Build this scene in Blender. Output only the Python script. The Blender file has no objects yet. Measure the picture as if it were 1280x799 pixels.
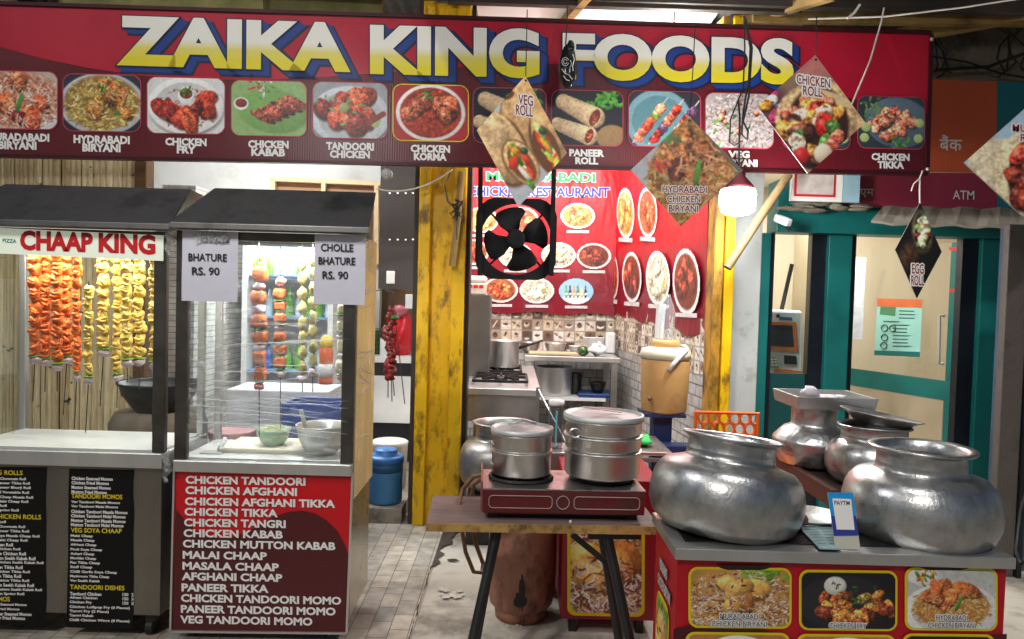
import bpy, math, random
import numpy as np
from mathutils import Vector, Matrix
R = math.radians
scene = bpy.context.scene
COL = scene.collection

# ------------------------------------------------------------------ camera
F = 900.0
cam_d = bpy.data.cameras.new('camera'); cam = bpy.data.objects.new('camera', cam_d); COL.objects.link(cam)
cam_d.sensor_width = 36; cam_d.sensor_fit = 'HORIZONTAL'; cam_d.lens = 36 * F / 1280
cam_d.clip_start = 0.05; cam_d.clip_end = 500
CAMR = Matrix.Rotation(R(90 - 1.88), 3, 'X') @ Matrix.Rotation(R(1.6), 3, 'Z')
CAMP = Vector((0, 0, 1.5))
cam.matrix_world = Matrix.Translation(CAMP) @ CAMR.to_4x4()
scene.camera = cam

# ------------------------------------------------------------------ world, sun, exposure
SUN_EL, SUN_AZ = 40, 205           # azimuth the light comes from, clockwise from +Y
w = bpy.data.worlds.new('World'); scene.world = w; w.use_nodes = True
nt = w.node_tree; bg = nt.nodes['Background']
sky = nt.nodes.new('ShaderNodeTexSky'); sky.sky_type = 'NISHITA'; sky.sun_disc = False
sky.sun_elevation = R(SUN_EL); sky.sun_rotation = R(SUN_AZ)
nt.links.new(sky.outputs[0], bg.inputs[0]); bg.inputs[1].default_value = 0.021
sd = bpy.data.lights.new('sun', 'SUN'); sd.energy = 0.7; sd.angle = R(3); sd.color = (1, .95, .89)
sun = bpy.data.objects.new('sun', sd); COL.objects.link(sun)
_d = Vector((math.sin(R(SUN_AZ)) * math.cos(R(SUN_EL)), math.cos(R(SUN_AZ)) * math.cos(R(SUN_EL)), math.sin(R(SUN_EL))))
sun.rotation_euler = (-_d).to_track_quat('-Z', 'Y').to_euler()
scene.view_settings.view_transform = 'Standard'; scene.view_settings.look = 'None'
scene.view_settings.exposure = 0.36; scene.view_settings.gamma = 1
scene.render.engine = 'CYCLES'
cy = scene.cycles; cy.max_bounces = 7; cy.diffuse_bounces = 3; cy.glossy_bounces = 3; cy.transparent_max_bounces = 12
cy.transmission_bounces = 4; cy.caustics_reflective = False; cy.caustics_refractive = False
cy.use_denoising = True; cy.sample_clamp_indirect = 4

# ------------------------------------------------------------------ pixels to rays
def ray(px, py):
    return CAMR @ Vector(((px - 640) / F, -(py - 399.5) / F, -1))
def at(px, py, D):
    d = ray(px, py); return CAMP + d * (D / d.y)
def floor_at(px, py, z=0.0):
    d = ray(px, py); return CAMP + d * ((z - CAMP.z) / d.z)
def zat(px, py, D): return at(px, py, D).z
def xat(px, py, D): return at(px, py, D).x

# ------------------------------------------------------------------ colours and materials
def L(r, g=None, b=None):
    if g is None: r, g, b = r
    return tuple(((c / 255 / 12.92) if c / 255 <= .04045 else ((c / 255 + .055) / 1.055) ** 2.4) for c in (r, g, b))
MATS = {}
def mat(name, rgb, rough=.5, metal=0.0, var=.14, scale=6.0, bump=0.0, bscale=40.0, dirt=None, dscale=3.0, damt=.5, stretch=(1, 1, 1), coat=0, spec=.5, rvar=.12):
    if name in MATS: return MATS[name]
    m = bpy.data.materials.new(name); m.use_nodes = True; n = m.node_tree; N = n.nodes; K = n.links.new
    b = N['Principled BSDF']; b.inputs['Metallic'].default_value = metal; b.inputs['Roughness'].default_value = rough
    b.inputs['Coat Weight'].default_value = coat; b.inputs['Specular IOR Level'].default_value = spec
    tc = N.new('ShaderNodeTexCoord'); mp = N.new('ShaderNodeMapping'); mp.inputs['Scale'].default_value = stretch
    K(tc.outputs['Object'], mp.inputs[0])
    no = N.new('ShaderNodeTexNoise'); no.inputs['Scale'].default_value = scale; no.inputs['Detail'].default_value = 6; no.inputs['Roughness'].default_value = .62
    K(mp.outputs[0], no.inputs['Vector'])
    mr = N.new('ShaderNodeMapRange'); mr.inputs[1].default_value = .3; mr.inputs[2].default_value = .7
    K(no.outputs[0], mr.inputs[0])
    mx = N.new('ShaderNodeMix'); mx.data_type = 'RGBA'
    mx.inputs[6].default_value = (*[c * (1 - var) for c in rgb], 1); mx.inputs[7].default_value = (*[min(1, c * (1 + var)) for c in rgb], 1)
    K(mr.outputs[0], mx.inputs[0]); out = mx.outputs[2]
    if dirt is not None:
        n2 = N.new('ShaderNodeTexNoise'); n2.inputs['Scale'].default_value = dscale; n2.inputs['Detail'].default_value = 8; n2.inputs['Roughness'].default_value = .7
        K(mp.outputs[0], n2.inputs['Vector'])
        m2 = N.new('ShaderNodeMapRange'); m2.inputs[1].default_value = .62 - .25 * damt; m2.inputs[2].default_value = .72 - .15 * damt; m2.inputs[4].default_value = min(1, damt + .35)
        K(n2.outputs[0], m2.inputs[0])
        mx2 = N.new('ShaderNodeMix'); mx2.data_type = 'RGBA'; K(m2.outputs[0], mx2.inputs[0]); K(out, mx2.inputs[6]); mx2.inputs[7].default_value = (*dirt, 1)
        out = mx2.outputs[2]
    K(out, b.inputs['Base Color'])
    r2 = N.new('ShaderNodeMapRange'); r2.inputs[3].default_value = max(.03, rough - rvar); r2.inputs[4].default_value = min(1, rough + rvar)
    K(no.outputs[0], r2.inputs[0]); K(r2.outputs[0], b.inputs['Roughness'])
    if bump:
        n3 = N.new('ShaderNodeTexNoise'); n3.inputs['Scale'].default_value = bscale; n3.inputs['Detail'].default_value = 4
        K(mp.outputs[0], n3.inputs['Vector'])
        bp = N.new('ShaderNodeBump'); bp.inputs['Strength'].default_value = bump; bp.inputs['Distance'].default_value = .01
        K(n3.outputs[0], bp.inputs['Height']); K(bp.outputs[0], b.inputs['Normal'])
    MATS[name] = m; return m
def emat(name, rgb, s):
    m = bpy.data.materials.new(name); m.use_nodes = True; n = m.node_tree
    b = n.nodes['Principled BSDF']; b.inputs['Base Color'].default_value = (*rgb, 1); b.inputs['Emission Color'].default_value = (*rgb, 1); b.inputs['Emission Strength'].default_value = s
    MATS[name] = m; return m
def glass_mat(name, tint=(.96, .98, .97), refl=.9, rough=.02, bump=0.0, bscale=8, stretch=(1, 1, 1), milk=0.0, milkcol=(.8, .8, .8)):
    m = bpy.data.materials.new(name); m.use_nodes = True; n = m.node_tree; N = n.nodes; K = n.links.new
    N.remove(N['Principled BSDF']); o = N['Material Output']
    t = N.new('ShaderNodeBsdfTransparent'); t.inputs[0].default_value = (*tint, 1)
    g = N.new('ShaderNodeBsdfGlossy'); g.inputs['Roughness'].default_value = rough; g.inputs['Color'].default_value = (refl, refl, refl, 1)
    f = N.new('ShaderNodeFresnel'); ge = N.new('ShaderNodeNewGeometry'); io = N.new('ShaderNodeMapRange'); io.inputs[3].default_value = 1.45; io.inputs[4].default_value = 1 / 1.45; K(ge.outputs['Backfacing'], io.inputs[0]); K(io.outputs[0], f.inputs[0])
    mx = N.new('ShaderNodeMixShader'); K(f.outputs[0], mx.inputs[0]); K(t.outputs[0], mx.inputs[1]); K(g.outputs[0], mx.inputs[2])
    last = mx.outputs[0]
    if bump:
        tc = N.new('ShaderNodeTexCoord'); mp = N.new('ShaderNodeMapping'); mp.inputs['Scale'].default_value = stretch; K(tc.outputs['Object'], mp.inputs[0])
        no = N.new('ShaderNodeTexNoise'); no.inputs['Scale'].default_value = bscale; no.inputs['Detail'].default_value = 5; no.inputs['Distortion'].default_value = 1.2; K(mp.outputs[0], no.inputs['Vector'])
        bp = N.new('ShaderNodeBump'); bp.inputs['Strength'].default_value = bump; bp.inputs['Distance'].default_value = .03; K(no.outputs[0], bp.inputs['Height'])
        K(bp.outputs[0], g.inputs['Normal']); K(bp.outputs[0], f.inputs['Normal'])
    if milk:
        d = N.new('ShaderNodeBsdfDiffuse'); d.inputs[0].default_value = (*milkcol, 1)
        m2 = N.new('ShaderNodeMixShader'); m2.inputs[0].default_value = milk; K(last, m2.inputs[1]); K(d.outputs[0], m2.inputs[2]); last = m2.outputs[0]
        if bump:
            rp = N.new('ShaderNodeMapRange'); rp.inputs[1].default_value = .54; rp.inputs[2].default_value = .70; rp.inputs[3].default_value = milk * .4; rp.inputs[4].default_value = min(.6, milk * 5)
            K(no.outputs[0], rp.inputs[0]); K(rp.outputs[0], m2.inputs[0])
    K(last, o.inputs[0]); MATS[name] = m; return m
def brick_mat(name, c1, c2, mortar, scale, bw=.5, rh=.25, ms=.02, rough=.4, offset=.5, axes='XZ', dirt=None):
    m = bpy.data.materials.new(name); m.use_nodes = True; n = m.node_tree; N = n.nodes; K = n.links.new
    b = N['Principled BSDF']; b.inputs['Roughness'].default_value = rough
    tc = N.new('ShaderNodeTexCoord'); sp = N.new('ShaderNodeSeparateXYZ'); cb = N.new('ShaderNodeCombineXYZ'); K(tc.outputs['Object'], sp.inputs[0])
    K(sp.outputs['XYZ'.index(axes[0])], cb.inputs[0]); K(sp.outputs['XYZ'.index(axes[1])], cb.inputs[1])
    br = N.new('ShaderNodeTexBrick'); br.inputs['Scale'].default_value = scale; br.inputs['Brick Width'].default_value = bw; br.inputs['Row Height'].default_value = rh
    br.inputs['Mortar Size'].default_value = ms; br.offset = offset; br.inputs['Color1'].default_value = (*c1, 1); br.inputs['Color2'].default_value = (*c2, 1); br.inputs['Mortar'].default_value = (*mortar, 1)
    K(cb.outputs[0], br.inputs['Vector'])
    no = N.new('ShaderNodeTexNoise'); no.inputs['Scale'].default_value = 14; no.inputs['Detail'].default_value = 8; K(tc.outputs['Object'], no.inputs['Vector'])
    mr = N.new('ShaderNodeMapRange'); mr.inputs[1].default_value = .3; mr.inputs[2].default_value = .7; mr.inputs[3].default_value = .72; mr.inputs[4].default_value = 1.2; K(no.outputs[0], mr.inputs[0])
    mm = N.new('ShaderNodeMix'); mm.data_type = 'RGBA'; mm.blend_type = 'MULTIPLY'; mm.inputs[0].default_value = 1; K(br.outputs[0], mm.inputs[6]); K(mr.outputs[0], mm.inputs[7])
    out = mm.outputs[2]
    if dirt is not None:
        n2 = N.new('ShaderNodeTexNoise'); n2.inputs['Scale'].default_value = 2.2; n2.inputs['Detail'].default_value = 8; K(tc.outputs['Object'], n2.inputs['Vector'])
        m2 = N.new('ShaderNodeMapRange'); m2.inputs[1].default_value = .48; m2.inputs[2].default_value = .7; m2.inputs[4].default_value = .6; K(n2.outputs[0], m2.inputs[0])
        m3 = N.new('ShaderNodeMix'); m3.data_type = 'RGBA'; K(m2.outputs[0], m3.inputs[0]); K(out, m3.inputs[6]); m3.inputs[7].default_value = (*dirt, 1); out = m3.outputs[2]
    K(out, b.inputs['Base Color'])
    bp = N.new('ShaderNodeBump'); bp.inputs['Strength'].default_value = .5; bp.inputs['Distance'].default_value = .01; bp.invert = True; K(br.outputs['Fac'], bp.inputs['Height']); K(bp.outputs[0], b.inputs['Normal'])
    MATS[name] = m; return m
def island_mat(name, ca, cb, rough=.7, spots=None):
    m = bpy.data.materials.new(name); m.use_nodes = True; n = m.node_tree; N = n.nodes; K = n.links.new
    b = N['Principled BSDF']; b.inputs['Roughness'].default_value = rough
    g = N.new('ShaderNodeNewGeometry'); mx = N.new('ShaderNodeMix'); mx.data_type = 'RGBA'; mx.inputs[6].default_value = (*ca, 1); mx.inputs[7].default_value = (*cb, 1)
    K(g.outputs['Random Per Island'], mx.inputs[0])
    tc = N.new('ShaderNodeTexCoord'); mp = N.new('ShaderNodeMapping'); mp.inputs['Scale'].default_value = (30, 30, 2.5); K(tc.outputs['Object'], mp.inputs[0])
    no = N.new('ShaderNodeTexNoise'); no.inputs['Scale'].default_value = 3; no.inputs['Detail'].default_value = 8; no.inputs['Roughness'].default_value = .7; K(mp.outputs[0], no.inputs['Vector'])
    mr = N.new('ShaderNodeMapRange'); mr.inputs[1].default_value = .3; mr.inputs[2].default_value = .7; mr.inputs[3].default_value = .6; mr.inputs[4].default_value = 1.25; K(no.outputs[0], mr.inputs[0])
    mm = N.new('ShaderNodeMix'); mm.data_type = 'RGBA'; mm.blend_type = 'MULTIPLY'; mm.inputs[0].default_value = 1; K(mx.outputs[2], mm.inputs[6]); K(mr.outputs[0], mm.inputs[7]); out = mm.outputs[2]
    if spots is not None:
        n2 = N.new('ShaderNodeTexNoise'); n2.inputs['Scale'].default_value = 16; n2.inputs['Detail'].default_value = 3; K(tc.outputs['Object'], n2.inputs['Vector'])
        m2 = N.new('ShaderNodeMapRange'); m2.inputs[1].default_value = .66; m2.inputs[2].default_value = .7; K(n2.outputs[0], m2.inputs[0])
        m3 = N.new('ShaderNodeMix'); m3.data_type = 'RGBA'; K(m2.outputs[0], m3.inputs[0]); K(out, m3.inputs[6]); m3.inputs[7].default_value = (*spots, 1); out = m3.outputs[2]
    K(out, b.inputs['Base Color']); MATS[name] = m; return m
def vcol_mat():
    if 'print' in MATS: return MATS['print']
    m = bpy.data.materials.new('print'); m.use_nodes = True; n = m.node_tree
    a = n.nodes.new('ShaderNodeAttribute'); a.attribute_name = 'Col'; b = n.nodes['Principled BSDF']; n.links.new(a.outputs['Color'], b.inputs['Base Color']); b.inputs['Roughness'].default_value = .42
    MATS['print'] = m; return m
def gradient_letters():
    m = bpy.data.materials.new('title_gradient'); m.use_nodes = True; n = m.node_tree; N = n.nodes; K = n.links.new
    a = N.new('ShaderNodeAttribute'); a.attribute_name = 'grad'
    cr = N.new('ShaderNodeValToRGB'); e = cr.color_ramp.elements; e[0].position = .10; e[0].color = (*L(228, 212, 34), 1); e[1].position = .56; e[1].color = (*L(238, 236, 226), 1)
    x = e.new(.36); x.color = (*L(226, 214, 108), 1)
    K(a.outputs['Fac'], cr.inputs[0]); b = N['Principled BSDF']; K(cr.outputs[0], b.inputs['Base Color']); b.inputs['Roughness'].default_value = .4
    return m

# ------------------------------------------------------------------ objects
def _wl(o):
    v = Vector((0, 0, 0))
    while o is not None: v += o.location; o = o.parent
    return v
def tag(o, label, cat, group=None, kind=None):
    if label: o['label'] = label
    if cat: o['category'] = cat
    if group: o['group'] = group
    if kind: o['kind'] = kind
    return o
def thing(name, label, cat, loc, group=None):
    o = bpy.data.objects.new(name, None); COL.objects.link(o); o.location = loc; o.empty_display_size = .1
    return tag(o, label, cat, group)
class MB:
    def __init__(s, M=None): s.v = []; s.f = []; s.M = M
    def add(s, vs, fs):
        k = len(s.v)
        s.v += [tuple(s.M @ Vector(p)) if s.M is not None else tuple(p) for p in vs]
        s.f += [tuple(i + k for i in f) for f in fs]; return s
    def box(s, x0, x1, y0, y1, z0, z1):
        return s.add([(x0, y0, z0), (x1, y0, z0), (x1, y1, z0), (x0, y1, z0), (x0, y0, z1), (x1, y0, z1), (x1, y1, z1), (x0, y1, z1)],
                     [(0, 3, 2, 1), (4, 5, 6, 7), (0, 1, 5, 4), (1, 2, 6, 5), (2, 3, 7, 6), (3, 0, 4, 7)])
    def cbox(s, c, sx, sy, sz): return s.box(c[0] - sx / 2, c[0] + sx / 2, c[1] - sy / 2, c[1] + sy / 2, c[2] - sz / 2, c[2] + sz / 2)
    def bar(s, a, b, w, h, up=(0, 0, 1)):
        a = Vector(a); b = Vector(b); d = (b - a).normalized(); u = Vector(up)
        if abs(d.dot(u)) > .98: u = Vector((0, 1, 0))
        x = d.cross(u).normalized(); y = x.cross(d)
        vs = [p + x * i * w / 2 + y * j * h / 2 for p in (a, b) for i, j in ((-1, -1), (1, -1), (1, 1), (-1, 1))]
        return s.add(vs, [(3, 2, 1, 0), (4, 5, 6, 7), (0, 1, 5, 4), (1, 2, 6, 5), (2, 3, 7, 6), (3, 0, 4, 7)])
    def tube(s, pts, r, n=8, cap=True):
        pts = [Vector(p) for p in pts]; rs = r if isinstance(r, (list, tuple)) else [r] * len(pts); vs = []; fs = []
        px = None
        for i, p in enumerate(pts):
            d = (pts[min(i + 1, len(pts) - 1)] - pts[max(i - 1, 0)])
            if d.length < 1e-9: d = Vector((0, 0, 1))
            d.normalize()
            if px is None:
                u = Vector((0, 0, 1)) if abs(d.z) < .9 else Vector((1, 0, 0)); px = d.cross(u).normalized()
            else:
                px = (px - d * px.dot(d)); px = px.normalized() if px.length > 1e-6 else d.orthogonal().normalized()
            y = d.cross(px)
            vs += [p + (px * math.cos(2 * math.pi * k / n) + y * math.sin(2 * math.pi * k / n)) * rs[i] for k in range(n)]
        for i in range(len(pts) - 1):
            for k in range(n):
                a = i * n + k; b2 = i * n + (k + 1) % n; fs.append((a, b2, b2 + n, a + n))
        if cap: fs.append(tuple(range(n))[::-1]); fs.append(tuple(range((len(pts) - 1) * n, len(pts) * n)))
        return s.add(vs, fs)
    def lathe(s, prof, c=(0, 0, 0), n=48, squash=1.0):
        vs = []; fs = []
        for r, z in prof:
            for k in range(n):
                a = 2 * math.pi * k / n; vs.append((c[0] + r * math.cos(a), c[1] + r * math.sin(a) * squash, c[2] + z))
        for i in range(len(prof) - 1):
            for k in range(n):
                a = i * n + k; b = i * n + (k + 1) % n; fs.append((a, b, b + n, a + n))
        if prof[0][0] > 1e-6: fs.append(tuple(range(n))[::-1])
        if prof[-1][0] > 1e-6: fs.append(tuple(range((len(prof) - 1) * n, len(prof) * n)))
        return s.add(vs, fs)
    def lump(s, c, rx, ry, rz, rng, amp=.15, nu=10, nv=7, power=1.0):
        ph = [rng.uniform(0, 6.28) for _ in range(6)]; vs = [(c[0], c[1], c[2] - rz)]; fs = []
        for i in range(1, nv):
            t = math.pi * i / nv
            for k in range(nu):
                a = 2 * math.pi * k / nu
                f = 1 + amp * (math.sin(2 * a + ph[0] + 2 * t) * .6 + math.sin(3 * a + ph[1] - 3 * t) * .5 + math.sin(4 * t + ph[2]) * .4 + rng.uniform(-.3, .3))
                cx, sx, st, ct = math.cos(a), math.sin(a), math.sin(t), math.cos(t)
                if power != 1:
                    cx, sx, st, ct = [math.copysign(abs(q) ** power, q) for q in (cx, sx, st, ct)]
                vs.append((c[0] + rx * f * st * cx, c[1] + ry * f * st * sx, c[2] - rz * f * ct))
        vs.append((c[0], c[1], c[2] + rz)); e = len(vs) - 1
        for k in range(nu):
            fs.append((0, 1 + (k + 1) % nu, 1 + k)); b = 1 + (nv - 2) * nu; fs.append((e, b + k, b + (k + 1) % nu))
        for i in range(nv - 2):
            for k in range(nu):
                a = 1 + i * nu + k; b = 1 + i * nu + (k + 1) % nu; fs.append((a, b, b + nu, a + nu))
        return s.add(vs, fs)
    def prism(s, poly, y0, y1):
        n = len(poly); vs = [(x, y0, z) for x, z in poly] + [(x, y1, z) for x, z in poly]
        return s.add(vs, [tuple(range(n)), tuple(range(n, 2 * n))[::-1]] + [(i, i + n, (i + 1) % n + n, (i + 1) % n) for i in range(n)])
    def poly(s, pts): return s.add(pts, [tuple(range(len(pts)))])
    def build(s, name, m, parent=None, smooth=False, bevel=0.0, loc=None, label=None, angle=35):
        me = bpy.data.meshes.new(name); o = bpy.data.objects.new(name, me); COL.objects.link(o)
        if parent is not None: o.parent = parent; off = _wl(parent)
        elif loc is not None: o.location = loc; off = Vector(loc)
        else:
            a = np.array(s.v); off = Vector(((a[:, 0].min() + a[:, 0].max()) / 2, (a[:, 1].min() + a[:, 1].max()) / 2, a[:, 2].min())); o.location = off
        me.from_pydata([(p[0] - off[0], p[1] - off[1], p[2] - off[2]) for p in s.v], [], s.f); me.update()
        me.materials.append(m)
        if smooth:
            me.shade_smooth()
            if smooth != 'all':
                try: me.set_sharp_from_angle(angle=R(angle))
                except Exception: pass
        if bevel:
            b = o.modifiers.new('bevel', 'BEVEL'); b.width = bevel; b.segments = 2; b.limit_method = 'ANGLE'; b.angle_limit = R(40); b.harden_normals = False
        if label: o['label'] = label
        return o
def lamp(kind, loc, energy, size=.05, parent=None, col=(1, .995, .97), target=None, sx=None, sy=None):
    l = bpy.data.lights.new('lamp_light', kind); l.energy = energy; l.color = col
    if kind == 'AREA': l.shape = 'RECTANGLE'; l.size = sx; l.size_y = sy
    else: l.shadow_soft_size = size
    o = bpy.data.objects.new('lamp_light', l); COL.objects.link(o)
    loc = Vector(loc)
    if parent is not None: o.parent = parent; o.location = loc - _wl(parent)
    else: o.location = loc
    if target is not None: o.rotation_euler = (Vector(target) - loc).to_track_quat('-Z', 'Y').to_euler()
    return o

# ------------------------------------------------------------------ flat panels, lettering and prints
class Panel:
    def __init__(s, TL, TR, BL):
        s.o = Vector(BL); s.u = (Vector(TR) - Vector(TL)); s.w = s.u.length; s.u.normalize()
        v = Vector(TL) - Vector(BL); v -= s.u * v.dot(s.u); s.h = v.length; s.v = v.normalized(); s.n = s.u.cross(s.v)
        if s.n.dot(CAMP - s.o) < 0: s.n = -s.n
    def pt(s, x, z, off=0.0): return s.o + s.u * x + s.v * z + s.n * off
    def loc(s, px, py):
        d = ray(px, py); t = (s.o - CAMP).dot(s.n) / d.dot(s.n); q = CAMP + d * t - s.o
        return (q.dot(s.u), q.dot(s.v))
    def slab(s, mb, x0, z0, x1, z1, o0, o1):
        vs = [s.pt(x, z, o) for o in (o0, o1) for x, z in ((x0, z0), (x1, z0), (x1, z1), (x0, z1))]
        return mb.add(vs, [(3, 2, 1, 0), (4, 5, 6, 7), (0, 1, 5, 4), (1, 2, 6, 5), (2, 3, 7, 6), (3, 0, 4, 7)])
_tc = {}
def text_mesh(body, bold=0.0, align='LEFT', res=3, spacing=1.0):
    key = (body, bold, align, res, spacing)
    if key in _tc: return _tc[key]
    c = bpy.data.curves.new('t', 'FONT'); c.body = body; c.size = 1; c.offset = bold; c.resolution_u = res; c.align_x = align; c.fill_mode = 'FRONT'; c.space_character = spacing
    o = bpy.data.objects.new('t', c); COL.objects.link(o); bpy.context.view_layer.update()
    me = bpy.data.meshes.new_from_object(o.evaluated_get(bpy.context.evaluated_depsgraph_get()))
    v = [tuple(p.co) for p in me.vertices]; f = [tuple(p.vertices) for p in me.polygons]
    bpy.data.objects.remove(o); bpy.data.curves.remove(c); bpy.data.meshes.remove(me)
    _tc[key] = (np.array(v), f); return _tc[key]
def text_on(P, body, BL, BR, h, off, m, parent, name='lettering', bold=.02, align='LEFT', res=3, shift=(0, 0), mb=None, grad=False, spacing=1.0):
    v, f = text_mesh(body, bold, align, res, spacing)
    ref, _ = text_mesh(body, 0.0, align, res, spacing)
    x0, x1, y0, y1 = ref[:, 0].min(), ref[:, 0].max(), ref[:, 1].min(), ref[:, 1].max()
    a = Vector(P.loc(*BL)); b = Vector(P.loc(*BR)); c = Vector(P.loc(BL[0], BL[1] - h)); ex = b - a; ez = c - a
    out = []; g = []
    for p in v:
        s = (p[0] - x0) / (x1 - x0); t = (p[1] - y0) / (y1 - y0); q = a + ex * s + ez * t
        out.append(P.pt(q[0] + shift[0], q[1] + shift[1], off)); g.append(t)
    own = mb is None
    if own: mb = MB()
    mb.add(out, f)
    if own:
        o = mb.build(name, m, parent)
        if grad:
            at_ = o.data.attributes.new('grad', 'FLOAT', 'POINT'); at_.data.foreach_set('value', np.array(g, dtype=np.float32))
        return o
def lines_on(P, lines, off, m, parent, name='lettering', bold=.02, res=2, single=False):
    if not single:
        for body, BL, BR, h in lines: text_on(P, body, BL, BR, h, off, m, parent, name, bold, res=res)
        return
    mb = MB()
    for body, BL, BR, h in lines: text_on(P, body, BL, BR, h, off, m, parent, bold=bold, res=res, mb=mb)
    return mb.build(name, m, parent)
def rr_pts(w, h, r, n=6):
    pts = []
    for cx, cz, a0 in ((w - r, h - r, 0), (r, h - r, 90), (r, r, 180), (w - r, r, 270)):
        for k in range(n + 1):
            a = R(a0 + 90 * k / n); pts.append((cx + r * math.cos(a), cz + r * math.sin(a)))
    return pts
def quad_map(P, TL, TR, BL):
    a = Vector(P.loc(*BL)); t = Vector(P.loc(*TL)); r = Vector(P.loc(*TR)); return a, r - t, t - a
def rr_on(P, TL, TR, BL, rad, off, m, parent, name='border', grow=0.0, mb=None):
    a, ex, ez = quad_map(P, TL, TR, BL); w_, h_ = ex.length, ez.length
    pts = [((x - grow), (z - grow)) for x, z in rr_pts(w_ + 2 * grow, h_ + 2 * grow, rad + grow)]
    own = mb is None; mb = mb or MB()
    mb.poly([P.pt(*(a + ex * (x / w_) + ez * (z / h_)), off) for x, z in pts])
    if own: return mb.build(name, m, parent)
def print_on(P, TL, TR, BL, img, off, parent, name='food_photo', shape='rr', rad=.12, label=None):
    """a printed picture as a fine coloured sheet; img rows run from the top"""
    H_, W_, _ = img.shape; a, ex, ez = quad_map(P, TL, TR, BL); w_, h_ = ex.length, ez.length
    s = np.arange(W_) / (W_ - 1); t = 1 - np.arange(H_) / (H_ - 1); S, T = np.meshgrid(s, t)
    x = a[0] + ex[0] * S + ez[0] * T; z = a[1] + ex[1] * S + ez[1] * T
    pts = np.array(P.o)[None, None] + x[..., None] * np.array(P.u) + z[..., None] * np.array(P.v) + np.array(P.n) * off
    cs = (S[:-1, :-1] + S[1:, 1:]) / 2; ct = (T[:-1, :-1] + T[1:, 1:]) / 2
    if shape == 'rr':
        r = rad * h_; dx = np.maximum(np.abs(cs - .5) * w_ - (w_ / 2 - r), 0); dz = np.maximum(np.abs(ct - .5) * h_ - (h_ / 2 - r), 0); keep = dx * dx + dz * dz <= r * r
    elif shape == 'ell': keep = ((cs - .5) / .5) ** 2 + ((ct - .5) / .5) ** 2 <= 1
    else: keep = np.ones_like(cs, bool)
    idx = np.arange(H_ * W_).reshape(H_, W_); q = np.stack([idx[1:, :-1], idx[1:, 1:], idx[:-1, 1:], idx[:-1, :-1]], -1)[keep]
    used = np.unique(q); re = -np.ones(H_ * W_, int); re[used] = np.arange(len(used))
    V = pts.reshape(-1, 3)[used] - np.array(_wl(parent)); Cc = np.clip(img.reshape(-1, 3)[used] / 255, 0, 1); Cc = np.where(Cc <= .04045, Cc / 12.92, ((Cc + .055) / 1.055) ** 2.4)
    me = bpy.data.meshes.new(name); me.from_pydata(V.tolist(), [], re[q].tolist()); me.update()
    ca = me.color_attributes.new('Col', 'FLOAT_COLOR', 'POINT'); ca.data.foreach_set('color', np.concatenate([Cc, np.ones((len(used), 1))], 1).astype(np.float32).ravel())
    me.materials.append(vcol_mat()); o = bpy.data.objects.new(name, me); COL.objects.link(o); o.parent = parent
    if label: o['label'] = label
    return o

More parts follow.
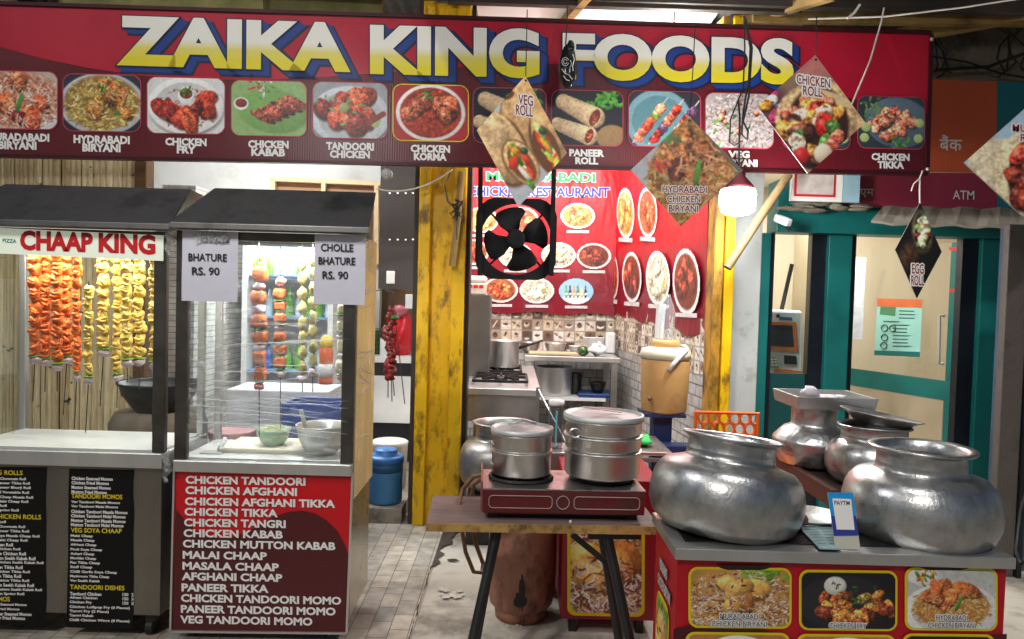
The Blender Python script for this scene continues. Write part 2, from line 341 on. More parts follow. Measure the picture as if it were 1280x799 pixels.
# ------------------------------------------------------------------ printed food pictures
def vn(h, w_, cells, rng):
    """isotropic filtered noise in 0..1 with features of about h / cells"""
    z = np.fft.rfft2(rng.standard_normal((h, w_))); fy = np.fft.fftfreq(h)[:, None] * h; fx = np.fft.rfftfreq(w_)[None] * h
    f = np.sqrt(fx * fx + fy * fy); q = np.fft.irfft2(z / (1 + (f / cells) ** 2) ** 1.2 * (f > .5), s=(h, w_)); q = q / (q.std() + 1e-9)
    return np.clip(.5 + .19 * q, 0, 1)
class Cv:
    def __init__(s, asp, h, col, seed):
        s.h = h; s.w = int(round(h * asp)); s.asp = asp; s.rng = np.random.default_rng(seed)
        s.a = np.ones((s.h, s.w, 3)) * np.array(col, float); s.X, s.Y = np.meshgrid((np.arange(s.w) + .5) / h, (np.arange(s.h) + .5) / h)
        s.n1 = vn(s.h, s.w, 9, s.rng); s.n2 = vn(s.h, s.w, 26, s.rng)
    def ell(s, cx, cy, rx, ry, col, ang=0, soft=.08, shade=0, wob=0, tex=.0, spec=0):
        m = max(rx, ry) * 1.4; i0 = max(0, int((cy - m) * s.h)); i1 = min(s.h, int((cy + m) * s.h) + 1); j0 = max(0, int((cx - m) * s.h)); j1 = min(s.w, int((cx + m) * s.h) + 1)
        if i1 <= i0 or j1 <= j0: return
        dx = s.X[i0:i1, j0:j1] - cx; dy = s.Y[i0:i1, j0:j1] - cy; ca, sa = math.cos(ang), math.sin(ang)
        u = (dx * ca + dy * sa) / rx; v = (-dx * sa + dy * ca) / ry; r = np.sqrt(u * u + v * v)
        if wob:
            th = np.arctan2(v, u); p = s.rng.random(3) * 6.28; r = r / (1 + wob * (np.sin(2 * th + p[0]) + .7 * np.sin(3 * th + p[1]) + .5 * np.sin(5 * th + p[2])))
        al = np.clip((1 - r) / soft, 0, 1)[..., None]; c = np.array(col, float)[None, None] * np.ones((*u.shape, 1))
        if shade:
            nz = np.sqrt(np.clip(1 - r * r, 0, 1)); lit = .35 * nz - .45 * dy / max(rx, ry) - .3 * dx / max(rx, ry); c = c * (1 + shade * (lit - .15))[..., None]
        if tex: c = c * (1 + tex * ((s.n1[i0:i1, j0:j1] - .5) + 1.2 * (s.n2[i0:i1, j0:j1] - .5)) * 2)[..., None]
        if spec:
            hx = dx / rx + .28; hy = dy / ry + .38; c = c + (spec * np.exp(-(hx * hx + hy * hy) * 14))[..., None]
        s.a[i0:i1, j0:j1] = s.a[i0:i1, j0:j1] * (1 - al) + c * al
    def stroke(s, x0, y0, x1, y1, wd, col):
        m = wd + .01; i0 = max(0, int((min(y0, y1) - m) * s.h)); i1 = min(s.h, int((max(y0, y1) + m) * s.h) + 1); j0 = max(0, int((min(x0, x1) - m) * s.h)); j1 = min(s.w, int((max(x0, x1) + m) * s.h) + 1)
        if i1 <= i0 or j1 <= j0: return
        px = s.X[i0:i1, j0:j1] - x0; py = s.Y[i0:i1, j0:j1] - y0; dx, dy = x1 - x0, y1 - y0; t = np.clip((px * dx + py * dy) / (dx * dx + dy * dy + 1e-9), 0, 1)
        d = np.sqrt((px - t * dx) ** 2 + (py - t * dy) ** 2); al = np.clip((wd - d) * s.h + .5, 0, 1)[..., None]
        s.a[i0:i1, j0:j1] = s.a[i0:i1, j0:j1] * (1 - al) + np.array(col, float) * al
    def rice(s, n, cx, cy, rx, ry, pal, ln=.07, wd=.012):
        for _ in range(n):
            t = s.rng.random() * 6.28; q = math.sqrt(s.rng.random()); x = cx + rx * q * math.cos(t); y = cy + ry * q * math.sin(t); a = s.rng.random() * 3.14; l = ln * (.5 + s.rng.random())
            c = np.array(pal[s.rng.integers(len(pal))]) * (.75 + .4 * s.rng.random()); s.stroke(x, y, x + l * math.cos(a), y + l * math.sin(a) * .8, wd * (.7 + .5 * s.rng.random()), c)
    def pieces(s, n, cx, cy, rx, ry, pal, r0=.08, r1=.14, el=1.5, spec=60, tex=.45):
        pts = sorted([(cy + ry * math.sqrt(s.rng.random()) * math.sin(t), cx + rx * math.sqrt(s.rng.random()) * math.cos(t)) for t in s.rng.random(n) * 6.28])
        for y, x in pts:
            r = r0 + (r1 - r0) * s.rng.random(); a = s.rng.random() * 3.14; c = np.array(pal[s.rng.integers(len(pal))]) * (.8 + .35 * s.rng.random())
            s.ell(x + .01, y + .025, r * el * 1.05, r * 1.05, np.array(c) * .25, a, .35); s.ell(x, y, r * el, r, c, a, .12, .9, .07, tex, spec)
    def leaves(s, n, cx, cy, r, pal=((60, 120, 40), (90, 150, 50), (40, 90, 30)), sz=.05):
        for _ in range(n):
            s.ell(cx + s.rng.normal() * r, cy + s.rng.normal() * r * .7, sz * (.6 + s.rng.random()), sz * .45, pal[s.rng.integers(len(pal))], s.rng.random() * 3.14, .2, .5)
    def plate(s, cx, cy, rx, ry, col, inner=.82):
        s.ell(cx + .02, cy + .04, rx * 1.03, ry * 1.03, np.array(s.a.mean((0, 1))) * .45, 0, .15); s.ell(cx, cy, rx, ry, col, 0, .04, .15); s.ell(cx, cy, rx * inner, ry * inner, np.array(col) * .9, 0, .05, -.15)
    def fin(s, grain=.1):
        s.a *= (1 + grain * (s.n2 - .5) + grain * (s.n1 - .5))[..., None]; return np.clip(s.a, 0, 255)
RICE = ((235, 215, 170), (225, 190, 120), (240, 228, 205), (214, 160, 90), (200, 120, 60)); RICEY = ((205, 180, 90), (225, 205, 120), (190, 150, 70), (150, 110, 50), (235, 220, 160))
RED = ((150, 35, 25), (175, 50, 30), (120, 25, 20), (190, 75, 40)); BRN = ((140, 75, 35), (165, 95, 45), (110, 55, 28), (185, 115, 55)); TAN = ((190, 120, 75), (205, 135, 90), (170, 95, 60)); PINK = ((205, 110, 85), (225, 140, 105), (185, 85, 65))
VEG = ((220, 60, 30), (240, 150, 40), (90, 150, 50), (235, 200, 70), (60, 120, 40))
def wrap(c, x, y, ln, wd, ang, col=(214, 168, 112), fill=VEG):
    ca, sa = math.cos(ang), math.sin(ang)
    for k in range(7):
        t = k / 6; c.ell(x + ca * ln * (t - .5), y + sa * ln * (t - .5), wd * (.75 + .3 * t), wd * (.75 + .3 * t), np.array(col) * (.9 + .1 * t), 0, .1, .55, 0, .07)
    ex, ey = x + ca * ln * .52, y + sa * ln * .52; c.ell(ex, ey, wd * .55, wd * 1.0, np.array(col) * 1.1, ang, .08, .2, 0, .1); c.ell(ex, ey, wd * .44, wd * .85, (120, 50, 30), ang, .1)
    for _ in range(12):
        q = c.rng.random() * 6.28; f = c.rng.random() * .7; c.ell(ex + wd * .35 * f * math.cos(q), ey + wd * .75 * f * math.sin(q), wd * .22, wd * .13, fill[c.rng.integers(len(fill))], c.rng.random() * 3, .2, .7, .05, .3, 40)
def food(kind, asp, h=60, seed=1):
    A = asp
    if kind == 'muradabadi':
        c = Cv(A, h, (200, 185, 170), seed); c.plate(A / 2, .6, .62 * A, .6, (232, 232, 236)); c.ell(A / 2, .5, .6 * A, .55, (190, 110, 75), 0, .2); c.rice(330, A / 2, .5, .6 * A, .5, ((238, 215, 195), (225, 170, 140), (205, 110, 75), (245, 235, 225)), .075, .009); c.rice(300, A / 2, .5, .6 * A, .5, ((238, 215, 195), (215, 130, 95), (245, 235, 225)), .07, .008); c.pieces(8, A / 2, .5, .45 * A, .4, RED[1:] + TAN, .1, .17); c.rice(120, A / 2, .6, .55 * A, .4, ((240, 225, 210), (225, 160, 130)), .08, .012); c.ell(A * .52, .55, .045, .19, (70, 130, 50), .3, .1, .8)
    elif kind == 'hyd':
        c = Cv(A, h, (35, 38, 60), seed); c.plate(A / 2, .52, .56 * A, .56, (195, 198, 205), .93); c.ell(A / 2, .5, .5 * A, .5, (150, 115, 50), 0, .1); c.rice(420, A / 2, .5, .48 * A, .47, RICEY, .08, .012); c.pieces(6, A * .55, .52, .3 * A, .3, BRN, .1, .17); c.rice(160, A / 2, .58, .46 * A, .38, RICEY, .07, .011); c.leaves(6, A * .5, .22, .05); c.leaves(4, A * .7, .68, .04)
    elif kind == 'fry':
        c = Cv(A, h, (226, 226, 224), seed); c.plate(A / 2, .5, .5 * A, .52, (242, 242, 240)); c.pieces(14, A / 2, .55, .34 * A, .3, RED, .09, .15, 1.7); c.rice(60, A / 2, .55, .42 * A, .36, ((150, 60, 40), (190, 100, 70)), .04, .012); c.ell(A / 2, .32, .15, .16, (240, 240, 238), 0, .06, .2); c.ell(A / 2, .28, .12, .1, (120, 30, 25)); c.leaves(8, A / 2, .24, .05)
    elif kind == 'kabab':
        c = Cv(A, h, (150, 185, 120), seed); c.ell(A * .55, .55, .5 * A, .42, (120, 165, 90), .15, .1, .2); c.leaves(30, A * .4, .1, .12, ((200, 60, 70), (90, 150, 60), (230, 210, 215)))
        for k in range(6): c.ell(A * (.42 + .09 * k), .66 - .055 * k, .27, .075, (120 + 8 * (k % 3), 62, 48), .45, .1, .9, .03, .5, 40)
        c.ell(A * .13, .42, .14, .12, (238, 238, 235)); c.ell(A * .13, .41, .11, .085, (130, 50, 30), 0, .1, .4)
    elif kind == 'tandoori':
        c = Cv(A, h, (160, 165, 170), seed); c.plate(A * .5, .6, .55 * A, .55, (205, 212, 218)); c.pieces(11, A * .48, .5, .36 * A, .34, ((160, 60, 40), (185, 80, 50), (120, 40, 30)), .13, .21, 1.3); c.leaves(14, A * .45, .5, .2, ((90, 150, 90), (120, 170, 100)), .05); c.ell(A * .42, .45, .09, .09, (150, 170, 110), 0, .1, .3); c.ell(A * .85, .7, .08, .11, (160, 185, 120), .4, .1, .3); c.stroke(A * .75, .72, A * .95, .55, .05, (140, 60, 40))
    elif kind == 'korma':
        c = Cv(A, h, (170, 40, 40), seed); c.ell(A / 2, .5, .47 * A, .52, (236, 230, 226), 0, .03, .2); c.ell(A / 2, .5, .42 * A, .46, (160, 55, 35), 0, .04, .2, 0, .3); c.pieces(9, A / 2, .52, .3 * A, .3, ((175, 85, 55), (190, 100, 65), (140, 60, 40)), .11, .17, 1.4); c.leaves(8, A * .45, .2, .07)
    elif kind == 'rolls':
        c = Cv(A, h, (30, 30, 42), seed); c.leaves(40, A * .72, .18, .13, ((60, 130, 40), (90, 170, 60)), .07); c.ell(A * .85, .85, .3, .25, (150, 120, 80), 0, .1, .3)
        wrap(c, A * .38, .35, .62, .2, .45, (208, 176, 136), RED + TAN); wrap(c, A * .3, .72, .6, .17, .35, (214, 182, 142), RED + TAN)
    elif kind == 'skewers':
        c = Cv(A, h, (48, 44, 55), seed); c.ell(A * .42, .55, .62, .6, (120, 160, 170), 0, .05, .2); c.ell(A * .42, .55, .5, .48, (95, 140, 150), 0, .05)
        for k in range(3):
            x0, y0 = A * (.12 + .22 * k), .84 + .02 * k; c.stroke(x0 - .08, y0 + .1, x0 + .55, y0 - .72, .012, (200, 200, 195))
            for j in range(6): c.ell(x0 + .08 * j + .03, y0 - .105 * j, .115, .09, (PINK + RED + ((90, 60, 90), (110, 120, 60)))[(k * 3 + j * 2) % 9], -.9, .1, .9, .08, .4, 70)
    elif kind == 'vegbir':
        c = Cv(A, h, (180, 165, 165), seed); c.rice(800, A / 2, .5, .56 * A, .56, ((205, 195, 192), (180, 165, 160), (222, 216, 214), (150, 130, 124), (120, 96, 90)), .08, .009); c.leaves(14, A * .3, .6, .25); c.pieces(8, A * .5, .4, .4 * A, .3, PINK, .03, .05, 1.2)
    elif kind == 'tikka':
        c = Cv(A, h, (50, 58, 66), seed); c.ell(A * .6, .5, .5 * A, .5, (90, 110, 125), .1, .05, .2); c.leaves(40, A * .3, .25, .2, ((110, 140, 90), (80, 110, 70))); c.pieces(30, A * .52, .52, .3 * A, .28, PINK, .06, .1, 1.3); [c.ell(A * q, p, .09, .09, (170, 190, 120), 0, .08, .2) for q, p in ((.12, .6), (.1, .8), (.9, .8), (.92, .5))]; c.leaves(12, A * .6, .9, .12)
    elif kind == 'cb':
        c = Cv(A, h, (190, 150, 70), seed); c.ell(A / 2, .5, .6 * A, .6, (206, 150, 80), 0, .1, .1); c.ell(A * .62, .05, .2, .14, (150, 190, 60), 0, .1, .3); c.leaves(20, A * .8, .1, .1, ((90, 150, 40), (120, 170, 60)), .07); c.rice(430, A / 2, .6, .55 * A, .5, ((245, 235, 220), (235, 205, 160), (190, 110, 60), (150, 70, 40), (250, 245, 240)), .075, .0075); c.rice(500, A / 2, .55, .6 * A, .55, ((245, 235, 220), (225, 180, 120), (150, 70, 40), (250, 245, 240), (90, 45, 30)), .06, .0075); c.pieces(5, A * .5, .45, .3 * A, .24, ((232, 170, 84), (238, 180, 98), (206, 130, 60)), .14, .2, 1.4, 60, .1); c.leaves(7, A * .4, .3, .2, ((120, 60, 40), (90, 40, 30)), .04); c.rice(260, A / 2, .75, .55 * A, .35, ((250, 245, 238), (240, 225, 200), (140, 60, 40)), .07, .0075)
    elif kind == 'blackfry':
        c = Cv(A, h, (28, 27, 30), seed); c.ell(A * .45, .55, .5 * A, .5, (40, 40, 44), 0, .05, .3); c.ell(A * .36, .24, .2, .17, (215, 215, 205), 0, .06, .3); c.ell(A * .36, .22, .16, .12, (238, 236, 226), 0, .06, .1); c.leaves(8, A * .36, .22, .05, ((120, 40, 40), (60, 60, 60)), .025); c.pieces(26, A * .52, .62, .42 * A, .3, ((190, 110, 50), (222, 150, 70), (140, 66, 34), (120, 50, 30)), .07, .13, 1.6, 70); c.leaves(24, A * .6, .45, .14, ((60, 110, 50), (40, 80, 35)), .04)
    elif kind == 'hydb':
        c = Cv(A, h, (205, 205, 200), seed); c.ell(A * .2, .12, .3, .16, (235, 235, 232), 0, .05, .2); c.leaves(26, A * .2, .1, .09, ((90, 140, 50), (200, 60, 40), (230, 170, 50)), .05); c.plate(A / 2, .7, .56 * A, .5, (238, 238, 236)); c.ell(A / 2, .62, .44 * A, .4, (190, 130, 65), 0, .1, .2); c.rice(380, A / 2, .62, .45 * A, .38, ((225, 175, 95), (240, 205, 130), (200, 130, 60)), .06, .008); c.rice(300, A / 2, .66, .45 * A, .34, ((225, 175, 95), (245, 215, 150), (185, 100, 50)), .06, .0075); c.pieces(7, A * .5, .42, .28 * A, .14, ((180, 85, 45), (195, 105, 55)), .08, .12, 2.4, 50, .25); c.rice(90, A / 2, .55, .4 * A, .2, ((235, 190, 110), (245, 215, 150)), .06, .0075); c.ell(A * .58, .58, .035, .14, (70, 130, 50), .4, .1, .8)
    elif kind == 'bowl':
        c = Cv(A, h, (190, 130, 70), seed); c.ell(A * .5, .5, .4 * A, .5, (240, 238, 232), 0, .04, .25); c.ell(A * .5, .48, .34 * A, .4, (150, 60, 35), 0, .05, .2, 0, .3); c.pieces(9, A * .5, .45, .25 * A, .25, BRN, .08, .13)
    elif kind == 'green':
        c = Cv(A, h, (28, 30, 32), seed); c.ell(A * .5, .55, .45 * A, .5, (175, 200, 130), 0, .04, .25); c.ell(A * .5, .55, .38 * A, .4, (120, 150, 80), 0, .05, .2, 0, .3); c.pieces(9, A * .5, .5, .25 * A, .25, ((220, 210, 190), (170, 180, 120)), .08, .13)
    elif kind == 'vegroll':
        c = Cv(A, h, (200, 206, 212), seed); T1 = (205, 160, 108); T2 = (222, 180, 128)
        c.ell(.36, .16, .13, .24, T1, .1, .06, .5, .05, .1); c.ell(.37, .33, .2, .31, (120, 80, 50), -.1, .12); c.ell(.37, .32, .19, .3, (212, 166, 112), -.1, .05, .5, .04, .1); c.ell(.24, .15, .06, .035, (110, 55, 35), -.5, .3)
        c.ell(.55, .51, .145, .275, (110, 70, 44), -.35, .12); c.ell(.55, .5, .13, .26, T1, -.35, .06, .5, .04, .1); c.ell(.53, .56, .1, .2, (120, 70, 40), -.35, .1)
        for k in range(16):
            t = c.rng.random(); x = .45 + .16 * t; y = .38 + .3 * t + .05 * c.rng.normal() * .6; c.ell(x, y, .085, .022, (VEG + ((150, 190, 90), (235, 220, 150)))[k % 7], 1.0 + .3 * c.rng.normal(), .2, .8, .05, .2, 40)
        c.ell(.5, .42, .035, .03, (45, 80, 40), .4, .15, .8, 0, 0, 50)
        c.ell(.21, .565, .185, .315, (116, 76, 46), -.42, .1); c.ell(.2, .55, .17, .3, T2, -.42, .05, .55, .03, .12); c.ell(.14, .42, .11, .14, (226, 188, 138), -.6, .1, .3, .05, .12); c.ell(.335, .655, .125, .205, (150, 104, 64), -.6, .1); c.ell(.34, .66, .11, .19, (226, 186, 132), -.6, .06, .4, 0, .15); c.ell(.345, .67, .085, .165, (140, 80, 45), -.6, .1)
        for k in range(18):
            t = c.rng.random(); x = .27 + .15 * t; y = .56 + .22 * t + .04 * c.rng.normal(); c.ell(x, y, .075, .022, (VEG + ((150, 190, 90), (240, 235, 215), (235, 120, 50)))[k % 8], .9 + .3 * c.rng.normal(), .2, .8, .05, .2, 40)
        c.ell(.36, .57, .035, .03, (45, 80, 40), .4, .15, .8, 0, 0, 50); c.ell(.28, .66, .035, .06, (215, 60, 35), .3, .15, .7)
    elif kind == 'chickenroll':
        c = Cv(A, h, (150, 120, 100), seed); c.ell(.45, .1, .2, .16, (190, 120, 110), 0, .4); c.ell(.1, .42, .22, .2, (110, 70, 80), 0, .4); c.pieces(10, .15, .42, .12, .12, ((235, 140, 50), (200, 60, 110), (240, 220, 190), (80, 70, 130)), .03, .06)
        c.ell(.52, .6, .36, .42, (214, 178, 130), .15, .05, .4, .04, .2); c.ell(.5, .62, .28, .37, (60, 34, 28), .1, .1); c.ell(.62, .36, .24, .05, (228, 200, 150), .35, .2)
        c.pieces(34, .46, .6, .25, .3, PINK + ((160, 70, 50), (238, 215, 190), (200, 40, 30), (80, 45, 35), (70, 120, 50), (228, 150, 70), (225, 190, 160)), .045, .085, 1.4, 90); c.ell(.37, .85, .07, .08, (190, 40, 45), 0, .15, .7, 0, 0, 60); c.ell(.55, .83, .08, .09, (225, 205, 180), .3, .12, .6)
    elif kind == 'hydcard':
        c = Cv(A, h, (186, 192, 196), seed); c.ell(.55, .56, .44, .46, (165, 120, 58), .2, .08, .2, .08, .3); c.ell(.52, .2, .16, .2, (170, 120, 60), .3, .15, .3, .05, .3)
        c.rice(520, .56, .62, .4, .36, ((210, 170, 95), (190, 140, 70), (225, 195, 130), (165, 70, 45), (150, 110, 60)), .08, .009); c.pieces(9, .5, .34, .18, .18, ((150, 82, 42), (170, 102, 52), (120, 62, 34)), .07, .13, 1.6); c.ell(.42, .48, .09, .13, (95, 45, 28), .2, .2, .6, .05, .3)
        c.rice(120, .66, .5, .25, .3, ((215, 150, 110), (200, 120, 80), (225, 185, 130)), .09, .009); c.leaves(10, .35, .22, .05, ((110, 140, 70), (80, 120, 50)), .05); c.ell(.6, .52, .028, .14, (80, 140, 55), .15, .1, .8); c.leaves(10, .27, .45, .05, ((200, 60, 50), (215, 110, 60)), .04)
    elif kind == 'eggroll':
        c = Cv(A, h, (20, 18, 18), seed); c.ell(.14, .55, .13, .2, (62, 42, 30), .3, .5, .5, 0, .3); c.ell(.28, .3, .12, .25, (110, 102, 76), -.1, .25, .4, 0, .3); c.ell(.28, .3, .08, .2, (40, 30, 24), -.1, .2); c.pieces(22, .28, .3, .06, .15, ((160, 165, 120), (120, 45, 40), (90, 110, 60), (190, 185, 160)), .025, .045)
    elif kind == 'muttonroll':
        c = Cv(A, h, (176, 204, 224), seed); c.ell(.42, .6, .42, .3, (205, 190, 160), .15, .08, .4, .05, .1); c.ell(.55, .6, .3, .4, (224, 204, 165), .2, .06, .3, 0, .15); c.ell(.6, .62, .24, .34, (55, 26, 22), .1, .1); c.pieces(26, .62, .62, .2, .28, ((130, 50, 35), (95, 35, 28), (165, 80, 50), (190, 60, 45)), .05, .09)
    elif kind == 'mini':
        pals = (((225, 150, 70), (240, 190, 110), (205, 110, 50)), ((235, 220, 170), (245, 235, 200), (220, 200, 130)), ((110, 40, 25), (140, 60, 35), (85, 32, 22)), ((180, 70, 40), (210, 110, 60), (150, 45, 30)), ((210, 180, 90), (230, 205, 130), (190, 160, 70)))
        c = Cv(A, h, (238, 232, 226), seed); p = pals[seed % 5]; c.ell(A / 2, .5, A * .44, .43, np.array(p[1]) * .8, 0, .06, .2, 0, .3); c.pieces(14, A / 2, .5, A * .3, .27, p, .07, .13, 1.4)
    elif kind == 'drinks':
        c = Cv(A, h, (150, 195, 225), seed); c.ell(A / 2, .85, A * .5, .2, (225, 235, 240), 0, .2)
        for k, col in enumerate(((90, 140, 60), (40, 25, 25), (235, 140, 40), (70, 110, 60), (230, 190, 60), (40, 30, 50))):
            x = A * (.22 + .11 * k); c.ell(x, .58, .055, .2, col, 0, .15, .6); c.ell(x, .34, .022, .1, col, 0, .2); c.ell(x, .6, .055, .06, (230, 225, 215), 0, .2)
    return c.fin()

def card_print(P, corners, img, off, parent, n=64):
    """a square card hung by a corner: corners are top, right, bottom, left in photo pixels; the picture is upright"""
    (tx, ty), (rx, ry), (bx, by), (lx, ly) = corners; x0 = min(lx, tx, bx); x1 = max(rx, tx, bx); y0, y1 = ty, by
    s = np.linspace(0, 1, n); S, T = np.meshgrid(s, s)
    PX = lx + (tx - lx) * S + (bx - lx) * T; PY = ly + (ty - ly) * S + (by - ly) * T
    H_, W_, _ = img.shape; fx = np.clip((PX - x0) / (x1 - x0) * (W_ - 1), 0, W_ - 1.001); fy = np.clip((PY - y0) / (y1 - y0) * (H_ - 1), 0, H_ - 1.001)
    i = fy.astype(int); j = fx.astype(int); a = (fy - i)[..., None]; b = (fx - j)[..., None]
    im = (img[i, j] * (1 - b) + img[i, j + 1] * b) * (1 - a) + (img[i + 1, j] * (1 - b) + img[i + 1, j + 1] * b) * a
    return print_on(P, (lx, ly), (tx, ty), (bx, by), im, off, parent, 'printed_picture', 'full')

# ================================================================== materials used below
STEEL = mat('stainless', (.60, .60, .58), .36, .82, .1, 5, .12, 60, stretch=(1, 1, .15), rvar=.1)
STEELD = mat('stainless_dull', (.40, .39, .37), .38, 1, .18, 4, .1, 50, dirt=L(70, 62, 52), damt=.25)
CASEM = mat('case_frame', (.085, .078, .07), .38, .6, .35, 6)
ALU = mat('aluminium', (.50, .50, .49), .33, .92, .16, 30, .10, 130, dirt=(.30, .295, .285), dscale=38, damt=.16, rvar=.16, stretch=(1, 1, .8))
ALUD = mat('aluminium_dark', (.42, .42, .41), .42, 1, .25, 9, .2, 26, dirt=(.16, .155, .15), dscale=5, damt=.5)
BLACK = mat('black_paint', (.012, .012, .013), .42, 0, .3, 8)
BLACKR = mat('black_rubber', (.01, .01, .01), .6)
IRON = mat('cast_iron', (.015, .014, .014), .55, .3, .3, 20, .2, 60)
YEL = mat('yellow_paint', L(240, 188, 8), .42, 0, .16, 5, .3, 18, dirt=L(84, 54, 22), dscale=13, damt=.46, stretch=(1, 1, .45))
YELD = mat('yellow_paint_old', L(180, 130, 30), .6, 0, .25, 7, .25, 18, dirt=L(70, 50, 26), dscale=8, damt=.6, stretch=(1, 1, .45))
WHITEP = mat('white_paint', L(232, 232, 226), .55, 0, .05, 3, dirt=L(190, 186, 175), dscale=2, damt=.25)
WHITEPL = mat('white_plastic', L(232, 232, 230), .35, 0, .05)
PAPER = mat('paper', L(214, 212, 224), .75, 0, .05, 9, .25, 5)
INK = mat('black_ink', L(28, 28, 30), .7)
WHITEINK = mat('white_ink', L(240, 238, 234), .5, 0, .03)
MAROON = mat('maroon_print', L(92, 14, 26), .38, 0, .12, 2.5)
CRIMSON = mat('crimson_print', L(176, 16, 46), .36, 0, .1, 2.5)
REDP = mat('red_print', L(200, 8, 22), .38, 0, .08, 2.5)
DARKRED = mat('dark_red_print', L(78, 14, 20), .4, 0, .1, 2.5)
YELINK = mat('yellow_ink', L(238, 214, 30), .5, 0, .04)
BLUEINK = mat('blue_ink', L(14, 56, 134), .45, 0, .12, 3)
NAVYINK = mat('navy_ink', L(14, 18, 52), .45)
REDINK = mat('red_ink', L(206, 26, 34), .5, 0, .05)
MARINK = mat('maroon_ink', L(128, 18, 36), .5, 0, .05)
TEAL = mat('teal_paint', L(16, 104, 101), .42, 0, .14, 3, .06, 20, dirt=L(18, 78, 76), dscale=3, damt=.2)
NAVYF = mat('navy_frame', L(20, 26, 36), .4, .2)
WOOD = mat('worn_wood', L(126, 104, 100), .6, 0, .3, 4, .3, 20, dirt=L(74, 52, 44), dscale=4, damt=.45, stretch=(.35, 1.6, 1))
WOODEDGE = mat('raw_wood_edge', L(176, 140, 78), .7, 0, .3, 12, .4, 30, dirt=L(70, 48, 28), dscale=14, damt=.5)
BEAMW = mat('beam_wood', L(158, 128, 74), .75, 0, .3, 5, .4, 16, dirt=L(80, 56, 26), dscale=3, damt=.4)
DARKW = mat('dark_board', L(58, 50, 44), .75, 0, .35, 3, .2, 10)
CONC = mat('concrete_wall', L(128, 120, 106), .9, 0, .3, 3, .5, 14, dirt=L(70, 66, 58), dscale=3, damt=.5)
GREYW = mat('grey_wall', L(196, 200, 198), .75, 0, .08, 3, .15, 16, dirt=L(140, 140, 132), dscale=5, damt=.3)
STRING = mat('string', L(214, 208, 196), .8)
ROPEB = mat('black_cable', (.01, .01, .011), .5)
GLASS = glass_mat('glass', tint=(.95, .97, .96))
FILMG = glass_mat('film_over_glass', tint=(.93, .95, .95), refl=1, rough=.10, bump=.9, bscale=3.2, stretch=(2, 1, 9), milk=.05, milkcol=(.85, .86, .88))

# ================================================================== ground
g = MB().poly([(-40, -30, 0), (40, -30, 0), (40, 50, 0), (-40, 50, 0)]).build('ground', mat('street_concrete', L(188, 180, 166), .8, 0, .16, 1.6, .35, 30, dirt=L(112, 102, 88), dscale=2.1, damt=.5), loc=(0, 0, 0)); tag(g, 'worn beige concrete ground in front of the stall', 'ground', kind='structure')
pvr = at(527, 799, 3).x
pts = [floor_at(300, 799, .004), floor_at(521, 805, .004), floor_at(537, 667, .004), floor_at(440, 650, .004)]
pm = brick_mat('paving_tiles', L(192, 180, 162), L(160, 154, 144), L(108, 98, 86), 4.1, .62, .36, .009, .6, .5, 'YX', dirt=L(120, 104, 84))
px1 = floor_at(528, 735).x
o = MB().poly([(-3.4, 1.2, .004), (px1, 1.2, .004), (px1 + .03, 4.62, .004), (-3.4, 4.62, .004)]).build('pavement', pm, loc=(px1, 3, 0)); tag(o, 'grey and beige stone paving tiles beside the cart', 'pavement', kind='structure')
cm = mat('seam_dirt', L(66, 56, 48), .95, 0, .4, 20, .6, 30)
rng = random.Random(4); mb = MB(); P1 = []; P2 = []
for k in range(80):
    y = 1.3 + (4.75 - 1.3) * k / 79; q = .02 if y > 3.9 else .004
    P1.append((px1 - .008 + .03 * max(0, (y - 1.2) / 3.4), y, .008)); P2.append((px1 + q + rng.uniform(0, .035) * (1.6 if y > 3.9 else .5) + max(0, y - 4.1) * .2, y, .008))
mb.add(P1 + P2, [(i, i + 80, i + 81, i + 1) for i in range(79)])
o = mb.build('seam', cm, loc=(px1, 3, 0)); tag(o, 'dark broken mortar seam between tiles and concrete', 'seam', kind='structure')
o = MB().box(-3.4, -.68, 4.62, 7.6, 0, .1).build('raised_floor', mat('step_stone', L(140, 130, 116), .8, 0, .25, 4, .3, 20, dirt=L(80, 70, 60), dscale=5, damt=.5), loc=(-1.5, 5, 0)); tag(o, 'raised stone floor under the blue drum', 'floor', kind='structure')
o = MB().poly([(-.66, 4.9, .006), (1.42, 4.9, .006), (1.42, 7.7, .006), (-.66, 7.7, .006)]).build('kitchen_floor', brick_mat('kitchen_floor_tiles', L(110, 106, 100), L(92, 90, 86), L(50, 46, 42), 2.2, .5, .5, .01, .5, 0, 'XY', dirt=L(60, 52, 46)), loc=(.3, 6, 0)); tag(o, 'dark tiled floor inside the kitchen', 'floor', kind='structure')

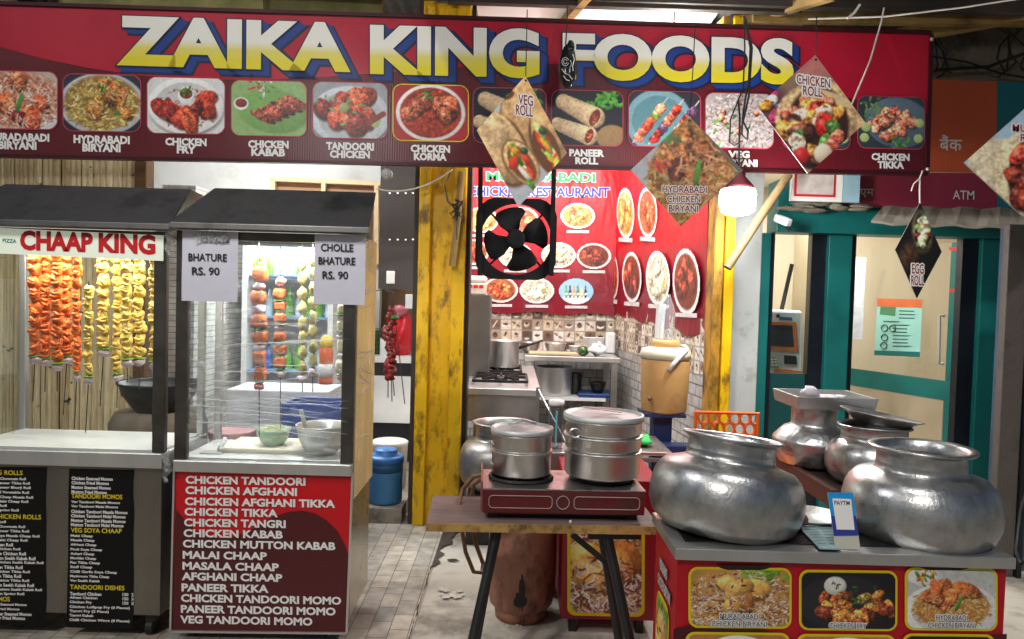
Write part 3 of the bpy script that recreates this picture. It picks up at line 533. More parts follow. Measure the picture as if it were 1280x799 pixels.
# ================================================================== kitchen walls
KW = mat('kitchen_back_tiles', L(206, 204, 198), .4)
TILE = brick_mat('white_brick_tiles', L(206, 204, 200), L(186, 184, 180), L(120, 112, 106), 3.4, .5, .28, .02, .35, .5, 'YZ', dirt=L(160, 148, 136))
o = MB().box(-.8, 1.3, 7.6, 7.7, 0, 3.4).build('kitchen_back_wall', brick_mat('back_wall_tiles', L(210, 208, 202), L(196, 194, 190), L(140, 134, 126), 3.4, .5, .28, .02, .35, .5, 'XZ')); tag(o, 'white tiled wall at the back of the kitchen', 'wall')
RWx = lambda y: 1.08 + (7.6 - y) / 2.8 * .28
mb = MB(); a0, a1 = (RWx(7.6), 7.6), (RWx(4.86), 4.86)
mb.add([(a0[0], a0[1], 0), (a1[0], a1[1], 0), (a1[0] + .12, a1[1], 0), (a0[0] + .12, a0[1], 0), (a0[0], a0[1], 3.4), (a1[0], a1[1], 3.4), (a1[0] + .12, a1[1], 3.4), (a0[0] + .12, a0[1], 3.4)], [(0, 1, 5, 4), (1, 2, 6, 5), (2, 3, 7, 6), (3, 0, 4, 7), (4, 5, 6, 7)])
o = mb.build('kitchen_side_wall', TILE); tag(o, 'white brick tile wall along the right of the kitchen', 'wall')
o = MB().box(-.70, -.60, 5.56, 7.5, 0, 3.4).build('kitchen_partition', WHITEP); tag(o, 'white partition wall behind the left yellow post', 'wall')
o = MB().box(-.6, 1.3, 4.8, 7.6, 3.4, 3.46).build('kitchen_ceiling', WHITEP); tag(o, 'white ceiling over the kitchen', 'ceiling', kind='structure')
# picture tiles: coffee cup motifs, one printed band on the back wall, one on the side wall
def cup_tiles(nc, nr, seed, cell=12):
    rg = np.random.default_rng(seed); im = np.zeros((nr * cell, nc * cell, 3)); pal = ((214, 200, 182), (190, 168, 140), (120, 92, 72), (228, 222, 212), (170, 150, 130), (92, 72, 60), (206, 190, 160))
    for r in range(nr):
        for q in range(nc):
            c = Cv(1, cell, pal[rg.integers(len(pal))], int(rg.integers(1e6))); k = rg.integers(4); d = pal[rg.integers(len(pal))]
            if k == 0: c.ell(.5, .6, .38, .22, (240, 236, 228), 0, .2, .4); c.ell(.5, .5, .3, .14, (86, 54, 36), 0, .2)
            elif k == 1: c.ell(.5, .5, .3, .3, d, 0, .3, .6); c.ell(.5, .4, .2, .15, (70, 48, 36), 0, .3)
            elif k == 2: c.ell(.5, .4, .12, .26, (80, 52, 40), .4, .2, .6); c.ell(.5, .8, .3, .1, (236, 230, 220), 0, .2)
            else: c.stroke(.2, .3, .8, .7, .08, (100, 76, 60)); c.stroke(.3, .8, .7, .2, .05, (236, 230, 222))
            t = c.fin(.2); t[0] = (150, 142, 132); t[:, 0] = (150, 142, 132); im[r * cell:(r + 1) * cell, q * cell:(q + 1) * cell] = t
    return im
BW = Panel((-.8, 7.6, 3), (1.3, 7.6, 3), (-.8, 7.6, 0))
t = thing('picture_tiles', 'band of coffee cup picture tiles on kitchen back wall', 'tiles', (.3, 7.59, 1.0)); print_on(BW, (560, 384), (770, 388), (560, 437), cup_tiles(16, 4, 3), .004, t, 'tile_print', 'full')
SW = Panel((a0[0], a0[1], 3), (a1[0], a1[1], 3), (a0[0], a0[1], 0))
t = thing('picture_tiles', 'band of coffee cup picture tiles on the right kitchen wall', 'tiles', (a0[0], 6, .9))
aa = SW.loc(769, 388); zz0, zz1 = zat(769, 437, 7.6), zat(769, 388, 7.6)
def side(x, z, o=.004): return SW.pt(x, z, o)
im = cup_tiles(26, 4, 8)
def print_world(P, x0, x1, z0, z1, img, off, parent, name):
    a = P.pt(x0, z1); b = P.pt(x1, z1); c = P.pt(x0, z0)
    Pn = Panel(a, b, c); old = Pn.loc
    H_, W_, _ = img.shape; s = np.linspace(0, 1, W_); tt = np.linspace(1, 0, H_); S, T = np.meshgrid(s, tt)
    pts = np.array(Pn.o)[None, None] + S[..., None] * Pn.w * np.array(Pn.u) + T[..., None] * Pn.h * np.array(Pn.v) + np.array(P.n) * off - np.array(_wl(parent))
    idx = np.arange(H_ * W_).reshape(H_, W_); q = np.stack([idx[1:, :-1], idx[1:, 1:], idx[:-1, 1:], idx[:-1, :-1]], -1).reshape(-1, 4)
    Cc = np.clip(img.reshape(-1, 3) / 255, 0, 1); Cc = np.where(Cc <= .04045, Cc / 12.92, ((Cc + .055) / 1.055) ** 2.4)
    me = bpy.data.meshes.new(name); me.from_pydata(pts.reshape(-1, 3).tolist(), [], q.tolist()); me.update(); ca = me.color_attributes.new('Col', 'FLOAT_COLOR', 'POINT'); ca.data.foreach_set('color', np.concatenate([Cc, np.ones((H_ * W_, 1))], 1).astype(np.float32).ravel())
    me.materials.append(vcol_mat()); o = bpy.data.objects.new(name, me); COL.objects.link(o); o.parent = parent; return o
print_world(SW, 0, SW.w, zz0 + .02, zz1, im, .004, t, 'tile_print')

# red menu posters in the kitchen -----------------------------------------------------------
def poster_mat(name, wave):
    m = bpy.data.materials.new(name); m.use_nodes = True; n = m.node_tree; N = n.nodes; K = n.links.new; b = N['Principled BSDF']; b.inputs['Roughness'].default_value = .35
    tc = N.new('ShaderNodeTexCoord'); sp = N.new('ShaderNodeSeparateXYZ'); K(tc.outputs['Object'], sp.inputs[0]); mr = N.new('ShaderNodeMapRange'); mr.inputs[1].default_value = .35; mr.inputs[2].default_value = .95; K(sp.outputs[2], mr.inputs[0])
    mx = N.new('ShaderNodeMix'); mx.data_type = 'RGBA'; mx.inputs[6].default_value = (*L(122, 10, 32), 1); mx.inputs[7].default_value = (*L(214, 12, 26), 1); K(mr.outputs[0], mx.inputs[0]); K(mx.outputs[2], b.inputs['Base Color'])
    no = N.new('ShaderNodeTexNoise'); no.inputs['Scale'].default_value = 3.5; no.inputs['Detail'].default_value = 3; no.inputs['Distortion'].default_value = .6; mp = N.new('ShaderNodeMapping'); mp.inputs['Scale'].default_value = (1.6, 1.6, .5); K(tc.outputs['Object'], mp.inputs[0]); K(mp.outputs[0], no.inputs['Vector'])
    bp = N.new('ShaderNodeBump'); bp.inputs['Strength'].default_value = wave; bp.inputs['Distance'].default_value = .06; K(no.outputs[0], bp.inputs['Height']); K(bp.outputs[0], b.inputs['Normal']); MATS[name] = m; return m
PM = poster_mat('red_poster', .35)
PP = Panel(at(578, 170, 7.56), at(771, 175, 7.56), at(578, 389, 7.56))
t = thing('menu_poster', 'red restaurant menu poster with oval dish pictures on kitchen back wall', 'poster', PP.pt(PP.w / 2, 0, .003))
mb = MB(); nx, nz = 24, 14; vs = []
for j in range(nz + 1):
    for i in range(nx + 1):
        x, z = PP.w * i / nx, PP.h * j / nz; vs.append(PP.pt(x, z + (.015 * math.sin(i * .7) if j == 0 else 0), .008 + .006 * math.sin(i * .8 + j * .3)))
mb.add(vs, [(j * (nx + 1) + i, j * (nx + 1) + i + 1, (j + 1) * (nx + 1) + i + 1, (j + 1) * (nx + 1) + i) for j in range(nz) for i in range(nx)])
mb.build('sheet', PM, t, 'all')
GREENINK = mat('green_ink', L(24, 140, 70), .5); PBLUE = mat('bright_blue_ink', L(44, 50, 190), .5)
for body, BL, BR, h, m in (('MURADABADI', (609, 226), (743, 228), 10.5, GREENINK), ('CHICKEN RESTAURANT', (585, 245), (761, 246.5), 11, PBLUE)):
    text_on(PP, body, BL, BR, h, .020, WHITEINK, t, 'lettering_outline', .075); text_on(PP, body, BL, BR, h, .023, m, t, 'lettering', .03)
dl = [(602, 275, 0), (652, 275, 3), (722, 270, 0), (590, 315, 3), (644, 319, 1), (698, 319, 1), (742, 320, 2), (626, 362, 3), (671, 363, 1), (720, 364, 9)]
for k, (x, y, kd) in enumerate(dl):
    rx, ry = 21.5, 16
    img = food('drinks', rx / ry, 34) if kd == 9 else food('mini', rx / ry, 34, 5 * (k + 1) + kd)
    print_on(PP, (x - rx, y - ry), (x + rx, y - ry + .5), (x - rx, y + ry), img, .021, t, 'food_photo', 'ell')
CAPM = mat('caption', L(206, 196, 196), .6, 0, .4, 60)
for x, y, kd in dl: rr_on(PP, (x - 14, y + 18), (x + 14, y + 18.3), (x - 14, y + 21.5), .004, .021, CAPM, t, 'caption_strip')
PS = Panel(SW.pt(.02, zat(772, 172, 7.56), .0), SW.pt(SW.w - .12, zat(772, 172, 7.56), 0), SW.pt(.02, zat(766, 392, 7.56), 0)); PS.n = SW.n
t = thing('menu_poster', 'red menu poster with tall oval dish pictures on right kitchen wall', 'poster', PS.pt(PS.w / 2, 0, .003))
mb = MB(); vs = []; nx = 30
for j in range(nz + 1):
    for i in range(nx + 1):
        x, z = PS.w * i / nx, PS.h * j / nz; vs.append(PS.pt(x, z + ((.02 * math.sin(i * .9) - .1 * (i / nx)) if j == 0 else 0), .012 + .009 * math.sin(i * .8 + j * .25)))
mb.add(vs, [(j * (nx + 1) + i, j * (nx + 1) + i + 1, (j + 1) * (nx + 1) + i + 1, (j + 1) * (nx + 1) + i) for j in range(nz) for i in range(nx)])
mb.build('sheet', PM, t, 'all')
dl2 = [(785, 265, 11, 30, 0), (813, 264, 12, 30, 3), (769, 345, 7, 27, 3), (793, 345, 12, 30, 2), (826, 346, 15, 32, 1), (862, 350, 17, 39, 2)]
for k, (x, y, rx, ry, kd) in enumerate(dl2):
    print_on(PS, (x - rx, y - ry), (x + rx, y - ry + .5), (x - rx, y + ry), food('mini', 1.2, 40, 5 * (k + 21) + kd), .026, t, 'food_photo', 'ell')
for x, y, rx, ry, kd in dl2: rr_on(PS, (x - rx * .8, y + ry + 2), (x + rx * .8, y + ry + 3), (x - rx * .8, y + ry + 7), .004, .026, CAPM, t, 'caption_strip')

# ================================================================== posts
t = thing('yellow_post', 'wide yellow painted steel post with scuffs left of the kitchen', 'post', (at(545, 640, 4.65).x, 4.65, 0))
xl, xr = at(521, 430, 4.65).x, at(579, 430, 4.65).x; W_ = xr - xl
MB().box(xl, xl + .075, 4.6, 4.85, 0, 3.35).build('flange', YEL, t, bevel=.008)
MB().box(xr - .085, xr, 4.6, 4.85, 0, 3.35).build('flange', YEL, t, bevel=.008)
MB().box(xl + .07, xr - .08, 4.65, 4.83, 0, 3.35).build('web', YEL, t)
MB().box(xl - .03, xl - .004, 4.62, 4.84, 0, 3.35).build('edge_strip', DARKW, t); MB().box(xr + .004, xr + .03, 4.66, 4.86, 0, 3.35).build('edge_strip', BLACK, t)
o = MB().tube([at(577, 215, 4.55), at(572, 275, 4.56), at(565, 333, 4.57)], .022, 10).build('bamboo_pole', BEAMW, smooth=True); tag(o, 'short bamboo pole wired to the left yellow post', 'pole')
rng = random.Random(2); mb = MB(); c = at(571, 262, 4.53)
for k in range(7):
    p = [c + Vector((rng.uniform(-.045, .045), rng.uniform(-.02, 0), rng.uniform(-.07, .07))) for _ in range(5)]; mb.tube(p, .0035, 5)
mb.tube([at(566, 208, 4.56), at(556, 232, 4.55), at(560, 252, 4.55), c], .004, 5); mb.tube([c, at(571, 300, 4.54)], .003, 5)
o = mb.build('wire_tie', ROPEB); tag(o, 'tangle of black wire tying bamboo to the yellow post', 'wire')
t = thing('yellow_post', 'narrow old yellow post at the right of the kitchen', 'post', (at(893, 500, 4.75).x, 4.75, 0))
xl, xr = at(887, 440, 4.75).x, at(911, 440, 4.75).x
MB().box(xl, xl + .06, 4.72, 4.9, 0, 3.35).build('flange', YELD, t, bevel=.006); MB().box(xl + .066, xr, 4.7, 4.9, 0, 3.35).build('flange', YEL, t, bevel=.006)
o = MB().tube([at(909, 335, 4.45), at(950, 272, 4.48), at(986, 218, 4.5)], .027, 12).build('wooden_prop', mat('prop_wood', L(112, 92, 60), .75, 0, .3, 5, .4, 16, dirt=L(80, 62, 40), dscale=4, damt=.4), smooth=True); tag(o, 'slanting wooden prop from right yellow post up to the banner', 'pole')
xg0, xg1 = at(914, 400, 5.0).x, at(948, 400, 5.0).x
o = MB().box(xg0 - .03, xg1, 4.98, 5.3, 0, 3.4).build('grey_pillar', GREYW, bevel=.01); tag(o, 'pale grey painted pillar between yellow post and cash machine booth', 'pillar')

# ================================================================== canopy over the stall
t = thing('market_canopy', 'timber framed metal sheet canopy over the whole stall', 'canopy', (0, 5, 3.3))
rs = mat('roof_sheet_metal', (.62, .62, .62), .5, .25, .2, 3, .25, 12, stretch=(.3, 1, 1)); rd = mat('dark_roof_sheet', L(70, 70, 66), .7, .2, .4, 2.5, .4, 10, dirt=L(96, 92, 60), dscale=2, damt=.4)
def sheet(x0, x1, m, y0=3.2, y1=7.9, z0=3.46, z1=3.62, pitch=.09):
    mb = MB(); n = int((x1 - x0) / .0225); vs = []
    for j, (y, z) in enumerate(((y0, z0), (y1, z1))):
        for i in range(n + 1): x = x0 + (x1 - x0) * i / n; vs.append((x, y, z + .012 * math.sin(x / pitch * 6.283)))
    mb.add(vs, [(i, i + 1, i + n + 2, i + n + 1) for i in range(n)]); return mb.build('roof_sheet', m, t, 'all')
sheet(-4.5, -.75, rd, y0=4.3, z0=3.53); sheet(-.74, .33, rd); sheet(.34, 2.05, rs); sheet(2.06, 6, rd)  # left sheet's unseen front edge set back so sun reaches the banner's left
for y, h, m in ((4.52, .10, DARKW), (5.6, .1, BEAMW), (7.0, .1, BEAMW)):
    MB().box(-4.5, 4.5, y, y + .06, 3.34, 3.34 + h).build('beam', m, t)
bm = lambda a, b, w_, h, m=BEAMW: MB().bar(a, b, w_, h).build('beam', m, t)
bm(at(560, -2, 4.55), at(1000, 12, 4.6), .05, .06, DARKW); bm(at(885, 40, 5.2), at(1040, -6, 4.3), .05, .06); bm(at(700, 33, 5.1), at(735, -6, 4.4), .05, .05)
bm(at(940, 22, 4.7), at(1300, 26, 4.7), .05, .07); bm(at(1100, 50, 5.1), at(1300, 14, 4.6), .06, .09); bm(at(620, 30, 5.3), at(720, 12, 5.3), .04, .05, DARKW)
bm((-2.9, 4.6, 3.30), (-.9, 4.75, 3.36), .05, .12, mat('mossy_board', L(110, 106, 64), .9, 0, .4, 5, .4, 20)); bm(at(80, -2, 4.4), at(330, 2, 4.5), .05, .1, MATS['mossy_board'])
o = MB().box(2.75, 6, 5.25, 5.4, 2.62, 3.6).build('concrete_wall', CONC); tag(o, 'stained concrete wall above the bank sign', 'wall')
mb = MB(); rng = random.Random(8)
for k in range(9):
    x0 = rng.uniform(1120, 1290); pts = [at(x0 + rng.uniform(-20, 20), 22 + rng.uniform(-6, 10), 5.1)]
    for j in range(1, 6): pts.append(at(x0 + (j - 3) * rng.uniform(-8, 14), 25 + j * 14 + rng.uniform(-6, 6), 5.15))
    mb.tube(pts, .006, 5)
mb.tube([at(1160, 70, 5.1), at(1210, 78, 5.1), at(1250, 92, 5.1), at(1300, 100, 5.1)], .008, 5); mb.tube([at(1170, 88, 5.1), at(1235, 84, 5.1), at(1300, 60, 5.0)], .012, 5)
o = mb.build('cable_bundle', ROPEB); tag(o, 'black cables drooping in front of the concrete wall', 'cables')

# ================================================================== shop banner
TL, TR, BLb = at(-70, 4.5, 4.13), at(1166, 43, 4.45), at(-70, 191.5, 4.13)
BP = Panel(TL, TR, BLb)
ban = thing('shop_banner', 'long red shop banner with the shop name and dish pictures', 'sign', BP.pt(BP.w / 2, 0))
mb = MB(); BP.slab(mb, 0, 0, BP.w, BP.h, -.025, 0); 
fm = mat('flute_board', L(92, 14, 26), .36, 0, .14, 2.2); nb = fm.node_tree
bt = nb.nodes.new('ShaderNodeTexWave'); bt.inputs['Scale'].default_value = 22; tcn = nb.nodes.new('ShaderNodeTexCoord'); nb.links.new(tcn.outputs['Object'], bt.inputs['Vector']); bb = nb.nodes.new('ShaderNodeBump'); bb.inputs['Strength'].default_value = .07; bb.inputs['Distance'].default_value = .01; nb.links.new(bt.outputs[0], bb.inputs['Height']); nb.links.new(bb.outputs[0], nb.nodes['Principled BSDF'].inputs['Normal'])
mb.build('board', fm, ban); mb = MB(); BP.slab(mb, .005, .005, BP.w - .015, BP.h - .005, -.0275, -.0255); mb.build('back_sheet', mat('banner_back', L(200, 200, 198), .5), ban)
mb = MB()
for x0, z0, x1, z1 in ((0, -.018, BP.w, .0), (0, BP.h, BP.w, BP.h + .02), (BP.w - .012, 0, BP.w + .012, BP.h)): BP.slab(mb, x0, z0, x1, z1, -.03, .012)
mb.build('frame', mat('banner_frame', L(60, 14, 22), .4, .3), ban)
cur = [(-70, 46), (0, 59), (55, 74), (110, 85), (176, 95), (260, 100), (340, 100), (430, 95), (560, 85), (700, 80), (850, 88), (1000, 110), (1100, 131), (1164, 143)]
top = [(1164, 44.5), (-70, 6)]
MB().poly([BP.pt(*BP.loc(*p), .002) for p in cur] + [BP.pt(*BP.loc(*p), .002) for p in top]).build('colour_swoosh', CRIMSON, ban)
GL = gradient_letters()
for body, BL, BR, h in (('ZAIKA', (156, 79), (432, 87.3), 55), ('KING', (467, 90.5), (670, 95.5), 55.5), ('FOODS', (707, 97), (987, 103.5), 52)):
    text_on(BP, body, BL, BR, h, .003, NAVYINK, ban, 'title_shadow', .085, shift=(.041, -.031), res=6)
    for k in range(7):
        f = k / 6; text_on(BP, body, BL, BR, h, .004 + .0006 * k, BLUEINK, ban, 'title_shadow', .06, shift=(.038 * (1 - f), -.027 * (1 - f)), res=6)
    text_on(BP, body, BL, BR, h, .0105, NAVYINK, ban, 'title_outline', .064, res=6)
    text_on(BP, body, BL, BR, h, .0125, GL, ban, 'title_letters', .046, res=6, grad=True)
PINKB = mat('pink_border', L(190, 60, 84), .45)
bf = [(-26, 72, 89, 160, 'muradabadi'), (80, 176, 93, 163, 'hyd'), (185, 281, 97, 166, 'fry'), (290, 383, 101, 169, 'kabab'), (392, 484, 103, 172, 'tandoori'), (492, 585, 106, 175, 'korma'), (592, 682, 110, 178, 'rolls'), (690, 778, 113, 181, 'rolls'), (786, 875, 114, 182, 'skewers'), (882, 966, 116.5, 184, 'vegbir'), (978, 1062, 119, 185, 'tikka'), (1072, 1155, 120.5, 184.5, 'tikka')]
for k, (x0, x1, y0, y1, kd) in enumerate(bf):
    rr_on(BP, (x0, y0), (x1, y0 + 2.2), (x0, y1), .05, .0045, MATS['yellow_ink'] if kd == 'korma' else PINKB, ban, 'photo_border', grow=.006)
    print_on(BP, (x0, y0), (x1, y0 + 2.2), (x0, y1), food(kd, (x1 - x0) / (y1 - y0), 74, 11 + k), .006, ban, 'food_photo', 'rr', .16)
cap = [('MURADABADI', -14, 61.5, 175.5, 9), ('BIRYANI', -1, 45.5, 186, 9), ('HYDRABADI', 93, 162, 178.5, 9), ('BIRYANI', 104, 150.5, 189, 9), ('CHICKEN', 207.5, 258, 181.5, 8.6), ('FRY', 222, 244, 191.5, 8.5), ('CHICKEN', 311, 360.5, 184.5, 8.6), ('KABAB', 315, 356, 194.5, 8.6), ('TANDOORI', 408.5, 467, 187, 8.8), ('CHICKEN', 413, 462, 197, 8.5), ('CHICKEN', 514, 562, 190, 8.5), ('KORMA', 518, 557.5, 200, 8.5), ('PANEER', 712, 754, 195, 8), ('ROLL', 719.5, 747, 205, 8), ('VEG', 911, 936, 197, 8), ('BIRYANI', 905, 946, 207.5, 8), ('CHICKEN', 1089.5, 1136, 200, 8), ('TIKKA', 1097, 1128.5, 210, 8)]
lines_on(BP, [(b_, (x0, y), (x1, y + (x1 - x0) * .022), h) for b_, x0, x1, y, h in cap], .004, WHITEINK, ban, 'caption', .05)
for p in ((1163, 50), (1158, 212)): MB().lump(BP.pt(*BP.loc(*p), .01), .012, .012, .012, random.Random(1), .1).build('screw', STEEL, ban)

# ================================================================== hanging cards
def card(corners, kind, D, label, texts, yaw=0.0, asp=1.0):
    top, rt, bot, lf = corners
    tp, bt = at(*top, D), at(*bot, D); P = Panel(tp, tp + Vector((math.cos(yaw), math.sin(yaw), 0)), tp - Vector((0, 0, 1)))
    t = thing('hanging_card', label, 'sign', bt, 'square food cards hung by one corner')
    pts = [P.loc(*p) for p in corners]; mb = MB(); n = 4
    vs = [P.pt(x, z, o) for o in (0, -.006) for x, z in pts]; mb.add(vs, [(0, 1, 2, 3), (7, 6, 5, 4)] + [(i, i + 4, (i + 1) % 4 + 4, (i + 1) % 4) for i in range(4)])
    mb.build('board', mat('card_board', L(120, 116, 110), .6), t)
    bw = max(rt[0], top[0], bot[0]) - min(lf[0], top[0], bot[0]); bh = bot[1] - top[1]
    card_print(P, corners, food(kind, bw / bh, int(bh * .95), 7), .002, t, int(max(bw, bh) * .75))
    l1 = [(b_, (x0, y), (x1, y + (x1 - x0) * sl), h) for b_, x0, x1, y, h, sl in texts]
    for body, BL, BR, h in l1:
        mb = MB(); g = .0062 if h > 10 else .0042
        for q in range(10): text_on(P, body, BL, BR, h, .0025 + .00012 * q, WHITEINK, t, bold=.03, res=2, mb=mb, shift=(g * math.cos(R(36 * q)), g * math.sin(R(36 * q))))
        mb.build('lettering_outline', WHITEINK, t)
    lines_on(P, l1, .0050, MARINK, t, 'lettering', .012, res=4)
    MB().tube([P.pt(*P.loc(top[0] + .5, top[1] + 6), .006), P.pt(*P.loc(top[0] + .5, top[1] + 6), -.012)], .006, 8).build('eyelet', BLACK, t)
    return P
card(((656.7, 95), (704, 190.6), (648, 259), (595.8, 163)), 'vegroll', 3.9, 'hanging card with vegetable wraps, worded VEG ROLL', (('VEG', 648, 666, 130.5, 12.5, .14), ('ROLL', 645, 666, 143.5, 12.5, .14)))
card(((861, 145), (929, 213), (851, 283), (788.4, 212.5)), 'hydcard', 3.95, 'hanging card with rice and meat, worded HYDRABADI CHICKEN BIRYANI', (('HYDRABADI', 828, 883, 240.5, 8, .02), ('CHICKEN', 834, 875, 252.5, 8, .02), ('BIRYANI', 836, 872, 264.5, 8, .02)))
card(((1019, 69), (1074, 158.5), (1009.7, 217), (947, 132.7)), 'chickenroll', 3.8, 'hanging card with chicken wrap, worded CHICKEN ROLL', (('CHICKEN', 995.5, 1037, 104.5, 11.5, .15), ('ROLL', 1003.5, 1027, 119, 11.5, .12)))
card(((1150, 253.7), (1176, 315.6), (1146, 373), (1119, 312)), 'eggroll', 4.3, 'small dark hanging card worded EGG ROLL', (('EGG', 1139.5, 1154, 342, 12, .03), ('ROLL', 1138.5, 1154.5, 356.5, 12, .03)))
card(((1290, 128), (1366, 196), (1284, 276), (1205, 203.5)), 'muttonroll', 3.6, 'hanging card with sky blue corner, worded MUTTON ROLL, cut off by the right edge', (('MUTTON', 1265, 1318, 164.5, 9, .03), ('ROLL', 1275, 1306, 177, 9, .03)))
def wire(name, pts, r, m, label, cat='string'):
    o = MB().tube(pts, r, 6).build(name, m, smooth=True); return tag(o, label, cat)
def sag(a, b, d, n=8):
    a, b = Vector(a), Vector(b); return [a.lerp(b, i / n) - Vector((0, 0, d * 4 * (i / n) * (1 - i / n))) for i in range(n + 1)]
wire('hanging_wire', [at(659, 12, 3.95), at(658, 60, 3.92), at(657, 101, 3.905)], .003, ROPEB, 'thin dark wire holding the vegetable roll card', 'wire')
wire('hanging_wire', [at(869, 30, 4.05), at(866, 90, 4.0), at(861.5, 151, 3.95)], .003, ROPEB, 'thin dark wire holding the biryani card', 'wire')
wire('hanging_string', [at(1105, 10, 4.0), at(1102, 26, 3.98), at(1088, 75, 3.95), at(1064, 132, 3.9)], .0045, STRING, 'pale string hanging from the beam past the chicken card')
wire('hanging_wire', [at(1021, 20, 3.85), at(1020, 50, 3.82), at(1019.3, 75, 3.805)], .003, ROPEB, 'thin dark wire holding the chicken roll card', 'wire')
wire('hanging_string', [at(1153, 214, 4.4), at(1150, 222, 4.36), at(1149.5, 240, 4.32), at(1150, 258, 4.305)], .0045, STRING, 'white string holding the egg roll card from the banner corner')
wire('hanging_string', [at(1150, 223, 4.35), at(1142, 230, 4.34), at(1139, 239, 4.34)], .004, STRING, 'loose curled string end beside the egg roll card')
wire('ceiling_string', [at(1010, 24, 4.3), at(1105, 21, 4.2), at(1200, 10, 4.1), at(1290, -4, 4.0)], .005, STRING, 'long white string stretched under the canopy at top right')
wire('ceiling_string', [at(1075, 6, 4.2), at(1068, 16, 4.2), at(1059, 23, 4.2)], .008, STRING, 'short frayed white strip hanging from the canopy')
wire('cord_loop', [at(930, 20, 4.2), at(931, 60, 4.2), at(929, 110, 4.2), at(913, 150, 4.2), at(912, 178, 4.2), at(918, 182, 4.2), at(928, 176, 4.2)], .0045, ROPEB, 'black cord drooping in a wide loop by the banner', 'cord')
wire('cord_loop', [at(931, 22, 4.18), at(938, 60, 4.18), at(936, 100, 4.18), at(929, 140, 4.18), at(927, 168, 4.18), at(934, 175, 4.18), at(935, 164, 4.18), at(929, 152, 4.18), at(936, 120, 4.18), at(940, 60, 4.18), at(932, 24, 4.18)], .006, ROPEB, 'doubled black cord knotted at its lower end by the banner', 'cord')
wire('ceiling_wire', sag(at(560, 100, 4.6) if False else at(470, 236, 4.5), at(566, 212, 4.5), .06), .005, STRING, 'white wire swagged from the cart roof to the yellow post', 'wire')
# mask
t = thing('black_mask', 'small black carved charm mask hung on a wire against the banner', 'mask', at(709, 110, 4.05))
mb = MB(); rng = random.Random(3); c = at(710, 83, 4.05); k = 4.05 / 900
mb.lump(c, 11 * k, 8 * k, 27 * k, rng, .06, 14, 10); mb.lump(c + Vector((.01, -.01, .1)), 5 * k, 4 * k, 9 * k, rng, .1)
mb.build('face', mat('black_gloss', (.012, .012, .013), .22), t, 'all')
mb = MB()
for ex, ez, r0 in ((-4, 3, 4.2), (-4, 3, 2.2)): mb.tube([c + Vector((ex * k + r0 * k * math.cos(a), -8.2 * k, ez * k + r0 * 1.2 * k * math.sin(a))) for a in np.linspace(.4, 6.0, 14)], .002, 5)
for pts in (((5, 12), (7, 6), (5, -2), (6, -8)), ((-8, -6), (-4, -11), (1, -13), (5, -18)), ((-6, -14), (-2, -19), (2, -20)), ((2, 5), (4, 1), (2, -4))): mb.tube([c + Vector((x * k, -8 * k, z * k)) for x, z in pts], .0024, 5)
mb.build('painted_features', WHITEINK, t)
wire('hanging_wire', [at(709, 8, 4.2), at(709, 30, 4.12), at(707, 56, 4.05)], .0035, ROPEB, 'thin dark wire holding the black charm mask', 'wire')

# ================================================================== bulb
t = thing('led_bulb', 'bright white drum shaped bulb with red cap hanging by the right post', 'lamp', at(922, 268, 4.3))
k = 4.3 / 900; c = at(922, 252, 4.3)
MB().lathe([(0, -17 * k), (14 * k, -16 * k), (20 * k, -12 * k), (22 * k, -4 * k), (22 * k, 10 * k), (20 * k, 15 * k)], c, 24).build('diffuser', emat('bulb_glow', (1, .99, .97), 30), t, 'all')
MB().lathe([(21 * k, 15 * k), (18 * k, 20 * k), (9 * k, 30 * k), (8 * k, 38 * k), (0, 38 * k)], c, 20).build('cap', mat('red_cap', L(70, 20, 28), .4), t, 'all')
MB().tube([c + Vector((0, 0, 38 * k)), c + Vector((0, .02, .5)), (c.x + .05, c.y + .5, 3.5)], .006, 6).build('flex', ROPEB, t)
lamp('POINT', c + Vector((-.02, -.17, -.05)), 46, .09, t)

# ================================================================== extractor fan
D = 4.58; k = D / 900; c = at(645, 299, D)
t = thing('extractor_fan', 'black four blade exhaust fan in a square frame hung before the kitchen', 'fan', at(645, 351, D))
mb = MB(); n = 48; ro = lambda a: min(51 / max(abs(math.cos(a)), abs(math.sin(a)), 1e-6) * .985, 60); vs = []
for yy in (-.02, .05):
    for i in range(n):
        a = 2 * math.pi * i / n; vs += [(c.x + 44.5 * k * math.cos(a), c.y + yy, c.z + 44.5 * k * math.sin(a)), (c.x + ro(a) * k * math.cos(a), c.y + yy, c.z + ro(a) * k * math.sin(a))]
fs = []
for i in range(n):
    a, b = 2 * i, 2 * ((i + 1) % n); q = 2 * n
    fs += [(a, a + 1, b + 1, b), (a + q, b + q, b + 1 + q, a + 1 + q), (a, b, b + q, a + q), (a + 1, a + 1 + q, b + 1 + q, b + 1)]
mb.add(vs, fs); FANM = mat('fan_black', (.014, .014, .015), .85, 0, .25, 12, spec=.15)
mb.build('frame', FANM, t)
for q in range(4):
    mb = MB(); a0_ = R(-20 + 90 * q); vs = []
    for i in range(9):
        for j, r in enumerate((10, 24, 40)):
            f = i / 8; a = a0_ + R(2 + 66 * f) + (R(6) if j == 1 else 0); y = .018 - .036 * f; rr_ = r * k * (1 - (.1 if i in (0, 8) and j == 2 else 0)); vs.append((c.x + rr_ * math.cos(a), c.y + y, c.z + rr_ * math.sin(a)))
    mb.add(vs, [(i * 3 + j, i * 3 + j + 1, i * 3 + j + 4, i * 3 + j + 3) for i in range(8) for j in range(2)]); o = mb.build('blade', FANM, t, 'all'); so = o.modifiers.new('thick', 'SOLIDIFY'); so.thickness = .004
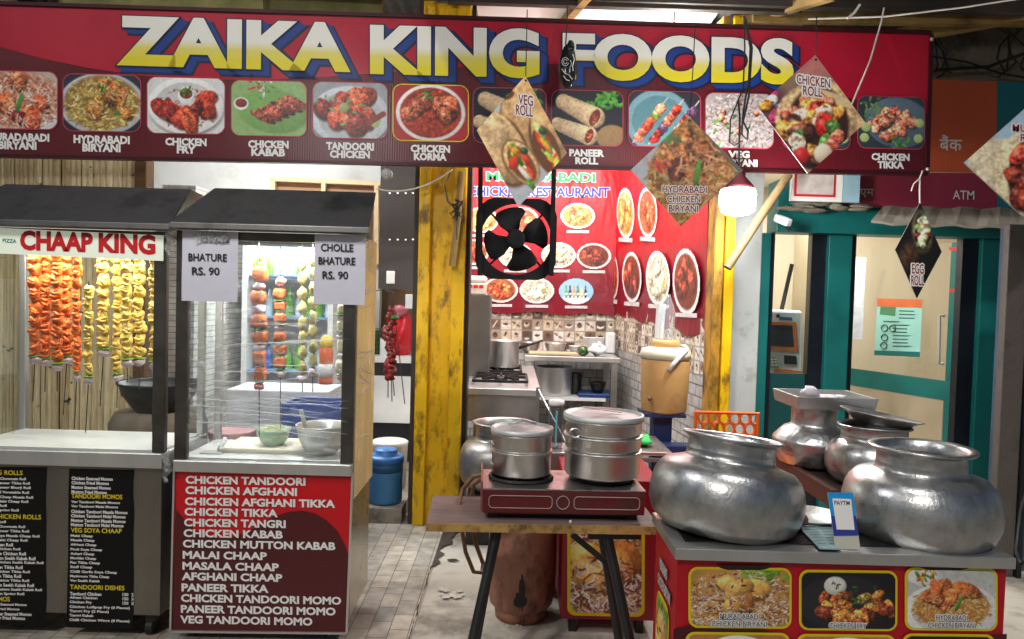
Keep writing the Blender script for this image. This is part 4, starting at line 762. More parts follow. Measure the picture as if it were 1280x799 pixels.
MB().tube([c + Vector((0, -.05, 0)), c + Vector((0, -.045, 0)), c + Vector((0, .1, 0))], [9 * k, 11.5 * k, 11.5 * k], 24).build('hub', FANM, t)
for q in range(4):
    a = R(45 + 90 * q); MB().bar(c + Vector((9 * k * math.cos(a), .06, 9 * k * math.sin(a))), c + Vector((46 * k * math.cos(a), .06, 46 * k * math.sin(a))), .018, .012).build('strut', FANM, t)
for x0, x1 in ((601, 600), (694, 689)): MB().bar(at(x0, 150, D - .03), at(x1, 345, D - .03), .03, .012, (0, 1, 0)).build('strap', FANM, t)

# ================================================================== glass food carts
FR = 3.0
def X(px, D=FR, py=430): return at(px, py, D).x
def cart(name, label, x0, x1, hood_x1, ztop, film):
    t = thing(name, label, 'cart', ((x0 + x1) / 2, FR + .25, 0)); b = FR + .42
    zl0, zl1 = (.735, .80) if not film else (.725, .775)
    MB().box(x0 + .012, x1 - .012, FR + .012, b, .10, zl0).build('base_cabinet', mat('cart_steel', (.20, .185, .155), .36, .85, .2, 3, .1, 40, dirt=(.15, .135, .11), dscale=3, damt=.35, stretch=(1, 1, .3)), t, bevel=.004)
    MB().box(x0, x1, FR - .012, b + .01, zl0, zl1).build('counter_ledge', STEEL, t, bevel=.005)
    MB().box(x0 + .02, x1 - .02, FR + .02, b - .02, zl1, zl1 + .006).build('case_floor', mat('case_floor', L(214, 214, 210), .3, .1, .06, 4), t)
    pw = .05
    for xx in (x0, x1 - pw): MB().box(xx, xx + pw, FR, FR + .035, zl1, ztop).build('corner_post', CASEM, t, bevel=.003)
    for xx in (x0 + .004, x1 - .034): MB().box(xx, xx + .03, b - .03, b, zl1, ztop).build('corner_post', STEEL, t, bevel=.003)
    MB().box(x0 + pw, x1 - pw, FR, FR + .035, ztop - .035, ztop).build('top_rail', CASEM, t); MB().box(x0 + .034, x1 - .034, b - .03, b, ztop - .03, ztop).build('top_rail', CASEM, t)
    if not film:
        MB().box(x0 + pw, x1 - pw, FR + .014, FR + .019, zl1 + .001, ztop - .036).build('glass_pane', GLASS, t)
    MB().box(x0 + .012, x0 + .017, FR + .04, b - .035, zl1 + .007, ztop - .01).build('glass_pane', GLASS, t)
    # hood
    hx0, hx1 = x0 - .01, hood_x1; P = [(FR - .05, ztop + .005), (FR - .045, ztop + .03), (FR + .08, ztop + .125), (FR + .19, ztop + .205), (b + .05, ztop + .215), (b + .05, ztop + .005)]
    mb = MB(); n = len(P); ins = [0, 0, .045, .085, .085, 0]; inr = [0, 0, .008, .02, .085, .085]
    vs = [(hx0 + i_, y, z) for (y, z), i_ in zip(P, ins)] + [(hx1 - i_, y, z) for (y, z), i_ in zip(P, inr)]
    mb.add(vs, [tuple(range(n)), tuple(range(n, 2 * n))[::-1]] + [(i, i + n, (i + 1) % n + n, (i + 1) % n) for i in range(n)])
    mb.build('hood', mat('hood_steel', (.10, .096, .092), .38, .6, .35, 3, .06, 12, dirt=(.035, .033, .03), dscale=3, damt=.4), t, bevel=.003)
    MB().box(x0 + .08, x1 - .08, FR + .05, FR + .075, ztop - .03, ztop - .012).build('led_strip', emat('led_' + name, (1, .98, .92), 4), t)
    lamp('AREA', ((x0 + x1) / 2, FR + .12, ztop - .035), 10 if not film else 11, parent=t, col=(1, .98, .92) if not film else (.97, .99, 1), target=((x0 + x1) / 2, FR + .27, 0), sx=x1 - x0 - .2, sy=.08)
    for xx in (x0 + .07, x1 - .07):
        for yy in (FR + .06, b - .06):
            o = MB().box(xx - .02, xx + .02, yy - .015, yy + .015, .06, .10).build('caster', BLACK, t); MB().tube([(xx - .014, yy, .035), (xx + .014, yy, .035)], .035, 16).build('wheel', BLACKR, o)
    return t, zl0, zl1, b
LX0, LX1 = X(-58), X(206); RX0, RX1 = X(219), X(443)
ZT_L, ZT_R = zat(100, 287, FR), zat(330, 291, FR)
ct, zl0, zl1, cb = cart('chaap_cart', 'steel and glass cart with orange and yellow skewers, headed CHAAP KING', LX0, LX1, X(217), ZT_L, False)
CP = Panel((LX0, FR - .002, 2), (LX1, FR - .002, 2), (LX0, FR - .002, 0)); SIGN = ct
mb = MB(); a, ex, ez = quad_map(CP, (-45, 283), (205, 294.5), (-45, 315)); mb.add([CP.pt(*p, o) for o in (.002, .006) for p in (a, a + ex, a + ex + ez, a + ez)], [(3, 2, 1, 0), (4, 5, 6, 7), (0, 1, 5, 4), (1, 2, 6, 5), (2, 3, 7, 6), (3, 0, 4, 7)])
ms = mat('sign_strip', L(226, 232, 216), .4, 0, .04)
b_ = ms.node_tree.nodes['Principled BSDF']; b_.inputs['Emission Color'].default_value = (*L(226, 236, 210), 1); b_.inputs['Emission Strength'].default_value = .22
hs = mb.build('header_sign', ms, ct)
for wd, BL, BR, h in (('CHAAP', (28, 311.5), (116, 314.5), 22), ('KING', (126, 314.5), (194, 317.5), 22)): text_on(CP, wd, BL, BR, h, .008, REDINK, hs, 'lettering', .05)
mb = MB()   # flared feet on the letters
text_on(CP, 'PIZZA', (5, 303), (22, 304), 4.5, .008, mat('teal_ink', L(40, 130, 130), .5), hs, 'lettering', .02)
CPm = Panel((LX0, FR + .012, 2), (LX1, FR + .012, 2), (LX0, FR + .012, 0))
for (x0, x1, y0, y1, nm) in ((-50, 58.5, 583, 782, 1), (87, 168, 586, 786, 2)):
    rng = random.Random(nm); pts = [(x0, y0), (x1, y0 + 1.5)] + [(x1 - .3 - rng.uniform(0, 1.3), y0 + (y1 - y0) * k / 12) for k in range(1, 12)] + [(x1 - 2, y1), (x0 - 3, y1 - 2)] + [(x0 - 3.2 * k / 12 + rng.uniform(-.5, .3), y0 + (y1 - y0) * k / 12) for k in range(11, 0, -1)]
    MB().poly([CPm.pt(*CPm.loc(*p), .003) for p in pts]).build('menu_sticker', mat('black_vinyl', L(14, 13, 13), .6, 0, .3, 4, spec=.2), ct)
m2 = [(597.5, 'Chicken Steamed Momos', 0), (603, 'Chicken Fried Momos', 0), (608.7, 'Mutton Steamed Momos', 0), (614.4, 'Mutton Fried Momos', 0), (620.4, 'TANDOORI MOMOS', 1), (627.3, 'Veg Tandoori Masala Momos', 0), (632.7, 'Veg Tandoori Malai Momos', 0), (638.8, 'Chicken Tandoori Masala Momos', 0), (644.2, 'Chicken Tandoori Malai Momos', 0), (650, 'Mutton Tandoori Masala Momos', 0), (655.4, 'Mutton Tandoori Malai Momos', 0), (663, 'VEG SOYA CHAAP', 1), (669.5, 'Malai Chaap', 0), (675, 'Masala Chaap', 0), (680.6, 'Afghani Chaap', 0), (686.5, 'Pindi Soya Chaap', 0), (692, 'Achari Chaap', 0), (697.5, 'Mughlai Chaap', 0), (703, 'Pan Tikka Chaap', 0), (708.5, 'Stuff Chaap', 0), (714.3, 'Chilli Garlic Soya Chaap', 0), (720, 'Mushroom Tikka Chaap', 0), (725.5, 'Veg Seekh Kabab', 0), (734, 'TANDOORI DISHES', 1), (741.5, 'Tandoori Chicken', 0), (746.8, 'Afgani Chicken', 0), (752.3, 'Chicken Fry', 0), (758.2, 'Chicken Lollipop Fry (6 Pieces)', 0), (763.5, 'Tangri Fry (2 Piece)', 0), (769, 'Tangri Kabab', 0), (774.6, 'Chilli Chicken Wings (8 Pieces)', 0)]
wl, yl = [], []
for y, s_, hd in m2:
    x0 = 90.5 - (y - 597) * .016; wd_ = len(s_) * (4.45 if hd else 2.38) + 1; (yl if hd else wl).append((s_, (x0, y + 2), (x0 + wd_, y + 2 + wd_ * .024), 5.6 if hd else 3.9))
for y, a_, b2 in ((741.5, '130', '2'), (746.8, '150', '24'), (752.3, '150', '25')): wl.append((a_, (154, y + 3), (161, y + 3.2), 3.6)); wl.append((b2, (165, y + 3.3), (167.5, y + 3.4), 3.6))
m1 = [(591.8, 29, 'VEG ROLLS', 1), (599, 33, 'Veg Chowmein Roll', 0), (604.5, 38, 'Veg Paneer Tikka Roll', 0), (610, 39, 'Veg Paneer Bhurji Roll', 0), (616, 37, 'Mixed Vegetable Roll', 0), (622, 42, 'Soya Chaap Masala Roll', 0), (627.3, 36, 'Soya Malai Chaap Roll', 0), (632.3, 9, 'Veg Roll', 0), (638, 24, 'Veg Spring Roll', 0), (647, 52, 'EGG & CHICKEN ROLLS', 1), (652.5, 8, 'Egg Roll', 0), (658.7, 32, 'Egg Chowmein Roll', 0), (664.3, 37, 'Egg Paneer Tikka Roll', 0), (670.5, 50, 'Egg Soya Masala Chaap Roll', 0), (675.6, 35, 'Egg Malai Chaap Roll', 0), (680.7, 17, 'Chicken Roll', 0), (686.5, 26, 'Egg Chicken Roll', 0), (692, 33, 'Double Chicken Roll', 0), (698, 45, 'Mutton Seekh Kabab Roll', 0), (703.7, 55, 'Egg Chicken Seekh Kabab Roll', 0), (709, 29, 'Chicken Tikka Roll', 0), (715, 38, 'Egg Chicken Tikka Roll', 0), (720, 27, 'Mutton Tikka Roll', 0), (726, 37, 'Egg Mutton Tikka Roll', 0), (731.5, 43, 'Mutton Seekh Kabab Roll', 0), (737.5, 53, 'Egg Mutton Seekh Kabab Roll', 0), (742.5, 31, 'Chicken Spring Roll', 0), (749.5, 13, 'VEG MOMOS', 1), (756, 34, 'Veg Steamed Momos', 0), (761.5, 25, 'Veg Fried Momos', 0), (767.5, 40, 'Paneer Steamed Momos', 0), (772.5, 32, 'Paneer Fried Momos', 0)]
for y, x1, s_, hd in m1:
    wd_ = len(s_) * (4.4 if hd else 2.38) + 1; (yl if hd else wl).append((s_, (x1 - wd_, y + 2 - wd_ * .02), (x1, y + 2), 5.6 if hd else 3.9))
lines_on(CPm, wl, .0042, WHITEINK, ct, 'menu_lettering', .03, single=True); lines_on(CPm, yl, .0042, YELINK, ct, 'menu_headings', .012, res=4, single=True)

t2, rl0, rl1, rb = cart('skewer_cart', 'film wrapped glass cart with red price menu and paneer skewers', RX0, RX1, X(461), ZT_R, True)
MB().box(RX0 + .05, RX1 - .05, FR + .012, FR + .018, rl1 + .001, ZT_R - .036).build('glass_pane', FILMG, t2)
TANF = mat('tan_film', L(222, 200, 154), .25, 0, .2, 5, 1, 9, dirt=L(186, 158, 104), dscale=3, damt=.5, stretch=(1, 1, .4), coat=.5)
MB().box(RX1 - .001, RX1 + .006, FR + .02, rb, .62, ZT_R).build('side_film', TANF, t2)
MB().box(RX1 - .008, RX1 - .002, FR + .02, rb - .02, .11, .715).build('side_sheet', mat('yellow_reflect', (.5, .45, .36), .3, .9, .25, 3, .2, 8), t2)
RP = Panel((RX0, FR + .012, 2), (RX1, FR + .012, 2), (RX0, FR + .012, 0)); L_ = lambda px, py, o: RP.pt(*RP.loc(px, py), o)
q4 = lambda x, y: (200 + x / 3.49, 570 + y / 3.49)
MB().poly([L_(*p, .004) for p in (q4(66, 58), q4(842, 70), q4(816, 768), q4(50, 760))]).build('menu_board', REDP, t2)
MB().poly([L_(*p, .006) for p in [q4(72, 232), q4(110, 275), q4(150, 318), q4(200, 345), q4(260, 358), q4(320, 352), q4(380, 330), q4(440, 296), q4(500, 262), q4(560, 243), q4(620, 237), q4(680, 250), q4(730, 280), q4(775, 325), q4(805, 380), q4(829, 440), q4(816, 766), q4(51, 758)]]).build('menu_swoosh', DARKRED, t2)
rl = [('CHICKEN TANDOORI', 118, 635, 105), ('CHICKEN AFGHANI', 117, 598, 150), ('CHICKEN AFGHANI TIKKA', 115, 763, 200), ('CHICKEN TIKKA', 113, 513, 243), ('CHICKEN TANGRI', 111, 549, 290), ('CHICKEN KABAB', 109, 536, 336), ('CHICKEN MUTTON KABAB', 106, 765, 384), ('MALAI CHAAP', 105, 467, 430), ('MASALA CHAAP', 104, 519, 478), ('AFGHANI CHAAP', 102, 534, 524), ('PANEER TIKKA', 100, 473, 572), ('CHICKEN TANDOORI MOMO', 98, 790, 621), ('PANEER TANDOORI MOMO', 97, 766, 668), ('VEG TANDOORI MOMO', 95, 665, 713)]
lines_on(RP, [(s_, q4(a_, y + 17 - (b2 - a_) * .009), q4(b2, y + 17 + (b2 - a_) * .009), 9) for s_, a_, b2, y in rl], .0085, WHITEINK, t2, 'menu_lettering', .04, res=3)
mb = MB()
for p0, p1 in ((q4(50, 762), q4(816, 770)), (q4(50, 762), q4(66, 58)), (q4(816, 770), q4(842, 70))): mb.bar(L_(*p0, .006), L_(*p1, .006), .008, .012, (0, 1, 0))
mb.build('menu_trim', STEEL, t2)
rng = random.Random(9); FB = glass_mat('film_bunch', refl=1, rough=.12, bump=.6, bscale=30, milk=.22)
for cx, cy_ in ((212, 300), (209, 585)):
    mb = MB(); mb.tube([at(cx + rng.uniform(-4, 4), cy_ + d_, FR - .02) for d_ in (-22, -14, -6, 2, 10, 18)], [.006, .016, .012, .02, .011, .008], 9); mb.build('film_bunch', FB, t2)
mb = MB(); rng = random.Random(17)
for i in range(30):
    y = rng.choice([rng.uniform(385, 440), rng.uniform(455, 545), rng.uniform(495, 530)]); xa = rng.uniform(232, 340); xb = min(436, xa + rng.uniform(40, 190)); sl = rng.uniform(-.06, .16); n = 7
    mb.tube([at(xa + (xb - xa) * q / n, y + sl * (xb - xa) * q / n + rng.uniform(-1.2, 1.2), FR - .004) for q in range(n + 1)], [.0004] + [rng.uniform(.0006, .0022) for _ in range(n - 1)] + [.0004], 5)
mb.build('film_creases', glass_mat('film_crease', refl=1, rough=.18, milk=.3, milkcol=(.9, .9, .92)), t2, 'all')
mb = MB()
for i in range(16):
    y = rng.uniform(310, 560); z_ = zat(450, y, 3.2); s_ = rng.uniform(-.12, .12); mb.tube([(RX1 + .008, FR + .03, z_), (RX1 + .010, FR + .15 + rng.uniform(-.05, .05), z_ + s_ * .4 + rng.uniform(-.01, .01)), (RX1 + .008, rb - .02, z_ + s_)], [.0006, .003, .0006], 5)
mb.build('side_creases', MATS['film_crease'], t2, 'all')
def note(p, lines, label, D=FR - .01, curl=0):
    t = thing('paper_note', label, 'note', at((p[0] + p[1]) / 2, p[3], D)); P = Panel(at(p[0], p[2], D), at(p[1], p[2] + (p[1] - p[0]) * .025, D), at(p[0], p[3], D)); mb = MB(); vs = []
    for j in range(9):
        for i in range(9): vs.append(P.pt(P.w * i / 8, P.h * j / 8, .0012 * math.sin(i * 1.1 + j * .8)))
    mb.add(vs, [(j * 9 + i, j * 9 + i + 1, j * 9 + i + 10, j * 9 + i + 9) for i in range(8) for j in range(8)]); mb.build('sheet', PAPER, t, 'all')
    lines_on(P, [(s_, (x0, y), (x1, y + (x1 - x0) * .02), h) for s_, x0, x1, y, h in lines], .0030, INK, t, 'lettering', .022, 3); return t, P
note((392, 456, 292.5, 380), (('CHOLLE', 401.5, 441.5, 314, 9), ('BHATURE', 398.5, 444, 330.5, 9), ('RS. 90', 403.5, 435, 348.5, 9.3)), 'white paper note reading CHOLLE BHATURE RS. 90 on the right of the glass')
tn, Pn = note((227, 297, 288, 376), (('BHATURE', 236, 283.5, 326, 9), ('RS. 90', 240.5, 274.5, 343.5, 9.3)), 'wrinkled paper note reading BHATURE RS. 90 with crumpled film over its top line')
lines_on(Pn, [('CHOLLE', (252, 303), (287, 304), 7)], .0055, INK, tn, 'lettering', .022)
mb = MB(); rng = random.Random(5)
for k in range(7): mb.lump(at(248 + k * 5.5, 297 + rng.uniform(-2, 2), FR - .016), .016, .006, .022, rng, .4, 8, 6)
mb.build('crumpled_film', glass_mat('crumple', refl=1, rough=.15, bump=.5, bscale=40, milk=.45), tn)

# ---- skewers inside the carts
ORG = mat('orange_chaap', L(232, 112, 36), .52, 0, .32, 30, .7, 60, dirt=L(176, 66, 20), dscale=26, damt=.4)
YCH = mat('yellow_chaap', L(220, 186, 88), .52, 0, .26, 30, .7, 60, dirt=L(172, 126, 40), dscale=26, damt=.35)
ONI = mat('onion', L(196, 172, 180), .4, 0, .1, 20); GRN = mat('green_pepper', L(120, 160, 40), .35, 0, .25, 20); GRND = mat('dark_green_pepper', L(58, 100, 34), .3, 0, .25, 20)
RODM = mat('skewer_steel', (.06, .055, .05), .5, .6)
def chaap(px, y0, y1, yr, D, col, w_, label, seed, drift=0):
    w_ *= .82
    rng = random.Random(seed); base = at(px - drift, yr, D); t = thing('chaap_skewer', label, 'skewer', base, 'chaap skewers hanging in the left glass case')
    k = D / 900; n = max(4, int((y1 - y0) / 15)); mb = MB(); step = (y1 - y0) / n
    for i in range(n):
        y = y0 + step * (i + .5); x = px + rng.uniform(-1.2, 1.2); c = at(x, y, D)
        mb.lump(c, w_ * k * rng.uniform(.36, .58), w_ * k * .34, step * k * rng.uniform(.46, .6), rng, .19, 14, 9, .8)
        for q in range(3):
            a = rng.uniform(-.7, .7); sd_ = rng.choice((-1, 1)); d_ = Vector((math.cos(a), 0, math.sin(a))) * w_ * k * .40; m_ = c + Vector((w_ * k * rng.uniform(-.12, .12), -w_ * k * rng.uniform(.26, .38), step * k * rng.uniform(-.4, .4)))
            mb.tube([m_ - d_, m_ - d_ * .4 + Vector((0, -.004, .003)), m_ + d_ * .4 + Vector((0, -.003, -.002)), m_ + d_ + Vector((0, .004, .002))], [.002, .0065, .0075, .002], 7)
    mb.build('chaap', col, t, 'all')
    mb = MB(); mb.lump(at(px, y1 + 1, D), w_ * k * .55, w_ * k * .5, .006, rng, .2, 10, 5); mb.build('pepper_slice', GRN, t, 'all')
    mb = MB(); mb.lump(at(px, y1 + 6, D), w_ * k * .5, w_ * k * .45, .018, rng, .15, 10, 6); mb.build('onion', ONI, t, 'all')
    MB().tube([at(px + (1 if y0 > 330 else 0), 296, D) if y0 < 330 else at(px, y0 - 6, D), at(px, y1, D), at(px - drift, yr, D)], .0022, 6).build('rod', RODM, t)
sk = [(44, 312, 444, 502, 3.17, ORG, 17, 'orange chaap skewer, leftmost in the left case', 3), (57, 312, 447, 490, 3.24, ORG, 18, 'orange chaap skewer just right of the leftmost one', 1), (71.5, 312, 453, 489, 3.15, ORG, 17, 'third orange chaap skewer from the left with dark onion end', 0), (84, 312, 444, 519, 3.22, ORG, 18, 'fourth orange chaap skewer from the left', 5), (96, 316, 466, 536, 3.12, ORG, 12, 'narrow orange chaap skewer next to the short pale one', 3), (111, 358, 470, 541, 3.08, YCH, 14, 'short pale yellow chaap skewer starting lower than the rest', 4), (130, 312, 435, 508, 3.2, YCH, 19, 'wide yellow chaap skewer with a white onion end, right of the short one', 5), (147, 314, 466, 510, 3.28, YCH, 15, 'yellow chaap skewer hanging lowest of the right group', 1), (159, 312, 448, 478, 3.15, YCH, 17, 'yellow chaap skewer fourth from the right post', 0), (174, 312, 447, 487, 3.2, YCH, 17, 'yellow chaap skewer second from the right post', 0), (193, 316, 451, 530, 3.1, YCH, 15, 'rightmost yellow chaap skewer against the black post', 3)]
for i, (px, y0, y1, yr, D, col, w_, lab, dr) in enumerate(sk): chaap(px, y0, y1, yr, D, col, w_, lab, i + 1, dr)
PAN = mat('paneer_tikka', L(206, 104, 40), .5, 0, .4, 34, .6, 50, dirt=L(84, 36, 16), dscale=34, damt=.55); PANW = mat('paneer_malai', L(214, 204, 168), .5, 0, .2, 30, .3, 50, dirt=L(110, 96, 50), dscale=34, damt=.35); SOY = mat('soya_bead', L(170, 160, 96), .5, 0, .3, 26, .4, 50, dirt=L(106, 98, 50), dscale=24, damt=.4); TOM = mat('tomato_red', L(206, 84, 60), .35, 0, .2, 20)
def kebab(px, items, ytop, yr, D, label, seed):
    rng = random.Random(seed); t = thing('kebab_skewer', label, 'skewer', at(px, yr, D), 'skewers hanging in the right glass case'); k = D / 900; groups = {}
    for kind, y0, y1, w_ in items:
        g = groups.setdefault(kind, MB()); c = at(px + rng.uniform(-.6, .6), (y0 + y1) / 2, D); h = (y1 - y0) / 2 * k
        if kind in ('paneer', 'malai_paneer'):
            g.lump(c + Vector((rng.uniform(-.004, .004), 0, 0)), w_ * k * rng.uniform(.44, .53), w_ * k * .45, h * 1.0, rng, .09, 16, 11, .5)
        elif kind == 'leaf':
            for q in range(5): g.lump(c + Vector((rng.uniform(-.02, .02), rng.uniform(-.01, .01), rng.uniform(-.01, .02))), .008, .006, .014, rng, .3, 7, 5)
        else: g.lump(c, w_ * k * .5, w_ * k * .46, h * 1.05, rng, .17, 13, 9)
    for kind, g in groups.items(): g.build(kind, {'paneer': PAN, 'malai_paneer': PANW, 'onion': ONI, 'pepper': GRND, 'leaf': GRN, 'soya': SOY, 'tomato': TOM}[kind], t, 'all')
    MB().tube([at(px, 296, D), at(px, ytop, D), at(px, yr, D)], .0025, 6).build('rod', RODM, t)
kebab(324, [('leaf', 324, 334, 14), ('paneer', 333, 352, 17), ('onion', 353, 363, 14), ('paneer', 363, 380, 16), ('onion', 381, 392, 16), ('paneer', 393, 411, 18), ('pepper', 411, 414, 17), ('paneer', 413, 430, 17), ('onion', 430, 439, 13), ('paneer', 439, 458, 16), ('paneer', 459, 476, 15), ('pepper', 476, 479, 15), ('tomato', 479, 487, 14)], 326, 546, 3.12, 'orange paneer skewer topped with green leaf', 1)
kebab(350.5, [('onion', 346, 357, 13), ('paneer', 361, 374, 14), ('pepper', 374, 377, 14), ('paneer', 377, 388, 14), ('paneer', 391, 404, 15), ('pepper', 404, 407, 17), ('onion', 407, 414, 13), ('paneer', 414, 428, 14), ('pepper', 428, 431, 15), ('paneer', 431, 444, 14), ('paneer', 446, 460, 14), ('pepper', 460, 463, 15), ('onion', 463, 471, 13)], 347, 545, 3.22, 'orange paneer skewer with dark pepper slices, right of the leafy one', 2)
kebab(378, [('soya', 321 + 18.5 * i, 338 + 18.5 * i, 11) for i in range(8)] + [('onion', 469, 478, 13)], 321, 490, 3.2, 'pale greenish soya skewer left of its longer neighbour', 3)
kebab(391, [('soya', 316 + 18 * i, 333 + 18 * i, 11) for i in range(8)] + [('onion', 460, 471, 12)], 316, 490, 3.16, 'long pale greenish soya skewer beside the price note', 4)
kebab(427.5, [('malai_paneer', 380, 392, 12), ('pepper', 392, 395, 17), ('onion', 395, 400, 12), ('malai_paneer', 400, 413, 13), ('pepper', 413, 416, 15), ('onion', 417, 424, 13), ('malai_paneer', 424, 440, 13), ('onion', 441, 447, 12), ('malai_paneer', 449, 467, 15), ('pepper', 467, 470, 15), ('tomato', 470, 477, 12)], 378, 515, 3.1, 'white malai paneer skewer under the right price note', 5)
# ---- on the floor of the right cart
zc = rl1 + .006
o = MB().box(X(288, 3.24), X(402, 3.24), 3.12, 3.38, zc, zc + .02).build('cutting_board', mat('cream_board', L(214, 206, 184), .6, 0, .1, 6), bevel=.006); tag(o, 'cream plastic cutting board in the right glass case', 'cutting board')
k = 3.2 / 900
t = thing('salad_bowl', 'translucent green plastic bowl of shredded salad on the cutting board', 'bowl', (X(344, 3.22), 3.22, zc + .02))
MB().lathe([(0, 0), (.04, 0), (.058, .02), (.072, .06), (.076, .075), (.073, .075), (.066, .04), (.05, .012), (0, .008)], (X(344, 3.22), 3.22, zc + .02), 28).build('bowl', mat('green_plastic', L(176, 206, 176), .25, 0, .1, 10), t, 'all')
mb = MB(); rng = random.Random(7)
for i in range(60):
    p = Vector((X(344, 3.22) + rng.gauss(0, .025), 3.22 + rng.gauss(0, .025), zc + .08 + rng.uniform(0, .025))); mb.tube([p, p + Vector((rng.uniform(-.025, .025), rng.uniform(-.02, .02), rng.uniform(-.006, .01)))], .0022, 4)
mb.build('salad', mat('salad', L(196, 190, 120), .6, 0, .3, 40), t)
t = thing('mixing_bowl', 'steel mixing bowl with a ladle handle in the right glass case', 'bowl', (X(404, 3.14), 3.14, zc)); c = (X(404, 3.14), 3.16, zc)
MB().lathe([(0, 0), (.055, 0), (.085, .03), (.105, .08), (.112, .125), (.118, .128), (.115, .131), (.107, .125), (.098, .08), (.078, .034), (.05, .008), (0, .006)], c, 40).build('bowl', STEEL, t, 'all')
MB().bar((X(388, 3.14), 3.14, zc + .06), at(376, 512, 3.10), .018, .004, (0, 1, 0)).build('ladle', STEEL, t)
t = thing('meat_cleaver', 'cleaver with pale handle lying beside the cutting board', 'knife', (X(265, 3.15), 3.15, zc)); MB().box(X(256, 3.12), X(282, 3.12), 3.08, 3.14, zc + .002, zc + .006).build('blade', STEEL, t); MB().tube([(X(277, 3.14), 3.14, zc + .012), (X(283, 3.26), 3.26, zc + .03)], .012, 10).build('handle', mat('pale_handle', L(186, 186, 182), .4), t, 'all')

# ================================================================== behind the carts
BAM = island_mat('bamboo_slats', L(226, 208, 168), L(192, 168, 126), .7, spots=L(50, 38, 28))
t = thing('bamboo_screen', 'wall of split bamboo slats behind the left cart', 'wall', (at(70, 400, 4.4).x, 4.4, 0)); rng = random.Random(12); x = at(-90, 300, 4.4).x; xe = at(170, 300, 4.4).x; mb = MB()
while x < xe:
    w_ = rng.uniform(.018, .045); y = 4.4 + rng.uniform(-.008, .008); mb.add([(x + w_ * (.5 - .5 * math.cos(a)), y - w_ * .4 * math.sin(a), z) for z in (0, 2.5 + rng.uniform(-.02, .02)) for a in np.linspace(0, math.pi, 6)], [(i, i + 1, i + 7, i + 6) for i in range(5)]); x += w_ * rng.uniform(.9, 1.02)
mb.build('slats', BAM, t, 'all', angle=60); MB().box(at(-90, 300, 4.4).x, xe, 4.42, 4.45, 0, 2.5).build('backing', mat('bamboo_gap', L(86, 66, 42), .8), t)
x0, x1 = at(171, 300, 4.38).x, at(186, 300, 4.38).x
o = MB().box(x0, x1, 4.34, 4.44, 0, 2.6).build('brown_post', mat('brown_post', L(92, 62, 26), .7, 0, .3, 6, .3, 16, dirt=L(30, 24, 20), dscale=5, damt=.5), bevel=.006); tag(o, 'dark brown wooden post at the end of the bamboo screen', 'post')
t = thing('tandoor_pan', 'big black pan on a clay oven behind the left cart', 'pan', (at(195, 520, 4.0).x, 4.0, 0)); c = (at(197, 500, 3.95).x, 3.97, 0); kz = zat(197, 478, 3.95)
MB().lathe([(.24, 0), (.25, kz - .22), (.22, kz - .16)], c, 32).build('oven', mat('clay', L(112, 100, 86), .9, 0, .25, 5, .5, 14), t, 'all')
MB().lathe([(0, kz - .17), (.12, kz - .16), (.19, kz - .06), (.205, kz), (.215, kz + .004), (.215, kz - .006), (.19, kz - .02), (.11, kz - .14), (0, kz - .15)], c, 40).build('pan', mat('sooty_steel', (.05, .05, .052), .4, .7, .3, 8), t, 'all')
# white wall and brown window at far left back
o = MB().box(at(150, 300, 6.2).x, at(476, 300, 6.2).x, 6.2, 6.3, 0, 3.4).build('white_wall', mat('grey_white_paint', L(188, 188, 184), .7, 0, .08, 2, dirt=L(160, 156, 146), dscale=1.5, damt=.35)); tag(o, 'bright white wall high behind the two carts', 'wall')
t = thing('wooden_window', 'wooden framed window with brown boards behind the right cart', 'window', at(405, 245, 6.15)); 
mb = MB(); PW = lambda x, y: at(x, y, 6.16)
MB().add([PW(343, 225), PW(470, 231), PW(470, 330), PW(343, 330)], [(0, 1, 2, 3)]).build('board', mat('brown_board', L(146, 106, 72), .6, 0, .15, 4, stretch=(.3, 1, 1)), t)
for a_, b2 in (((339, 224), (476, 230)), ((342, 224), (342, 330)), ((405, 227), (405, 330)), ((471, 230), (471, 330))): mb.bar(at(*a_, 6.13), at(*b2, 6.13), .035, .05, (0, 1, 0))
mb.build('frame', mat('pale_wood', L(206, 178, 138), .6, 0, .15, 6), t)
o = MB().box(-4.6, -3.4, 4.6, 7.6, 0, 3.4).build('side_wall', CONC); tag(o, 'dark concrete wall beyond the bamboo screen', 'wall')
o = MB().box(-3.5, -.7, 7.5, 7.6, 0, 3.4).build('rear_wall', WHITEP); tag(o, 'white rear wall behind the fridge', 'wall')
o = MB().box(at(268, 400, 5.9).x, at(300, 400, 5.9).x + .02, 5.0, 6.1, .1, 2.2).build('tiled_side_wall', brick_mat('grey_wall_tiles', L(220, 218, 212), L(200, 198, 192), L(140, 138, 132), 5, .7, .2, .015, .4, .5, 'XZ')); tag(o, 'grey tiled wall left of the fridge', 'wall')
